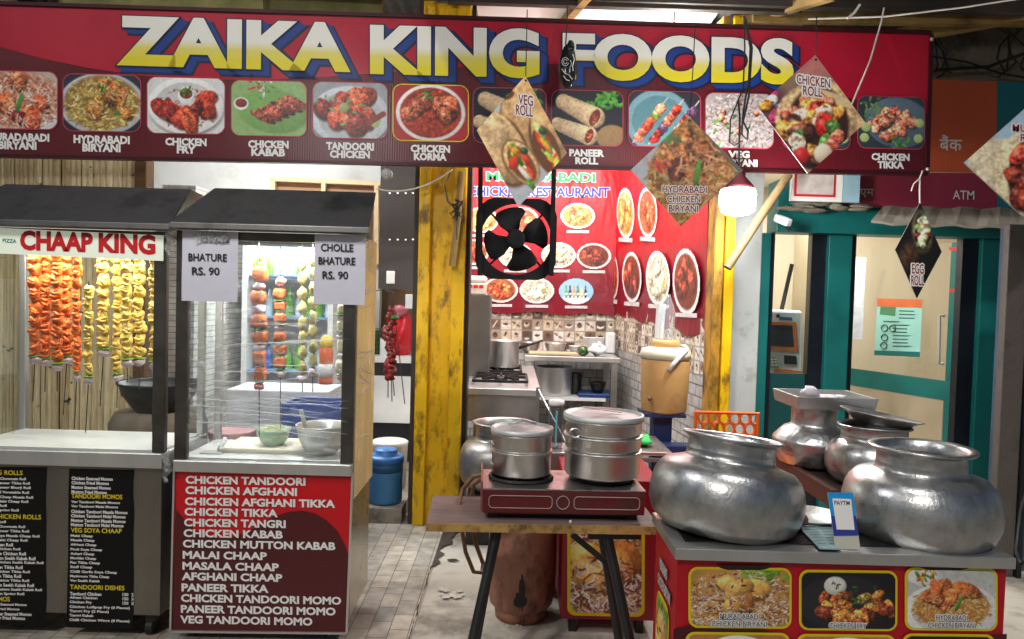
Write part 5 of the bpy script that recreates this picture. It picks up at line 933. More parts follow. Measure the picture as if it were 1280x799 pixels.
# fridge seen through the glass
D = 5.6; t = thing('drinks_fridge', 'lit glass door drinks fridge seen through the right cart', 'fridge', (at(365, 500, D).x, D, .1)); fx0, fx1 = at(302, 400, D).x, at(416, 400, D).x; fz0, fz1 = .1, zat(360, 292, D)
for b_ in ((fx0, fx0 + .04, D, D + .55, fz0, fz1), (fx1 - .04, fx1, D, D + .55, fz0, fz1), (fx0 + .041, fx1 - .041, D, D + .55, fz1 - .06, fz1), (fx0 + .041, fx1 - .041, D + .5, D + .55, fz0, fz1 - .061), (fx0 + .041, fx1 - .041, D, D + .49, fz0, fz0 + .5)): MB().box(*b_).build('cabinet_panel', WHITEPL, t)
lamp('AREA', ((fx0 + fx1) / 2, D + .1, fz1 - .08), 26, parent=t, col=(.9, .97, 1), target=((fx0 + fx1) / 2, D + .25, 0), sx=.5, sy=.08)
bcol = [mat('bottle_' + n, c_, .2) for n, c_ in (('green', L(90, 170, 50)), ('blue', L(40, 90, 180)), ('orange', L(230, 120, 30)), ('yellow', L(236, 190, 40)), ('clear', L(190, 214, 224)), ('dark', L(40, 26, 24)))]
rng = random.Random(3); BN = ['green', 'blue', 'orange', 'yellow', 'clear', 'dark']
for si, yp in enumerate((345, 395, 460)):
    z = zat(360, yp, D + .2); MB().box(fx0 + .041, fx1 - .041, D + .02, D + .48, z - .015, z).build('shelf', mat('shelf_blue', L(130, 160, 200), .3, 0, .05), t)
    for i in range(8):
        ci = rng.choice([0, 0, 1, 4, 4, 3, 2]) if si < 2 else rng.choice([4, 4, 1, 0]); x = fx0 + .09 + i * .079; h = rng.uniform(.16, .24)
        o = MB().lathe([(.03, 0), (.032, .01), (.032, h * .6), (.012, h * .85), (.012, h), (0, h)], (x, D + .14, z), 12).build('bottle', bcol[ci], smooth=True); tag(o, '%s bottle standing on the %s shelf of the fridge' % (BN[ci], ('upper', 'middle', 'lower')[si]), 'bottle', '%s bottles on %s fridge shelf' % (BN[ci], ('upper', 'middle', 'lower')[si]))
t = thing('orange_jar', 'jar of orange drink with yellow lid before the fridge', 'jar', at(407, 490, 4.6)); c = at(407, 480, 4.6)
MB().lathe([(.045, 0), (.047, .02), (.042, .12), (.044, .2), (.038, .24), (0, .24)], c, 16).build('jar', mat('orange_jar', L(226, 104, 50), .25, 0, .3, 14), t, 'all'); MB().lathe([(.0475, .05), (.0455, .10), (.0435, .13)], c, 16).build('label_band', WHITEPL, t, 'all'); MB().lathe([(.042, .241), (.042, .28), (.022, .31), (0, .315)], c, 16).build('lid', mat('yellow_lid', L(240, 206, 40), .35), t, 'all')
o = MB().box(at(297, 480, 4.9).x, at(420, 480, 4.9).x, 4.7, 5.1, .1, zat(350, 483, 4.9)).build('storage_crate', mat('grey_crate', L(196, 200, 204), .5), bevel=.01); tag(o, 'pale storage cabinet below the fridge shelves', 'cabinet')
t = thing('blue_crate', 'blue plastic crate behind the right cart', 'crate', at(385, 540, 4.3)); x0, x1 = at(351, 530, 4.3).x, at(425, 530, 4.3).x; z0, z1 = .1, zat(385, 505, 4.3)
mb = MB(); mb.box(x0, x1, 4.3, 4.32, z0, z1).box(x0, x0 + .02, 4.321, 4.6, z0, z1).box(x1 - .02, x1, 4.321, 4.6, z0, z1).box(x0 + .021, x1 - .021, 4.58, 4.6, z0, z1); mb.build('sides', mat('crate_blue', L(36, 72, 150), .4), t, bevel=.006)
o = MB().lathe([(.10, 0), (.13, .03), (.14, .10), (.135, .11), (0, .1)], at(290, 565, 4.4), 24).build('pink_basket', mat('pink_basket', L(186, 130, 130), .6, 0, .3, 50, .6, 60), smooth=True); o.location.z = zat(290, 560, 4.4); tag(o, 'pinkish woven basket seen through the right cart', 'basket')
o = MB().box(at(255, 540, 4.4).x, at(330, 540, 4.4).x, 4.2, 4.7, .1, zat(290, 561, 4.4) - .004).build('work_table', mat('grey_table', L(150, 150, 148), .4), bevel=.008); tag(o, 'grey work table under the pink basket', 'table')

# between cart and yellow post ---------------------------------------------------------------
D = 5.5; t = thing('dark_panel_door', 'dark brown steel panel with rows of rivets beside the yellow post', 'panel', at(500, 360, D))
x0, x1 = at(474, 300, D).x, at(530, 300, D).x; MB().box(x0, x1, D, D + .04, zat(500, 362, D), 3.3).build('sheet', mat('brown_steel', L(70, 64, 62), .35, .4, .15, 3), t)
mb = MB()
for yy in (242, 300):
    for xx in (487, 497, 507, 516): mb.lump(at(xx, yy, D - .002), .009, .006, .009, random.Random(1), 0, 8, 6)
mb.build('rivet', STEEL, t, 'all'); MB().box(at(483, 350, D - .02).x, at(493, 350, D - .02).x, D - .03, D - .001, zat(488, 355, D), zat(488, 339, D)).build('switch_box', WHITEPL, t, bevel=.006)
t = thing('round_gauge', 'small round white gauge hanging under the banner', 'gauge', at(483, 224, 4.7)); c = at(483, 217, 4.7); MB().tube([c + Vector((0, .05, 0)), c], .035, 20).build('case', mat('gauge_case', L(190, 192, 196), .4), t); MB().tube([c + Vector((0, -.001, 0)), c + Vector((0, -.004, 0))], .027, 20).build('dial', WHITEPL, t)
MB().tube([c + Vector((0, -.006, 0)), c + Vector((0, -.012, 0))], .012, 12).build('knob', STEEL, t); MB().tube([c + Vector((0, .03, .03)), c + Vector((0, .03, .5))], .004, 6).build('cord', ROPEB, t)
D = 5.9; t = thing('white_counter', 'white counter with a dark band under its top beside the yellow post', 'counter', at(495, 545, D)); x0, x1 = at(440, 500, D).x, at(522, 500, D).x; zt = zat(490, 446, D)
for nm, m, za, zb, dy in (('worktop', WHITEPL, zt - .05, zt, 0), ('dark_band', BLACK, zt - .16, zt - .051, .02), ('front_panel', WHITEPL, zat(490, 529, D), zt - .161, .01), ('plinth', BLACK, .1, zat(490, 530, D), .03)): MB().box(x0, x1, D + dy, D + .6, za, zb).build(nm, m, t)
t = thing('red_bag', 'bulging red plastic bag standing on the white counter', 'bag', at(503, 447, 6.1)); mb = MB(); rng = random.Random(6); c = at(503, 418, 6.1); k = 6.1 / 900
mb.lump(c, 16 * k, 12 * k, 30 * k, rng, .12, 16, 12); mb.build('bag', mat('red_bag', L(206, 16, 36), .25, 0, .2, 8, .9, 14, coat=.3), t, 'all'); mb = MB(); mb.lump(at(500, 388, 6.05), 10 * k, 8 * k, 7 * k, rng, .3); mb.build('pink_top', mat('pink_plastic', L(214, 120, 130), .3, 0, .2, 20), t, 'all')
t = thing('white_jar', 'white plastic jar beside the red bag', 'jar', at(483, 449, 5.98)); c = at(483, 449, 5.98); MB().lathe([(.05, 0), (.055, .01), (.055, .17), (.035, .2), (.035, .235), (0, .235)], c, 20).build('body', WHITEPL, t, 'all'); MB().lathe([(.038, .236), (.038, .26), (0, .26)], c, 20).build('lid', mat('grey_lid', L(180, 180, 180), .4), t)
t = thing('green_basket', 'green mesh plastic basket on the white counter', 'basket', at(470, 447, 6.05)); mb = MB(); 
for i in range(6): mb.bar(at(461 + 3.4 * i, 411, 6.05), at(461 + 3.4 * i, 446, 6.05), .006, .006)
for j in range(7): mb.bar(at(460, 411 + 5.8 * j, 6.052), at(480, 411 + 5.8 * j, 6.052), .006, .006)
mb.build('mesh', mat('green_basket', L(50, 110, 60), .4), t); MB().box(at(460, 430, 6.1).x, at(480, 430, 6.1).x, 6.08, 6.3, zat(470, 446, 6.05), zat(470, 414, 6.05)).build('contents', mat('dark_contents', L(40, 52, 40), .7), t)
o = MB().box(at(474, 400, 6.6).x, at(530, 400, 6.6).x, 6.6, 6.64, .9, zat(500, 362, 5.5) + .2).build('wood_board', mat('cabinet_wood', L(150, 116, 82), .6, 0, .25, 6, stretch=(2, 1, .3)), None); tag(o, 'brown board leaning behind the red bag', 'board')
o = MB().box(at(507, 380, 6.0).x, at(516, 380, 6.0).x, 5.98, 6.0, zat(511, 386, 6), zat(511, 368, 6)).build('wall_switch', WHITEPL, bevel=.005); tag(o, 'white wall switch above the red bag', 'switch')
# skewer of tandoori meat hanging in the gap
t = thing('meat_skewer', 'dark red tandoori meat on rods hanging beside the cart', 'skewer', at(489, 495, 3.75)); mb = MB(); rng = random.Random(15); k = 3.75 / 900
for i in range(26): mb.lump(at(487 + rng.uniform(-3.5, 3.5) * (1.2 if i % 3 else .6), 388 + i * 3.3, 3.75), rng.uniform(4, 7) * k, 4.5 * k, rng.uniform(4, 7) * k, rng, .3, 9, 6)
mb.build('meat', mat('tandoori_red', L(120, 22, 16), .4, 0, .4, 30, .5, 50, dirt=L(40, 12, 10), dscale=24, damt=.45), t, 'all')
mb = MB()
for a_, b2 in (((487, 366), (490, 502)), ((486, 366), (485, 497)), ((491, 372), (506, 505)), ((484, 400), (493, 495))): mb.tube([at(*a_, 3.76), at(*b2, 3.76)], .0028, 6)
mb.build('rod', RODM, t); mb = MB(); mb.lump(at(493, 397, 3.72), 6 * k, 4 * k, 3 * k, rng, .3); mb.build('leaf', GRND, t, 'all')
mb = MB(); mb.tube([at(468, 364, 3.4), at(478, 362, 3.7), at(492, 366, 3.77)], .003, 6); o = mb.build('skewer_hook', RODM); tag(o, 'thin wire hook holding the red meat skewer', 'hook')
# drums
t = thing('blue_drum', 'blue plastic drum with screw lid on the raised floor', 'drum', at(482, 640, 4.75)); D = 4.78; xc = at(482, 600, D).x; r = 21.5 * D / 900; z1 = zat(482, 571, D)
MB().lathe([(r * .93, .1), (r * .98, .12), (r * .98, .28), (r * 1.0, .29), (r * 1.0, .31), (r * .97, .32), (r, z1 - .09), (r * .98, z1 - .01), (r * .9, z1), (0, z1 + .002)], (xc, D, 0), 40).build('body', mat('blue_drum', L(70, 130, 176), .45, 0, .14, 4, .1, 12, dirt=L(70, 90, 104), dscale=4, damt=.35), t, 'all')
MB().lathe([(r * 1.04, z1 - .035), (r * 1.05, z1), (r * .96, z1 + .012), (r * .66, z1 + .014), (r * .66, z1 + .045), (r * .6, z1 + .055), (0, z1 + .055)], (xc, D, 0), 40).build('lid', mat('blue_lid', L(56, 116, 180), .4, 0, .1, 4), t, 'all')
t = thing('white_drum', 'large white tub half hidden behind the blue drum', 'tub', at(488, 620, 5.1)); D = 5.15; xc = at(487, 560, D).x; z1 = zat(487, 552, D)
MB().lathe([(.12, .1), (.13, z1 - .02), (.135, z1), (.12, z1 + .01), (0, z1 + .012)], (xc, D, 0), 32).build('tub', mat('off_white', L(200, 198, 190), .5, 0, .1, 4), t, 'all')

# ================================================================== kitchen contents
D = 5.1; t = thing('stove_counter', 'stainless stove counter with two black gas burners', 'stove', at(625, 600, D)); x0, x1 = at(574, 490, D).x, at(676, 490, D).x; zt = zat(625, 486, D); yb = 6.9
MB().box(x0, x1, D, yb, zt - .05, zt).build('worktop', STEEL, t, bevel=.006); MB().box(x0 + .01, x1 - .03, D + .03, yb - .02, zt - .24, zt - .051).build('apron', STEELD, t, bevel=.004)
for xx, yy in ((x0 + .02, D + .04), (x1 - .055, D + .04), (x0 + .02, yb - .06), (x1 - .055, yb - .06)): MB().box(xx, xx + .04, yy, yy + .04, 0, zt - .241).build('leg', STEELD, t)
for bx, by in ((626, 5.55), (622, 6.25)):
    c = Vector((at(bx, 470, by).x, by, zt)); mb = MB()
    for q in range(8): a = R(45 * q); mb.bar(c + Vector((.05 * math.cos(a), .05 * math.sin(a), .035)), c + Vector((.19 * math.cos(a), .24 * math.sin(a), .035)), .016, .02)
    for sx in (-1, 1): mb.bar(c + Vector((sx * .2, -.25, .03)), c + Vector((sx * .2, .25, .03)), .018, .02); mb.bar(c + Vector((-.2, sx * .26, .03)), c + Vector((.2, sx * .26, .03)), .018, .02)
    mb.lathe([(.055, .002), (.05, .03), (.03, .04), (0, .04)], c, 20); mb.build('burner', IRON, t)
t = thing('steel_cabinet', 'upright grey steel sheet cabinet behind the left burner', 'cabinet', at(595, 455, 5.9)); D = 5.85; x0, x1 = at(577, 400, D).x, at(613, 400, D).x; zs = zat(595, 368, D)
MB().box(x0, x1, D, D + .3, zt + .001, zs).build('body', mat('grey_steel', (.17, .17, .168), .42, .7, .15, 3), t, bevel=.006); MB().tube([at(579, 372, 5.82), at(577, 400, 5.82), at(581, 425, 5.82)], .008, 6).build('pipe', STEEL, t)
t = thing('foam_box', 'white foam takeaway box with red print on the steel cabinet', 'box', (at(595, 360, D).x, D + .1, zs)); bx0, bx1 = at(583, 350, D).x, at(607, 350, D).x; zb = zs + .001
MB().add([(bx0, D, zb), (bx1, D, zb), (bx1, D + .2, zb), (bx0, D + .2, zb), (bx0 - .012, D - .01, zb + .09), (bx1 + .012, D - .01, zb + .09), (bx1 + .012, D + .21, zb + .09), (bx0 - .012, D + .21, zb + .09)], [(3, 2, 1, 0), (4, 5, 6, 7), (0, 1, 5, 4), (1, 2, 6, 5), (2, 3, 7, 6), (3, 0, 4, 7)]).build('tray', mat('foam', L(232, 224, 214), .7, 0, .05), t, bevel=.008)
MB().box(bx0 - .008, bx1 + .008, D - .006, D + .2, zb + .093, zb + .15).build('lid', MATS['foam'], t, bevel=.02); mb = MB()
for i in range(3): mb.box(bx0 + .015 + i * .045, bx0 + .05 + i * .045, D - .0115, D - .0105, zb + .05, zb + .075)
mb.build('red_print', REDINK, t)
def pan(name, label, px, py, D, r, h, m=STEEL, handle=None, cat='pan', z=None, prof=None):
    c = Vector((at(px, py, D).x, D, zat(px, py, D) if z is None else z)); t = thing(name, label, cat, c)
    MB().lathe(prof or [(0, 0), (r * .96, 0), (r, .01), (r, h), (r * 1.04, h + .003), (r * 1.03, h + .008), (r * .97, h), (r * .97, .012), (0, .01)], c, 36).build('pot' if prof is None else 'bowl', m, t, 'all')
    if handle: MB().tube([c + Vector((r, 0, h * .75)), c + Vector(handle)], [.014, .009], 8).build('handle', mat('brown_handle', L(60, 36, 24), .5), t, 'all')
    return t, c
pan('saucepan', 'steel saucepan with a long brown handle on the rear burner', 630, 446, 6.25, .13, .22, handle=(.33, -.05, .24), z=zt + .046)
# back counter
D = 6.85; t = thing('back_counter', 'steel table with open shelf along the kitchen back wall', 'table', at(715, 540, D)); x0, x1 = at(656, 450, D).x, at(778, 450, D).x; zb_ = zat(715, 446, D); zsh = zat(715, 498, D)
MB().box(x0, x1 - .02, D, 7.55, zb_ - .05, zb_).build('worktop', STEEL, t, bevel=.006); MB().box(x0, x1 - .14, D + .05, 7.5, zsh - .03, zsh).build('shelf', WHITEPL, t)
for xx, yy in ((x0 + .01, D + .02), (x1 - .1, D + .02), (x1 - .1, 7.45)): MB().box(xx, xx + .06, yy, yy + .05, 0, zb_ - .051).build('leg', STEELD, t)
MB().box(at(728, 440, 7.45).x, at(768, 440, 7.45).x, 7.44, 7.46, zb_, zb_ + .16).build('splash_tray', STEEL, t, bevel=.004)
bw = lambda r, h: [(0, 0), (r * .55, 0), (r * .85, h * .45), (r, h), (r * 1.04, h + .004), (r * .96, h), (r * .8, h * .5), (0, .01)]
pan('steel_bowl', 'darker steel bowl left on the back counter', 662, 440, 7.2, .105, .10, STEELD, cat='bowl', z=zb_ + .001, prof=bw(.105, .1)); pan('steel_bowl', 'bright steel bowl right of the darker one on the back counter', 694, 440, 7.2, .11, .1, STEEL, cat='bowl', z=zb_ + .001, prof=bw(.11, .1)); pan('white_bowl', 'small white bowl behind the green pepper', 718, 440, 7.3, .06, .07, WHITEPL, cat='bowl', z=zb_ + .001, prof=bw(.06, .07))
o = MB().box(at(661, 447, 6.95).x, at(722, 447, 6.95).x, 6.9, 7.08, zb_ + .001, zb_ + .03).build('chopping_board', mat('board_wood', L(206, 178, 138), .6, 0, .15, 8), bevel=.008); tag(o, 'wooden chopping board on the back counter', 'cutting board')
mb = MB(); rng = random.Random(5); mb.lump(at(729, 440, 6.95), .055, .055, .05, rng, .08, 12, 8); o = mb.build('green_capsicum', mat('capsicum', L(40, 90, 30), .2, 0, .2, 10, coat=.5), smooth='all'); o.location.z = zb_; tag(o, 'glossy dark green capsicum on the back counter', 'vegetable')
mb = MB(); mb.lump(at(747, 440, 6.95), .085, .06, .055, rng, .28, 14, 9); mb.lump(at(749, 435, 6.95), .03, .03, .04, rng, .3); o = mb.build('white_bag', mat('white_bag', L(226, 226, 226), .4, 0, .06, 9, .8, 20), smooth='all'); o.location.z = zb_; tag(o, 'crumpled white plastic bag on the back counter', 'bag')
for px, lab in ((724, 'left'), (732, 'right')):
    mb = MB(); mb.lump(at(px, 424, 7.4), .04, .04, .04, rng, .08); o = mb.build('orange_onion', mat('onion_orange', L(224, 160, 120), .45), smooth='all'); o.location.z = zb_ + .10 if False else zb_; tag(o, 'pale orange onion, %s of the pair by the wall' % lab, 'vegetable')
o = MB().box(at(757, 430, 7.35).x, at(769, 430, 7.35).x, 7.33, 7.4, zb_ + .001, zb_ + .22).build('white_container', WHITEPL, bevel=.02); tag(o, 'white rounded container at the end of the back counter', 'container')
pan('stock_pot', 'large steel stock pot on the lower shelf', 692, 493, 7.1, .175, .27, STEEL, cat='pot', z=zsh + .001); pan('dark_pot', 'narrow dark pot beside the stock pot on the shelf', 719, 492, 7.2, .06, .2, mat('dark_steel', (.08, .08, .08), .4, .8), cat='pot', z=zsh + .001)
o = MB().box(at(723, 493, 6.95).x, at(766, 493, 6.95).x, 6.92, 7.25, zsh + .001, zsh + .04).build('blue_tray', mat('blue_tray', L(30, 62, 120), .4), bevel=.01); tag(o, 'blue plastic tray on the lower shelf', 'tray')
pan('black_bowl', 'small black bowl in the blue tray', 747, 488, 7.0, .07, .09, mat('black_enamel', (.015, .015, .015), .2), cat='bowl', z=zsh + .041, prof=bw(.08, .1))
# handi under the stove
HANDI = lambda rb, rn, h, rr: [(0, 0), (rb * .55, .0), (rb * .78, h * .045), (rb * .925, h * .14), (rb * .99, h * .26), (rb, h * .36), (rb * .995, h * .46), (rb * .965, h * .56), (rb * .91, h * .64), (rb * .83, h * .70), (rn * 1.1, h * .745), (rn * 1.02, h * .765), (rn * 1.005, h * .82), (rn * 1.015, h * .83), (rn * 1.005, h * .842), (rn, h * .935), (rn * 1.03, h * .96), (rr * .985, h * .972), (rr * 1.005, h * .985), (rr * .99, h), (rn * 1.06, h * 1.0), (rn * .97, h * .97), (rn * .96, h * .76), (rb * .75, h * .66), (rb * .93, h * .4), (rb * .6, h * .08), (0, h * .03)]
def handi(label, px, pyb, D, rb, rn, h, rr, m, tilt=0, zbase=None, seg=72, dent=.008, seed=1, back=0):
    c = Vector((at(px, pyb, D).x, D, zbase if zbase is not None else zat(px, pyb, D))); t = thing('cooking_pot', label, 'pot', c); rng = random.Random(seed)
    mb = MB(); mb.lathe(HANDI(rb, rn, h, rr), (0, 0, 0), seg); ph = [rng.uniform(0, 6.28) for _ in range(4)]
    M = Matrix.Translation(c) @ Matrix.Rotation(R(tilt), 4, 'Y') @ Matrix.Rotation(R(back), 4, 'X'); out = []
    for x, y, z in mb.v:
        a = math.atan2(y, x); f = 1 + dent * (math.sin(2 * a + ph[0]) + .6 * math.sin(3 * a + ph[1] + z * 9) + .4 * math.sin(7 * a + ph[2] + z * 20)); out.append(tuple(M @ Vector((x * f, y * f, z + .25 * dent * math.sin(2 * a + ph[3]) * (z > h * .9)))))
    mb.v = out; mb.build('body', m, t, 'all'); return t, c
D = 4.45; zp = .30; handi('dull aluminium pot under the kitchen stove counter', 627, 600, D, .27, .165, zat(620, 527, D) - zp, .19, mat('aluminium_old', (.40, .39, .37), .4, 1, .2, 9, .15, 26, dirt=(.22, .21, .2), dscale=6, damt=.4), zbase=zp, seed=4)
o = MB().box(at(585, 620, D).x, at(668, 620, D).x, D - .18, D + .2, 0, zp - .001).build('low_stool', mat('dark_stool', L(46, 40, 38), .7), bevel=.01); tag(o, 'low dark stool carrying the pot under the stove', 'stool')
# water cooler, stand, bottle
D = 4.6; k = D / 900; xc = at(831, 470, D).x; z0, z1 = zat(831, 514, D), zat(831, 446, D)
t = thing('water_cooler', 'tan plastic water cooler jug with cream lid and white handle', 'cooler', (xc, D, z0)); JUG = mat('cooler_tan', L(206, 158, 98), .45, 0, .12, 4, .08, 20, dirt=L(170, 120, 72), dscale=4, damt=.35)
MB().lathe([(0, 0), (27 * k, 0), (28 * k, .012), (30.5 * k, z1 - z0 - .03), (29 * k, z1 - z0), (0, z1 - z0)], (xc, D, z0), 40).build('body', JUG, t, 'all')
MB().lathe([(31 * k, -.01), (31.5 * k, .02), (30 * k, .045), (27 * k, .055), (17 * k, .065), (0, .066)], (xc, D, z1), 40).build('lid', mat('cream_lid', L(226, 218, 194), .4, 0, .06, 5), t, 'all')
MB().lathe([(17.5 * k, .066), (17.5 * k, .10), (15 * k, .108), (0, .109)], (xc, D, z1), 32).build('cap', JUG, t, 'all')
MB().tube([at(836, 463, D - .16), at(842, 455, D - .17), at(852, 444, D - .15), at(859, 437, D - .1), at(856, 433, D - .03), at(848, 435, D + .05)], .014, 10).build('handle', WHITEPL, t, 'all')
MB().tube([at(812, 497, D - .12), at(812, 499, D - .2)], .012, 8).build('tap', mat('tap_brown', L(90, 60, 40), .5), t, 'all')
t = thing('cooler_stand', 'navy blue metal pedestal under the tan water cooler', 'stand', (xc, D, 0)); NAV = mat('navy_metal', L(34, 52, 96), .4, .2, .2, 6); xs = at(826, 530, D).x
MB().box(xs - .06, xs + .06, D - .06, D + .06, .3, z0 - .022).build('column', NAV, t, bevel=.006); MB().box(xs - .13, xs + .13, D - .13, D + .13, z0 - .021, z0 - .001).build('top_plate', NAV, t); MB().add([(xs - .09, D - .07, .3), (xs + .09, D - .07, .3), (xs + .09, D + .07, .3), (xs - .09, D + .07, .3)] + [(xs - .2, D - .2, 0), (xs + .2, D - .2, 0), (xs + .2, D + .2, 0), (xs - .2, D + .2, 0)], [(0, 1, 2, 3), (7, 6, 5, 4), (0, 4, 5, 1), (1, 5, 6, 2), (2, 6, 7, 3), (3, 7, 4, 0)]).build('foot', NAV, t, bevel=.006); MB().box(xs - .1, xs + .22, D - .25, D - .14, .42, .62).build('drip_box', NAV, t, bevel=.01)
t = thing('plastic_bottle', 'clear empty plastic bottle on top of the water cooler', 'bottle', (xc, D, z1 + .11)); c = (at(833, 430, D).x, D, z1 + .11)
MB().lathe([(0, 0), (.045, 0), (.05, .01), (.048, .12), (.05, .16), (.044, .2), (.018, .27), (.016, .29), (0, .29)], c, 24).build('bottle_body', glass_mat('clear_plastic', tint=(.9, .93, .95), refl=1, rough=.06, milk=.14), t, 'all')
t = thing('paper_roll', 'white rolled paper standing behind the bottle', 'roll', (at(824, 440, D + .05).x, D + .05, z1 + .11)); MB().tube([(at(822, 430, 4.7).x, 4.66, z1 + .11), (at(824, 430, 4.7).x, 4.68, zat(824, 380, 4.68))], .03, 14).build('roll', WHITEPL, t)
# steel table between big pots and kitchen
D = 3.9; t = thing('steel_worktable', 'small steel work table with white pipe frame behind the steamers', 'table', at(770, 640, D)); zt2 = zat(800, 566, D); x0, x1 = at(668, 560, D).x, at(842, 560, D).x
MB().box(x0 + .3, x1, D + .02, D + .5, zt2 - .02, zt2).build('top', mat('pinkish_steel', (.6, .56, .55), .3, .9, .1, 4), t, bevel=.004); mb = MB()
for xx in (x0, x1 - .03, at(793, 560, D).x): mb.box(xx, xx + .02, D, D + .02, 0, zt2 + (.34 if xx == x0 else 0))
mb.box(x0 + .021, x1 - .031, D + .001, D + .019, zt2 - .05, zt2 - .03); mb.bar((x0 + .01, D, zt2 + .33), (x0 + .2, D - .2, zt2 - .0), .009, .009); mb.build('pipe_frame', mat('pipe_steel', (.32, .32, .32), .4, .7), t)
mb = MB(); mb.lump(at(803, 541, 4.1), .06, .06, .03, random.Random(3), .25, 10, 7); o = mb.build('green_cloth', mat('green_cloth', L(60, 190, 90), .7), smooth='all'); o.location.z = zt2; tag(o, 'bright green cloth on the small steel work table', 'cloth')
t = thing('steel_flask', 'glass flask with white lid and blue band behind the steamers', 'flask', at(694, 560, 3.95)); c = at(694, 560, 3.7)
MB().lathe([(.034, 0), (.038, .02), (.038, .2), (.034, .22), (0, .22)], c, 20).build('body', glass_mat('flask_glass', tint=(.5, .56, .58), refl=1, milk=.06), t, 'all'); MB().lathe([(.037, .221), (.041, .23), (.04, .25), (0, .252)], c, 20).build('lid', WHITEPL, t, 'all'); MB().tube([c + Vector((0, -.040, .02)), c + Vector((0, -.040, .2))], .005, 6).build('band', mat('cyan_band', L(120, 190, 200), .4), t)
o = MB().box(c.x - .09, at(712, 560, 3.75).x + .06, 3.6, 3.85, 0, c.z - .001).build('steel_stand', STEELD, bevel=.006); tag(o, 'plain steel stand under the flask, behind the gas stove', 'stand')
# orange chair
D = 3.75; t = thing('orange_chair', 'orange plastic chair with a lattice back behind the big pots', 'chair', at(905, 640, D)); OR = mat('orange_plastic', L(236, 112, 36), .4, 0, .06, 6); k = D / 900
x0, x1 = at(869, 530, D).x, at(947, 530, D).x; zt3, zb3 = zat(905, 516, D), .48; mb = MB(); W3 = x1 - x0
P = Panel((x0, D, zt3), (x1, D, zt3), (x0, D + .0, zb3)); mb.tube([P.pt(0, 0), P.pt(.0, P.h), P.pt(P.w, P.h), P.pt(P.w, 0)], .012, 8)
rng = random.Random(21); nx_, nz_ = 6, 8
for j in range(nz_):
    for i in range(nx_):
        cx = P.w * (i + .5 + .5 * (j % 2) - .25) / nx_; cz = P.h * (j + .5) / nz_; rx, rz = P.w / nx_ * .5, P.h / nz_ * .56; mb.tube([P.pt(min(max(cx + rx * math.cos(a) * 1.02, 0), P.w), min(max(cz + rz * math.sin(a), 0), P.h)) for a in np.linspace(0, 2 * math.pi, 9)], .0075, 6)
mb.build('backrest', OR, t, True); MB().box(x0 - .02, x1 + .02, D - .4, D, .43, .46).build('seat', OR, t, bevel=.01)
for xx in (x0 + .01, x1 - .01):
    for yy in (D - .37, D - .02): MB().tube([(xx, yy, .43), (xx + (.03 if xx > (x0 + x1) / 2 else -.03), yy, 0)], .018, 8).build('leg', OR, t)
# kitchen lights (fixtures above the banner's lower edge, out of view behind it)
for pos, e, lab, tgt in (((.25, 5.3, 3.28), 46, 'white tube light fixed to the kitchen ceiling near the front', (.25, 6.8, .5)), ((.25, 6.9, 3.3), 30, 'white tube light fixed to the kitchen ceiling near the back wall', (.25, 6.9, 0)), ((-2.0, 5.0, 3.2), 50, 'white tube light over the space behind the carts', (-2.0, 5.6, 0))):
    t = thing('tube_light', lab, 'lamp', pos); MB().box(pos[0] - .55, pos[0] + .55, pos[1] - .03, pos[1] + .03, pos[2] + .02, pos[2] + .08).build('fitting', WHITEPL, t); MB().tube([(pos[0] - .53, pos[1], pos[2]), (pos[0] + .53, pos[1], pos[2])], .018, 10).build('tube', emat('tube_glow', (1, 1, .98), 5), t)
    lamp('AREA', (pos[0], pos[1], pos[2] - .03), e, parent=t, col=(.97, .99, 1), target=tgt, sx=1.1, sy=.12)
t = thing('led_bulb', 'drum shaped bulb hidden behind the banner under the bright roof sheet', 'lamp', (1.0, 4.75, 2.9)); c = Vector((1.0, 4.75, 2.95)); MB().lathe([(0, -.05), (.06, -.04), (.07, .0), (.06, .05), (.03, .1), (0, .1)], c, 20).build('diffuser', MATS['bulb_glow'], t, 'all'); MB().tube([c + Vector((0, 0, .1)), c + Vector((0, 0, .5))], .006, 6).build('flex', ROPEB, t); lamp('POINT', c + Vector((0, 0, .16)), 26, .05, t)
# added fill bulbs, out of view before the stall, brightening its front
for pos, e, lab in (((-1.3, 1.9, 3.05), 33, 'added drum shaped fill bulb over the pavement on the left, out of view'), ((.95, 1.7, 3.05), 22, 'added drum shaped fill bulb over the pavement on the right, out of view')):
    t = thing('led_bulb', lab, 'lamp', pos); c = Vector(pos); MB().lathe([(0, -.07), (.08, -.06), (.1, -.02), (.1, .04), (.09, .06)], c, 24).build('diffuser', MATS['bulb_glow'], t, 'all'); MB().lathe([(.095, .06), (.07, .09), (.03, .14), (0, .15)], c, 20).build('cap', WHITEPL, t, 'all'); MB().tube([c + Vector((0, 0, .15)), c + Vector((0, 0, .5))], .006, 6).build('flex', ROPEB, t); lamp('POINT', c + Vector((0, 0, -.14)), e, .09, t)

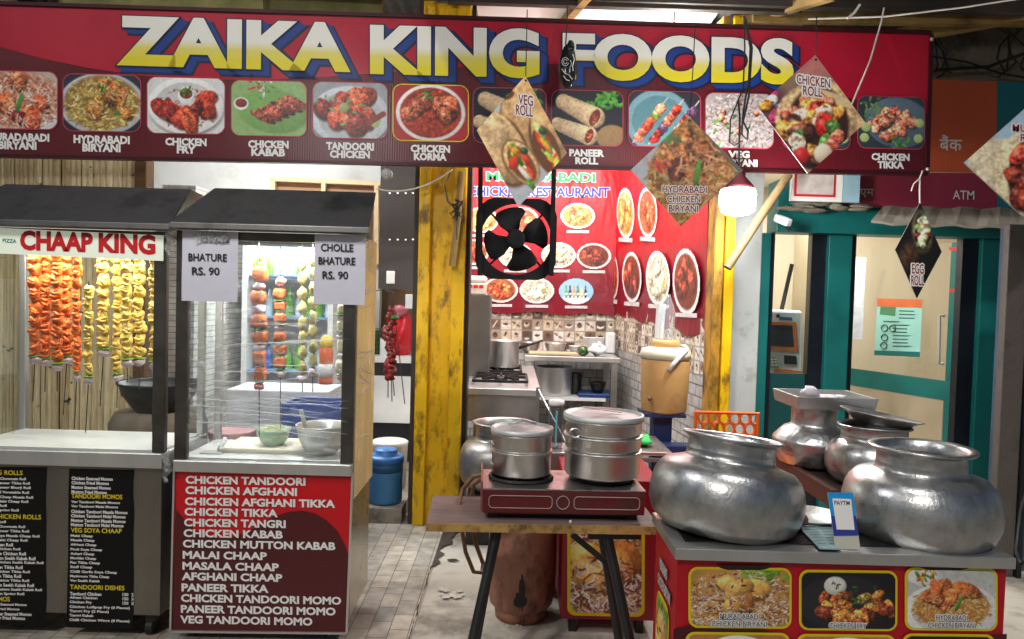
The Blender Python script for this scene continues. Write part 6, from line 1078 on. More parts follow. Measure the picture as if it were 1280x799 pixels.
# ================================================================== front table with gas stove and steamers
yaw = R(-1.2); M0 = Matrix.Translation(at(683, 655, 2.5)) @ Matrix.Rotation(R(2.2), 4, 'Z'); M0.translation.z = 0
zt = .705; xa, xb = -.42, .40
tb = thing('wooden_table', 'narrow worn wooden table on splayed black iron legs', 'table', (M0.translation.x, 2.6, 0))
MB(M0).box(xa, xb, -.005, .33, zt - .028, zt).build('tabletop', WOOD, tb, bevel=.003); MB(M0).box(xa, xb, -.011, -.0055, zt - .03, zt - .001).build('front_edge', WOODEDGE, tb)
MB(M0).box(xa + .05, xb - .05, .05, .28, zt - .05, zt - .0285).build('underframe', BLACK, tb)
P0 = M0.inverted()
def loc0(px, py, D): return P0 @ at(px, py, D)
for (a_, b2) in (((622, 668), (592, 799)), ((757, 668), (786, 799))):
    p, q = at(*a_, 2.56), at(*b2, 2.47); d = (q - p); q2 = p + d * ((.0 - p.z) / d.z); MB().tube([p + Vector((0, 0, .02)), q2], .0185, 12).build('leg', BLACK, tb)
    p2 = p + Vector((0, .2, .02)); q3 = Vector((q2.x * .9 + .02, q2.y + .34, 0)); MB().tube([p2, q3], .0185, 12).build('leg', BLACK, tb)
MB().bar(at(715, 668, 2.6), at(764, 708, 2.6), .012, .02).build('brace', BLACK, tb); MB().bar(at(735, 668, 2.56), at(800, 668, 2.56), .05, .02).build('brace', BLACK, tb)
# stove
st = thing('gas_stove', 'two burner gas stove with worn maroon front and steel top', 'stove', (M0.translation.x, 2.66, zt)); ZS = zat(700, 611, 2.52) - .012; xs0, xs1 = loc0(603, 640, 2.53).x, loc0(807, 640, 2.53).x
SM = mat('maroon_enamel', L(112, 38, 42), .36, .35, .25, 5, .05, 30, dirt=L(74, 60, 56), dscale=5, damt=.4); zf0 = zat(700, 641, 2.52) - .01
MB(M0).box(xs0, xs1, .03, .31, zf0, ZS).build('body', SM, st, bevel=.004); MB(M0).box(xs0 - .002, xs1 + .002, .028, .312, ZS + .0005, ZS + .006).build('top_plate', mat('stove_top', (.42, .38, .37), .34, .9, .3, 6, dirt=(.12, .08, .07), dscale=6, damt=.5), st, bevel=.002)
MB(M0).box(xs0 - .008, xs0 - .001, .03, .31, zf0 + .01, ZS + .03).build('side_plate', mat('pink_plate', L(150, 84, 84), .4, .3), st)
Pst = Panel(M0 @ Vector((xs0, .028, ZS)), M0 @ Vector((xs1, .028, ZS)), M0 @ Vector((xs0, .028, zf0))); wS, hS = Pst.w, Pst.h
TR = mat('worn_trim', L(206, 178, 170), .4, .4)
def rrt(x0, z0, x1, z1, r): return [Pst.pt(x0 + x, z0 + z, .0025) for x, z in rr_pts(x1 - x0, z1 - z0, r)]
mb = MB()
for p in (rrt(.022, .022, wS * .425, hS - .018, .014), rrt(wS * .56, .022, wS - .02, hS - .018, .014), rrt(wS * .453, .02, wS * .53, hS - .016, .024)): mb.tube(p + p[:1], .0016, 5, cap=False)
mb.build('front_trim', TR, st)
for x0 in (xs0 + .02, xs1 - .06): MB(M0).box(x0, x0 + .04, .06, .29, zt + .001, zf0 - .0005).build('foot', BLACKR, st)
MB(M0).box(xs0 + .061, xs1 - .061, .06, .29, zt + .012, zf0 - .0005).build('underside', BLACK, st)
def burner(px, D):
    c = Vector((at(px, 600, D).x, D, ZS + .006)); mb = MB()
    for q in range(6): a = R(60 * q + 20); mb.bar(c + Vector((.03 * math.cos(a), .03 * math.sin(a), .012)), c + Vector((.115 * math.cos(a), .10 * math.sin(a), .012)), .01, .018)
    mb.tube([c + Vector((.115 * math.cos(a), .10 * math.sin(a), .006)) for a in np.linspace(0, 6.28, 25)], .008, 6); mb.lathe([(.04, .001), (.035, .012), (0, .013)], c, 20); mb.build('burner', IRON, st); return c
c1 = burner(651, 2.68); c2 = burner(752, 2.70)
def steamer(label, c, r, tiers, zlid, tongs=False):
    t = thing('steamer_pot', label, 'pot', c); z = .022; SA = mat('steamer_alu', (.60, .59, .56), .34, 1, .12, 6, .06, 60, stretch=(1, 1, .1), rvar=.1)
    for i, h in enumerate(tiers):
        MB().lathe([(0, z), (r * .93, z), (r * .965, z + .008), (r * .97, z + h - .012), (r * 1.0, z + h - .008), (r * 1.015, z + h - .002), (r * .99, z + h), (0, z + h)], c, 64).build('tier', SA, t, 'all', angle=25); z += h + .0005
    MB().lathe([(r * 1.02, z), (r * 1.03, z + .004), (r * 1.02, z + .018), (r * .96, z + .020), (r * .94, z + .012), (r * .8, z + .009), (r * .5, z + .016), (0, z + .022)], c, 64).build('lid', mat('lid_alu', (.62, .62, .61), .55, .7, .15, 8, .3, 24), t, 'all', angle=25)
    return t, z
k = 2.68 / 900
t, z = steamer('shorter two tier steamer on the left burner', c1, 38.5 * k, (.090, .062), 0)
for zz in (.06, .135): MB().tube([c1 + Vector((-38.5 * k * math.cos(a) , -38.5 * k * math.sin(a), zz)) for a in np.linspace(.25, .5, 4)], .004, 6).build('latch', STEEL, t)
MB().tube([c1 + Vector((-.05, -.03, z + .03)), c1 + Vector((0, -.01, z + .045)), c1 + Vector((.05, .02, z + .028))], .006, 8).build('lid_handle', STEEL, t, 'all')
k = 2.70 / 900
t, z = steamer('taller three tier steamer with tongs on its lid', c2, 49 * k, (.096, .056, .056), 0)
MB().tube([c2 + Vector((-49 * k * .78, -49 * k * .66, .19 + .018 * 0)) + Vector((.02 * math.cos(a), -.003, .016 * math.sin(a))) for a in np.linspace(0, 6.28, 17)], .0035, 6, cap=False).build('ring_handle', STEEL, t)
tg = thing('steel_tongs', 'pair of steel tongs lying across the taller steamer lid', 'tongs', c2 + Vector((0, 0, z + .02)))
for q in (0, 1): MB().bar(c2 + Vector((-.085, -.03, z + .045)), c2 + Vector((.06 + .03 * q, -.05 + .06 * q, z + .03)), .012, .003).build('arm', STEEL, tg)
# hose, chips
o = MB().tube([at(604, 594, 2.72), at(592, 596, 2.74), at(578, 612, 2.74), at(573, 632, 2.70), at(576, 655, 2.72), at(582, 690, 2.76), at(592, 715, 2.78), at(602, 716, 2.8), at(604, 705, 2.84), at(594, 678, 2.86), at(586, 640, 2.84), at(592, 606, 2.82), at(604, 597, 2.78)], .0085, 8).build('gas_hose', mat('hose', L(124, 84, 54), .4, 0, .2, 10), smooth=True); tag(o, 'brown rubber gas hose looping off the table', 'hose')
mb = MB(); mb.lump(at(713, 656, 2.505), .006, .006, .006, random.Random(1), .3); o = mb.build('garlic_scrap', WHITEPL, smooth='all'); o.location.z = zt; tag(o, 'tiny white scrap on the table below the stove', 'scrap')
# gas cylinder
D = 3.35; xc = at(652, 720, D).x; r = .158; t = thing('gas_cylinder', 'grimy brown red gas cylinder under the wooden table', 'gas cylinder', (xc, D, 0)); CY = mat('cylinder_paint', L(160, 110, 88), .55, .1, .35, 6, .3, 14, dirt=L(62, 46, 40), dscale=7, damt=.5, stretch=(1, 1, .6))
MB().lathe([(0, .03), (r * .72, .035), (r * .93, .07), (r, .13), (r, .305), (r * 1.012, .31), (r * 1.012, .325), (r, .33), (r, .47), (r * .93, .53), (r * .7, .575), (r * .3, .59), (0, .59)], (xc, D, 0), 48).build('body', CY, t, 'all')
MB().lathe([(r * .7, 0), (r * .76, .0), (r * .8, .06), (r * .74, .06)], (xc, D, 0), 40).build('foot_ring', CY, t, 'all'); MB().tube([(xc + r * .62 * math.cos(a), D + r * .62 * math.sin(a), .64) for a in np.linspace(0, 6.28, 25)], .012, 8, cap=False).build('collar', CY, t)
for q in range(3): a = R(120 * q + 30); MB().bar((xc + r * .62 * math.cos(a), D + r * .62 * math.sin(a), .56), (xc + r * .62 * math.cos(a), D + r * .62 * math.sin(a), .64), .03, .01).build('collar_stay', CY, t)
MB().lathe([(.03, .59), (.03, .64), (.02, .66), (0, .66)], (xc, D, 0), 16).build('valve', mat('brass', (.5, .35, .12), .35, .9), t, 'all')
mb = MB(); mb.lump(at(652, 738, D - r * 1.0), .012, .003, .07, random.Random(2), .45, 10, 9); mb.lump(at(650, 751, D - r), .032, .003, .03, random.Random(4), .3, 10, 7); mb.build('oil_stain', mat('oil_stain', L(34, 24, 20), .5), t)
# red box behind
D = 3.15; t = thing('red_stand', 'small dark red stand with a framed biryani picture under the table', 'stand', at(755, 770, D)); x0, x1 = at(703, 700, D).x, at(822, 700, D).x; zb = .075; ztp = .70
MB().box(x0, x1, D, D + .5, zb, ztp).build('cabinet', mat('stand_red', L(150, 18, 36), .4, 0, .12, 3), t, bevel=.004); Pb = Panel((x0, D - .001, ztp), (x1, D - .001, ztp), (x0, D - .001, zb))
rr_on(Pb, (709, 640), (806, 642), (709, 769), .035, .003, YELINK, t, 'photo_border'); print_on(Pb, (713, 644), (802, 646), (713, 765), food('cb', .75, 130, 44), .005, t, 'food_photo', 'rr', .1)
for xx in (x0 + .04, x1 - .08):
    for yy in (D + .04, D + .42): MB().box(xx, xx + .035, yy, yy + .035, 0, zb - .001).build('foot', BLACK, t)

# ================================================================== serving counter at the right
D = 2.08; zc = zat(1055, 690, D) ; x0, x1 = at(848, 700, D).x, at(1262, 700, D).x; yb = 2.42
sc_ = thing('serving_counter', 'red serving counter with steel top and framed dish pictures', 'counter', ((x0 + x1) / 2, 2.4, 0))
MB().box(x0 - .012, x1 + .012, D - .012, yb, zc - .034, zc).build('steel_top', STEEL, sc_, bevel=.003)
MB().box(x0, x1, D + .012, yb - .02, .05, zc - .035).build('cabinet', mat('counter_red', L(190, 10, 30), .4, 0, .1, 3), sc_)
for xa_, xb_ in ((x0 + .03, x0 + .42), (x0 + .5, x1 - .02)): MB().box(xa_, xb_, D + .05, yb - .06, zc + .0005, zc + .004).build('dark_recess', mat('recess', (.03, .03, .03), .35, .6, .3, 8), sc_)
SPn = Panel((x0, D + .011, zc - .035), (x1, D + .011, zc - .035), (x0, D + .011, .05))
MB().poly([SPn.pt(*SPn.loc(*p), .002) for p in [(842, 786), (862, 781), (890, 779), (930, 781), (965, 790), (1000, 802), (1060, 808), (1110, 806), (1150, 799), (1200, 795), (1258, 792), (1256, 900), (838, 900)]]).build('dark_wave', DARKRED, sc_)
cs = [(860, 989, 708, 784, 'cb', 21), (998, 1121, 711.5, 787, 'blackfry', 22), (1130, 1246, 708.5, 787, 'hydb', 23), (856, 987, 789, 868, 'bowl', 24), (995, 1119, 791.5, 870, 'bowl', 25), (1127, 1243, 791, 870, 'green', 26)]
for xa_, xb_, ya, yb_, kd, sd_ in cs:
    rr_on(SPn, (xa_, ya), (xb_, ya + 1.5), (xa_, yb_), .028, .004, YELINK, sc_, 'photo_border'); print_on(SPn, (xa_ + 3, ya + 3), (xb_ - 3, ya + 4.4), (xa_ + 3, yb_ - 3), food(kd, (xb_ - xa_) / (yb_ - ya), 84, sd_), .006, sc_, 'food_photo', 'rr', .14)
for body, BL, BR, h in [('MURADABADI', (899, 771.5), (948, 772.5), 6.4), ('CHICKEN BIRYANI', (888.5, 781), (957, 782), 6.6), ('CHICKEN FRY', (1035, 783.5), (1081, 784.2), 6.4), ('HYDRABADI', (1168, 773.5), (1207, 774), 6.3), ('CHICKEN BIRYANI', (1158, 783), (1217, 783.8), 6.5)]:
    mb = MB()
    for q in range(10): text_on(SPn, body, BL, BR, h, .0075 + .0001 * q, WHITEINK, sc_, bold=.03, res=2, mb=mb, shift=(.0021 * math.cos(R(36 * q)), .0021 * math.sin(R(36 * q))))
    mb.build('caption_outline', WHITEINK, sc_); text_on(SPn, body, BL, BR, h, .0095, INK, sc_, 'caption', 0.0, res=4)
for cx in (930, 1180):
    mb = MB(); a, ex, ez = quad_map(SPn, (cx - 34, 705.5), (cx + 34, 706), (cx - 34, 713)); mb.poly([SPn.pt(*(a + ex * (.5 + .5 * math.cos(t_)) + ez * (1 + math.sin(t_))), .0052) for t_ in np.linspace(math.pi, 2 * math.pi, 14)]); mb.build('dark_fan_print', mat('fan_print', L(40, 28, 14), .4), sc_)
SL = Panel((x0 - .001, yb - .02, zc - .035), (x0 - .001, D + .012, zc - .035), (x0 - .001, yb - .02, .05)); SL.n = Vector((-1, 0, 0))
def sl_rr(u0, u1, v0, v1, off): return Panel(SL.pt(u0, v1, off), SL.pt(u1, v1, off), SL.pt(u0, v0, off))
Wd = SL.w
mb = MB(); mb.poly([SL.pt(.06 + x, .05 + z, .003) for x, z in rr_pts(Wd - .12, .46, .05)]); mb.build('photo_border', YELINK, sc_)
print_world(SL, .075, Wd - .075, .065, .495, food('cb', (Wd - .15) / .43, 110, 51), .005, sc_, 'food_photo')
def text_world(P, s_, x0_, z0_, x1_, h, off, m, parent, bold):
    v, f = text_mesh(s_, bold, 'LEFT', 2); ref, _ = text_mesh(s_, 0.0, 'LEFT', 2); a0_, a1_, b0, b1 = ref[:, 0].min(), ref[:, 0].max(), ref[:, 1].min(), ref[:, 1].max()
    MB().add([P.pt(x0_ + (p[0] - a0_) / (a1_ - a0_) * (x1_ - x0_), z0_ + (p[1] - b0) / (b1 - b0) * h, off) for p in v], f).build('lettering', m, parent)
for m_, bo, of in ((INK, .07, .004), (WHITEINK, .02, .0055)): text_world(SL, 'MURADABADI', .1, .585, Wd - .1, .035, of, m_, sc_, bo); text_world(SL, 'CHICKEN BIRYANI', .08, .53, Wd - .05, .035, of, m_, sc_, bo)
# pots on the counter
tA, cA = handi('big dented aluminium pot with a tilted rim on the left of the counter', 901, 660, 2.29, .243, .138, .312, .160, ALU, tilt=6.5, zbase=zc - .022, seed=2, back=-5)
tB, cB = handi('big aluminium pot with an open rim on the right of the counter', 1147, 665, 2.28, .226, .128, .312, .155, ALU, zbase=zc - .034, seed=7)
# payment stand
t = thing('payment_stand', 'small blue and white payment card standing on the counter', 'sign', at(1055, 686, 2.13)); D = 2.085; A_ = at(1034, 615.5, D + .05); B_ = at(1065, 617, D + .05); C_ = at(1045, 686, D)
Pq = Panel(A_, B_, at(1043, 687, D)); 
def qd(pts, off, m, nm): MB().poly([Pq.pt(*Pq.loc(*p), off) for p in pts]).build(nm, m, t)
mb = MB(); vs = [Pq.pt(*Pq.loc(*p), o) for o in (0, -.004) for p in ((1034.5, 615.5), (1066, 616), (1075.5, 687), (1044.5, 687))]; mb.add(vs, [(0, 1, 2, 3), (7, 6, 5, 4)] + [(i, i + 4, (i + 1) % 4 + 4, (i + 1) % 4) for i in range(4)]); mb.build('card', mat('card_beige', L(196, 196, 180), .5, 0, .06), t)
qd([(1034.5, 615.5), (1066, 616), (1069.8, 645), (1038.7, 645)], .001, mat('sky_ink', L(28, 150, 222), .4, 0, .04), 'upper_print'); qd([(1038.7, 645), (1069.8, 645), (1073, 669.5), (1042, 670)], .001, mat('indigo_ink', L(52, 62, 150), .4, 0, .04), 'lower_print')
qd([(1040, 623), (1063.5, 624), (1068, 662.5), (1045.5, 662)], .002, WHITEINK, 'white_field'); text_on(Pq, 'PAYTM', (1042.5, 631), (1061.5, 631.5), 5, .003, NAVYINK, t, bold=.008, res=4)
MB().box(C_.x - .0, C_.x + .07, D + .02, D + .06, zc + .001, zc + .006).build('foot', MATS['card_beige'], t)
# laminated menu, tray, cloth
t = thing('laminated_menu', 'laminated menu card lying flat between the pots', 'menu', (at(1025, 672, 2.2).x, 2.25, zc)); mb = MB(); q = [floor_at(x, y, zc + .012) for x, y in ((996, 656), (1044, 655), (1050, 686), (1024, 685))]; mb.add(q + [p - Vector((0, 0, .004)) for p in q], [(0, 1, 2, 3), (7, 6, 5, 4)] + [(i, i + 4, (i + 1) % 4 + 4, (i + 1) % 4) for i in range(4)]); mb.build('card', mat('laminate', L(160, 184, 188), .12, 0, .3, 30), t)
mb = MB()
for i in range(7):
    f = .1 + .12 * i; a_ = q[0].lerp(q[3], f); b2 = q[1].lerp(q[2], f); mb.add([a_.lerp(b2, .08) + Vector((0, 0, .0015)), a_.lerp(b2, .45) + Vector((0, 0, .0015)), a_.lerp(b2, .45) + Vector((0, -.006, .0015)), a_.lerp(b2, .08) + Vector((0, -.006, .0015)), a_.lerp(b2, .55) + Vector((0, 0, .0015)), a_.lerp(b2, .92) + Vector((0, 0, .0015)), a_.lerp(b2, .92) + Vector((0, -.006, .0015)), a_.lerp(b2, .55) + Vector((0, -.006, .0015))], [(0, 1, 2, 3), (4, 5, 6, 7)])
mb.build('text_blocks', mat('dark_teal_ink', L(46, 74, 80), .4), t)
t = thing('steel_plate', 'shallow steel plate behind the laminated menu', 'plate', at(1012, 648, 2.45)); MB().lathe([(0, .002), (.08, .002), (.1, .018), (.105, .018), (.1, .014), (.08, 0), (0, 0)], floor_at(1014, 649, zc + .005), 40).build('plate', STEEL, t, 'all')
mb = MB(); rng = random.Random(4)
for i in range(6): mb.lump(floor_at(1000 + rng.uniform(-5, 5), 646 + rng.uniform(-3, 3), zc + .03), .016, .014, .018, rng, .25, 9, 6)
o = mb.build('checked_cloth', mat('checked_cloth', L(150, 110, 106), .8, 0, .6, 60), smooth='all'); tag(o, 'crumpled checked cloth bundle beside the tilted pot', 'cloth')
# wooden side table with pots behind the counter
t = thing('side_table', 'dark wooden table with a slanting rail behind the serving counter', 'table', (1.75, 3.35, 0)); zs = zat(1015, 582, 3.3)
DW = mat('dark_table', L(58, 44, 40), .5, 0, .3, 5); RW = mat('red_wood', L(92, 60, 52), .45, 0, .2, 6, stretch=(3, .5, 1)); xl = 1.31
MB().box(xl, 1.9, 2.84, 3.85, zs - .03, zs).build('tabletop', DW, t); MB().box(xl - .03, xl - .002, 2.82, 3.86, zs - .06, zs + .015).build('rail', RW, t, bevel=.004); MB().box(xl, 1.9, 2.80, 2.838, zs - .08, zs - .03).build('rail', RW, t); MB().bar((xl, 2.83, zs - .3), (xl + .4, 3.1, zs - .3), .04, .04).build('brace', RW, t)
for xx in (xl, 1.85):
    for yy in (2.86, 3.78): MB().box(xx, xx + .05, yy, yy + .05, 0, zs - .031).build('leg', DW, t)
hm = bpy.data.materials.new('hammered'); hm.use_nodes = True; n_ = hm.node_tree; N = n_.nodes; b_ = N['Principled BSDF']; b_.inputs['Base Color'].default_value = (.62, .62, .61, 1); b_.inputs['Metallic'].default_value = 1; b_.inputs['Roughness'].default_value = .36
vo = N.new('ShaderNodeTexVoronoi'); vo.inputs['Scale'].default_value = 42; tc = N.new('ShaderNodeTexCoord'); n_.links.new(tc.outputs['Object'], vo.inputs['Vector']); bp = N.new('ShaderNodeBump'); bp.inputs['Strength'].default_value = .22; bp.inputs['Distance'].default_value = .008; n_.links.new(vo.outputs[0], bp.inputs['Height']); n_.links.new(bp.outputs[0], b_.inputs['Normal'])
D = 3.3; xc = at(1016, 560, D).x; z0 = zs + .001; k = D / 900; zA, zB, zC = zat(1016, 550, D), zat(1016, 531, D), zat(1029, 513, D - .15)
t = thing('cooking_pot', 'hammered aluminium pot with a sharp shoulder, under the square tray', 'pot', (xc, D, z0)); MB().lathe([(0, 0), (.10, 0), (.15, .02), (47 * k, zA - z0 - .03), (49 * k, zA - z0), (48 * k, zA - z0 + .012), (36 * k, zB - z0 - .012), (28 * k, zB - z0), (27 * k, zB - z0 + .012), (27 * k, zC - z0 - .012), (31 * k, zC - z0 - .003), (27 * k, zC - z0 - .001), (0, zC - z0 - .01)], (xc, D, z0), 56).build('body', hm, t, 'all', angle=20)
t = thing('square_tray', 'rectangular steel tray of paper scraps on the hammered pot', 'tray', (xc + .04, D, zC)); xm = at(1029, 500, D).x; w2, d2, zt4 = 49 * k, .15, zat(1029, 497, D - .15); mb = MB(); zq = zC + .001
i_ = .009; o1 = [(xm - w2 + i_, D - d2 + i_, zq), (xm + w2 - i_, D - d2 + i_, zq), (xm + w2 - i_, D + d2 - i_, zq), (xm - w2 + i_, D + d2 - i_, zq)]; o2 = [(xm - w2, D - d2, zt4), (xm + w2, D - d2, zt4), (xm + w2, D + d2, zt4), (xm - w2, D + d2, zt4)]; i2 = [(xm - w2 + .012, D - d2 + .012, zt4), (xm + w2 - .012, D - d2 + .012, zt4), (xm + w2 - .012, D + d2 - .012, zt4), (xm - w2 + .012, D + d2 - .012, zt4)]; i1 = [(x, y, z + .006) for x, y, z in o1]
mb.add(o1 + o2 + i2 + i1, [(3, 2, 1, 0)] + [(i, (i + 1) % 4, (i + 1) % 4 + 4, i + 4) for i in range(4)] + [(i + 4, (i + 1) % 4 + 4, (i + 1) % 4 + 8, i + 8) for i in range(4)] + [(i + 8, (i + 1) % 4 + 8, (i + 1) % 4 + 12, i + 12) for i in range(4)] + [(12, 13, 14, 15)]); mb.build('pan', STEEL, t, bevel=.002)
mb = MB(); rng = random.Random(8); mb.lump((xm - .07, D - .02, zt4 - .0), .045, .03, .035, rng, .35, 9, 6)
for i in range(6): mb.lump((xm + rng.uniform(-.02, .1), D + rng.uniform(-.05, .05), zt4 - .02), .03, .03, .012, rng, .3, 8, 5)
o = mb.build('paper_scraps', mat('paper_scraps', L(222, 214, 222), .7, 0, .15, 30), smooth='all'); tag(o, 'crumpled white paper scraps in the square tray', 'paper')
D = 2.98; handi('medium aluminium pot carrying a steel plate, behind the right big pot', 1090, 600, D, .185, .125, zat(1090, 531, D) - zs, .142, ALU, zbase=zs + .001, seed=9)
D = 2.98; t = thing('steel_dish', 'shallow steel dish lying tilted on the medium pot', 'dish', at(1098, 528, D)); M_ = Matrix.Translation(at(1099, 530, D)) @ Matrix.Rotation(R(9), 4, 'Y'); MB(M_).lathe([(0, 0), (.10, 0), (.14, .03), (.158, .038), (.16, .041), (.15, .04), (.132, .03), (.098, .006), (0, .005)], (0, 0, 0), 48).build('dish', STEEL, t, 'all')

# ================================================================== cash machine booth
D = 5.05; bt = thing('atm_booth', 'teal framed cash machine booth with glass front', 'booth', (2.45, 5.3, 0))
XB = lambda px, py=420: at(px, py, D).x
zh0, zh1 = zat(1140, 297, D), zat(1140, 255, D)
MB().box(XB(962, 280), XB(1266, 280), D - .14, D + .06, zh0, zh1 + .12).build('header', TEAL, bt, bevel=.006)
for a_, b2, m in ((943, 956, TEAL), (1027, 1056, TEAL), (1216, 1244, TEAL)): MB().box(XB(a_), XB(b2), D - .06, D + .05, 0, zh0 - .001).build('pillar', m, bt, bevel=.006)
for a_, b2 in ((956.5, 963), (1009, 1026.5), (1056.5, 1064), (1196, 1215.5)): MB().box(XB(a_), XB(b2), D - .02, D + .05, 0, zh0 - .001).build('black_frame', NAVYF, bt)
zk = zat(985, 467, D)
MB().box(XB(963.5), XB(1008.5), D, D + .03, 0, zk).build('lower_panel', mat('teal_dark', L(16, 70, 70), .4, 0, .1, 4), bt)
MB().box(XB(963.5), XB(1008.5), D + .01, D + .016, zk + .001, zh0 - .001).build('glass_pane', GLASS, bt)
BEI = mat('beige_laminate', L(206, 190, 164), .45, 0, .07, 2, stretch=(6, 6, .4))
for b_ in ((XB(945), 4.6, 7.0, 7.08, 0, 3.0), (XB(945) - .05, XB(945), D + .08, 7.0, 0, 3.0), (4.55, 4.6, D + .08, 7.0, 0, 3.0)): MB().box(*b_).build('inner_wall', BEI, bt)
MB().box(XB(945) - .05, 4.6, D + .06, 7.08, 2.62, 2.66).build('inner_ceiling', WHITEP, bt); MB().box(at(1001, 380, 6.2).x, at(1012, 380, 6.2).x + .02, 6.0, 6.4, 0, 2.6).build('inner_wall', BEI, bt)
lamp('AREA', (2.7, 5.9, 2.58), 62, parent=bt, col=(1, .975, .92), target=(2.7, 5.9, 0), sx=1.2, sy=.3)
# glass door leaf standing open inward
dl, dr = at(1062, 470, 6.0), at(1197, 470, 5.06); dt = thing('glass_door', 'glass door of the cash booth with teal bands, ajar', 'door', (dr.x, dr.y, 0)); PD = Panel((dl.x, dl.y, zh0 - .02), (dr.x, dr.y, zh0 - .02), (dl.x, dl.y, .02))
def dq(u0, u1, v0, v1, m, nm, o0=-.006, o1=.006): mb = MB(); PD.slab(mb, u0, v0, u1, v1, o0, o1); mb.build(nm, m, dt)
zb0, zb1 = PD.loc(1062, 481)[1], PD.loc(1062, 460)[1]
FROST = glass_mat('frosted_film', tint=(.95, .93, .88), refl=.8, milk=.5, milkcol=L(196, 182, 158))
dq(0, PD.w, zb1 + .001, PD.h, GLASS, 'glass_pane'); dq(0, PD.w, zb0, zb1, TEAL, 'teal_band', -.008, .008); dq(0, PD.w - .1, .001, zb0 - .001, FROST, 'frosted_pane'); dq(PD.w - .09, PD.w - .0, zb1 + .001, PD.h, TEAL, 'teal_stripe', .0065, .009); dq(PD.w - .09, PD.w, .001, zb0 - .001, TEAL, 'teal_stripe', -.006, .009)
mb = MB()
for yy in (309, 361): a, ex, ez = quad_map(PD, (1188, yy), (1200, yy + .5), (1188, yy + 4)); mb.add([PD.pt(*p, .011) for p in (a, a + ex, a + ex + ez, a + ez)], [(0, 1, 2, 3)])
mb.build('red_sticker', REDINK, dt)
mb = MB(); ha, hb = PD.loc(1181, 395), PD.loc(1180, 455); mb.tube([PD.pt(ha[0], ha[1], .009), PD.pt(ha[0], ha[1], .05), PD.pt(hb[0], hb[1], .05), PD.pt(hb[0], hb[1], .009)], .012, 10); mb.build('handle', STEEL, dt)
# poster on the door
t = thing('notice_poster', 'pale teal notice sheet with orange heading on the booth door', 'poster', at(1123, 446, 5.25)); Pp = Panel(PD.pt(*PD.loc(1096, 373), .012), PD.pt(*PD.loc(1153, 375), .012), PD.pt(*PD.loc(1093, 445), .012))
def pq(pts, m, nm, off=.001): MB().poly([Pp.pt(*Pp.loc(*p), off) for p in pts]).build(nm, m, t)
pq([(1097, 373), (1153, 374.5), (1150, 446.5), (1093, 444)], mat('pale_teal', L(150, 208, 200), .5, 0, .05), 'sheet'); pq([(1097, 373), (1153, 374.5), (1152.6, 385), (1096.4, 383)], mat('orange_ink', L(206, 104, 56), .5), 'heading', .002); pq([(1093.3, 438), (1150.3, 440), (1150, 446.5), (1093, 444)], TEAL, 'footer', .002); pq([(1101, 383.5), (1120, 384), (1119, 395), (1100, 393)], mat('green_card_ink', L(70, 130, 90), .5), 'card_picture', .002)
mb = MB(); rng = random.Random(3)
for i in range(11):
    y = 388 + i * 4.4; xa_ = 1124 if i < 3 else (1104 if i < 4 else 1116); mb.poly([Pp.pt(*Pp.loc(*p), .002) for p in ((xa_, y), (xa_ + rng.uniform(18, 26), y + .6), (xa_ + 18, y + 2), (xa_, y + 1.4))])
mb.build('text_blocks', mat('dark_teal', L(40, 90, 90), .5), t); mb = MB()
for x, y in ((1106, 410), (1116, 410.5), (1106, 422), (1105, 432)): mb.tube([Pp.pt(*Pp.loc(x + 4 * math.cos(a), y + 4 * math.sin(a)), .003) for a in np.linspace(0, 6.28, 15)], .004, 5)
mb.build('round_icon', MATS['dark_teal'], t)
o = MB().box(at(1065, 370, 6.3).x, at(1079, 370, 6.3).x, 6.28, 6.3, zat(1070, 424, 6.3), zat(1070, 322, 6.3)).build('wall_chart', mat('chart', L(216, 216, 224), .4, 0, .25, 12), None); tag(o, 'tall white printed chart inside the booth', 'poster')
# ATM machine
D2 = 5.75; k = D2 / 900; t = thing('cash_machine', 'light grey cash machine with an orange framed screen', 'cash machine', at(985, 480, D2)); xa_, xb_ = at(945, 430, D2).x + .03, at(1003, 430, D2).x; GM = mat('machine_grey', L(206, 210, 216), .4, 0, .05)
zt5 = zat(985, 388, D2); MB().add([(xa_, D2, 0), (xb_ + .03, D2, 0), (xb_ + .03, D2 + .5, 0), (xa_, D2 + .5, 0), (xa_, D2 + .02, zt5), (xb_, D2 + .02, zt5), (xb_, D2 + .5, zt5), (xa_, D2 + .5, zt5)], [(3, 2, 1, 0), (4, 5, 6, 7), (0, 1, 5, 4), (1, 2, 6, 5), (2, 3, 7, 6), (3, 0, 4, 7)]).build('housing', GM, t, bevel=.02)
Pm = Panel(at(950, 388, D2 - .01), at(1004, 390, D2 - .01), at(950, 470, D2 - .025))
def mq(pts, m, nm, o_): mb = MB(); vs = [Pm.pt(*Pm.loc(*p), q) for q in (o_ - .008, o_) for p in pts]; mb.add(vs, [(0, 1, 2, 3), (7, 6, 5, 4)] + [(i, i + 4, (i + 1) % 4 + 4, (i + 1) % 4) for i in range(4)]); mb.build(nm, m, t)
mq([(950, 402), (995, 403), (998, 440), (950, 437)], mat('screen_bezel', L(186, 110, 60), .4), 'screen_frame', .006); mq([(955, 406), (990, 407), (992, 434), (955, 432)], mat('screen', L(50, 48, 62), .15), 'screen', .009); mq([(980, 444), (995, 445), (996, 456), (980, 455)], BLACK, 'card_slot', .007); mq([(952, 446), (970, 447), (973, 460), (952, 459)], STEELD, 'keypad', .007)
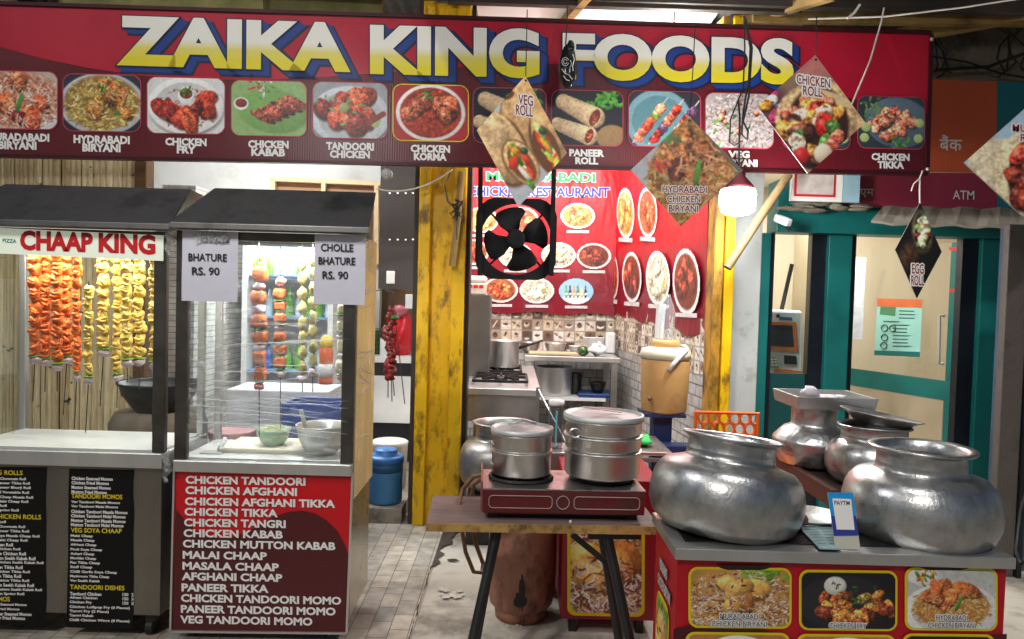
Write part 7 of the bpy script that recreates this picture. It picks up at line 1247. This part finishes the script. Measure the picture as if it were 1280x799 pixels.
for i in range(4):
    for j in range(3): mq([(954 + i * 4.3 + j * .6, 448 + j * 3.6), (957 + i * 4.3 + j * .6, 448.2 + j * 3.6), (957.4 + i * 4.3 + j * .6, 450.4 + j * 3.6), (954.4 + i * 4.3 + j * .6, 450.2 + j * 3.6)], WHITEPL, 'key', .010)
mq([(974, 396), (990, 397), (990.3, 401), (974.2, 400)], mat('blue_label', L(60, 90, 150), .4), 'label_plate', .006)
mq([(968, 460), (1003, 464), (1004, 468), (966, 468)], MATS['screen_bezel'], 'tray_lip', .012)
MB().tube([Pm.pt(*Pm.loc(972, 395), .002), Pm.pt(*Pm.loc(972, 395), .012)], .014, 12).build('camera_eye', BLACK, t)
o = MB().tube([at(990, 330, 6.0), at(977, 387, 6.1)], .018, 8).build('dark_rod', BLACK); tag(o, 'dark slanted rod above the cash machine', 'rod')
# signs above the booth
D = 4.85; bs = thing('bank_sign', 'bank sign board in rust, teal and maroon panels worded ATM', 'sign', at(1180, 262, D)); PB = Panel(at(1070, 98, D), at(1330, 106, D), at(1070, 262, D))
def bq(pts, m, nm, o0): mb = MB(); vs = [PB.pt(*PB.loc(*p), q) for q in (o0 - .012, o0) for p in pts]; mb.add(vs, [(0, 1, 2, 3), (7, 6, 5, 4)] + [(i, i + 4, (i + 1) % 4 + 4, (i + 1) % 4) for i in range(4)]); mb.build(nm, m, bs)
bq([(1070, 97), (1246, 102), (1246, 216), (1070, 214)], mat('rust_panel', L(168, 72, 36), .5, 0, .1, 3), 'rust_panel', 0); bq([(1246.3, 102), (1330, 105), (1330, 268), (1246.3, 262)], mat('teal_panel', L(10, 96, 108), .5, 0, .1, 3), 'teal_panel', 0); bq([(1040, 214.5), (1246, 216.5), (1246, 262), (1040, 258)], mat('maroon_panel', L(122, 30, 50), .5, 0, .1, 3), 'maroon_panel', 0)
GI = mat('grey_ink', L(196, 190, 186), .5, 0, .03)
text_on(PB, 'ATM', (1191, 249), (1217.5, 249.8), 11, .002, GI, bs, bold=.005); text_on(PB, 'बैंक', (1174.5, 188), (1202, 188.5), 19, .002, GI, bs, bold=.01); text_on(PB, 'एम', (1075, 247), (1092, 247.5), 11, .002, GI, bs, bold=.005)
t = thing('picture_board', 'weathered framed board with red edge above the booth', 'board', at(1022, 255, 4.75)); D = 4.75; x0, x1 = at(989, 230, D).x, at(1054, 230, D).x; z0, z1 = zat(1022, 252, D), zat(1022, 212, D)
MB().box(x0, x1, D, D + .03, z0, z1).build('frame', WHITEP, t, bevel=.004); MB().box(x0 + .02, x1 - .05, D - .004, D - .0005, z0 + .03, z1 - .005).build('red_border', REDINK, t); MB().box(x0 + .035, x1 - .065, D - .008, D - .0045, z0 + .045, z1 - .01).build('picture', mat('faded_print', L(196, 184, 178), .6, 0, .3, 12), t); MB().box(x1 + .001, x1 + .11, D, D + .03, z0, z1).build('blue_panel', mat('pale_blue', L(150, 184, 198), .6, 0, .08), t)
o = MB(); P_ = [at(1090, 272, 4.75), at(1300, 274, 4.75), at(1300, 284, 4.55), at(1089, 277, 4.55)]; Pz = [at(1104, 258, 4.85), at(1300, 261, 4.85), at(1300, 285, 4.5), at(1089, 277, 4.5)]
mb = MB(); n = 16; vs = []
for j in range(2):
    for i in range(n + 1): f = i / n; p = (Pz[0].lerp(Pz[1], f) if j == 0 else Pz[3].lerp(Pz[2], f)); vs.append(p + Vector((0, 0, .008 * math.sin(i * 1.7 + j))))
mb.add(vs + [v - Vector((0, 0, .015)) for v in vs], [(i, i + 1, i + n + 2, i + n + 1) for i in range(n)] + [(i + 2 * n + 2, i + 3 * n + 3, i + 3 * n + 4, i + 2 * n + 3) for i in range(n)] + [(i + n + 1, i + n + 2, i + 3 * n + 4, i + 3 * n + 3) for i in range(n)]); o = mb.build('grey_flap', mat('grey_tarp', L(150, 142, 128), .8, 0, .25, 6, .4, 14)); tag(o, 'sagging grey sheet flap above the teal header', 'flap')
mb = MB(); rng = random.Random(14)
for i in range(14): a_ = rng.uniform(970, 1080); mb.lump(at(a_, 258 + rng.uniform(-4, 5) + (a_ - 970) * .01, 4.8), rng.uniform(.03, .09), .03, .016, rng, .35, 9, 6)
o = mb.build('torn_sheeting', mat('torn_sheet', L(120, 112, 100), .8, 0, .4, 10), smooth='all'); tag(o, 'torn grey sheeting heaped along the booth header', 'sheeting', kind='stuff')
t = thing('security_camera', 'small pale camera hanging by the booth header', 'camera', at(978, 285, 4.72)); MB().bar(at(970, 272, 4.72), at(987, 279, 4.62), .05, .05).build('housing', GREYW, t, bevel=.01); MB().tube([at(978, 278, 4.72), at(988, 288, 4.72)], .012, 8).build('mount', BLACK, t)
# right hand pillar
D = 4.0; o = MB().box(at(1251, 500, D).x, at(1251, 500, D).x + .12, D, D + .05, 0, zat(1260, 280, D)).build('dark_pillar', mat('brown_grey', L(96, 88, 82), .6, 0, .2, 3, .2, 10, dirt=L(60, 54, 50), dscale=3, damt=.4), bevel=.006); tag(o, 'dark grey brown pillar at the right edge of the stall', 'pillar')
o = MB().box(at(1251, 500, D).x + .123, at(1251, 500, D).x + .15, D - .02, D + .05, 0, 2.0).build('black_edge', BLACK); tag(o, 'black strip beside the dark right pillar', 'strip')
o = MB().box(at(1251, 500, D).x + .153, 4.6, D + .1, D + .3, 0, zat(1270, 282, D + .1)).build('right_wall', mat('blue_grey_wall', L(70, 84, 104), .7, 0, .2, 3)); tag(o, 'blue grey wall past the dark pillar', 'wall')
wire('power_cable', [at(1300, 560, 2.9), at(1276, 640, 2.7), at(1270, 690, 2.6), at(1276, 706, 2.55), at(1290, 690, 2.6)], .007, ROPEB, 'black cord looping down at the right edge by the counter', 'cord')
# small litter
mb = MB(); rng = random.Random(31)
for i in range(14):
    p = floor_at(566 + rng.uniform(-16, 16), 742 + rng.uniform(-6, 6), .006); s_ = rng.uniform(.012, .03); a_ = rng.uniform(0, 6); mb.poly([p + Vector((s_ * math.cos(a_ + q * 1.6) * rng.uniform(.6, 1.2), s_ * math.sin(a_ + q * 1.6), .002 + rng.uniform(0, .003))) for q in range(4)])
for i in range(10):
    p = floor_at(638 + rng.uniform(-14, 14), 780 + rng.uniform(-5, 4), .004); mb.lump(p, rng.uniform(.006, .014), .008, .006, rng, .3, 7, 5)
o = mb.build('litter', mat('litter', L(186, 180, 168), .7, 0, .2, 30)); tag(o, 'broken white chips scattered on the concrete', 'litter', kind='stuff')
mb = MB(); p = floor_at(566, 700, .01); mb.lump(p, .035, .012, .005, rng, .2, 10, 5); o = mb.build('dry_leaf', mat('dry_leaf', L(58, 42, 30), .8), smooth='all'); tag(o, 'dark dry leaf lying on the concrete by the hose', 'leaf')
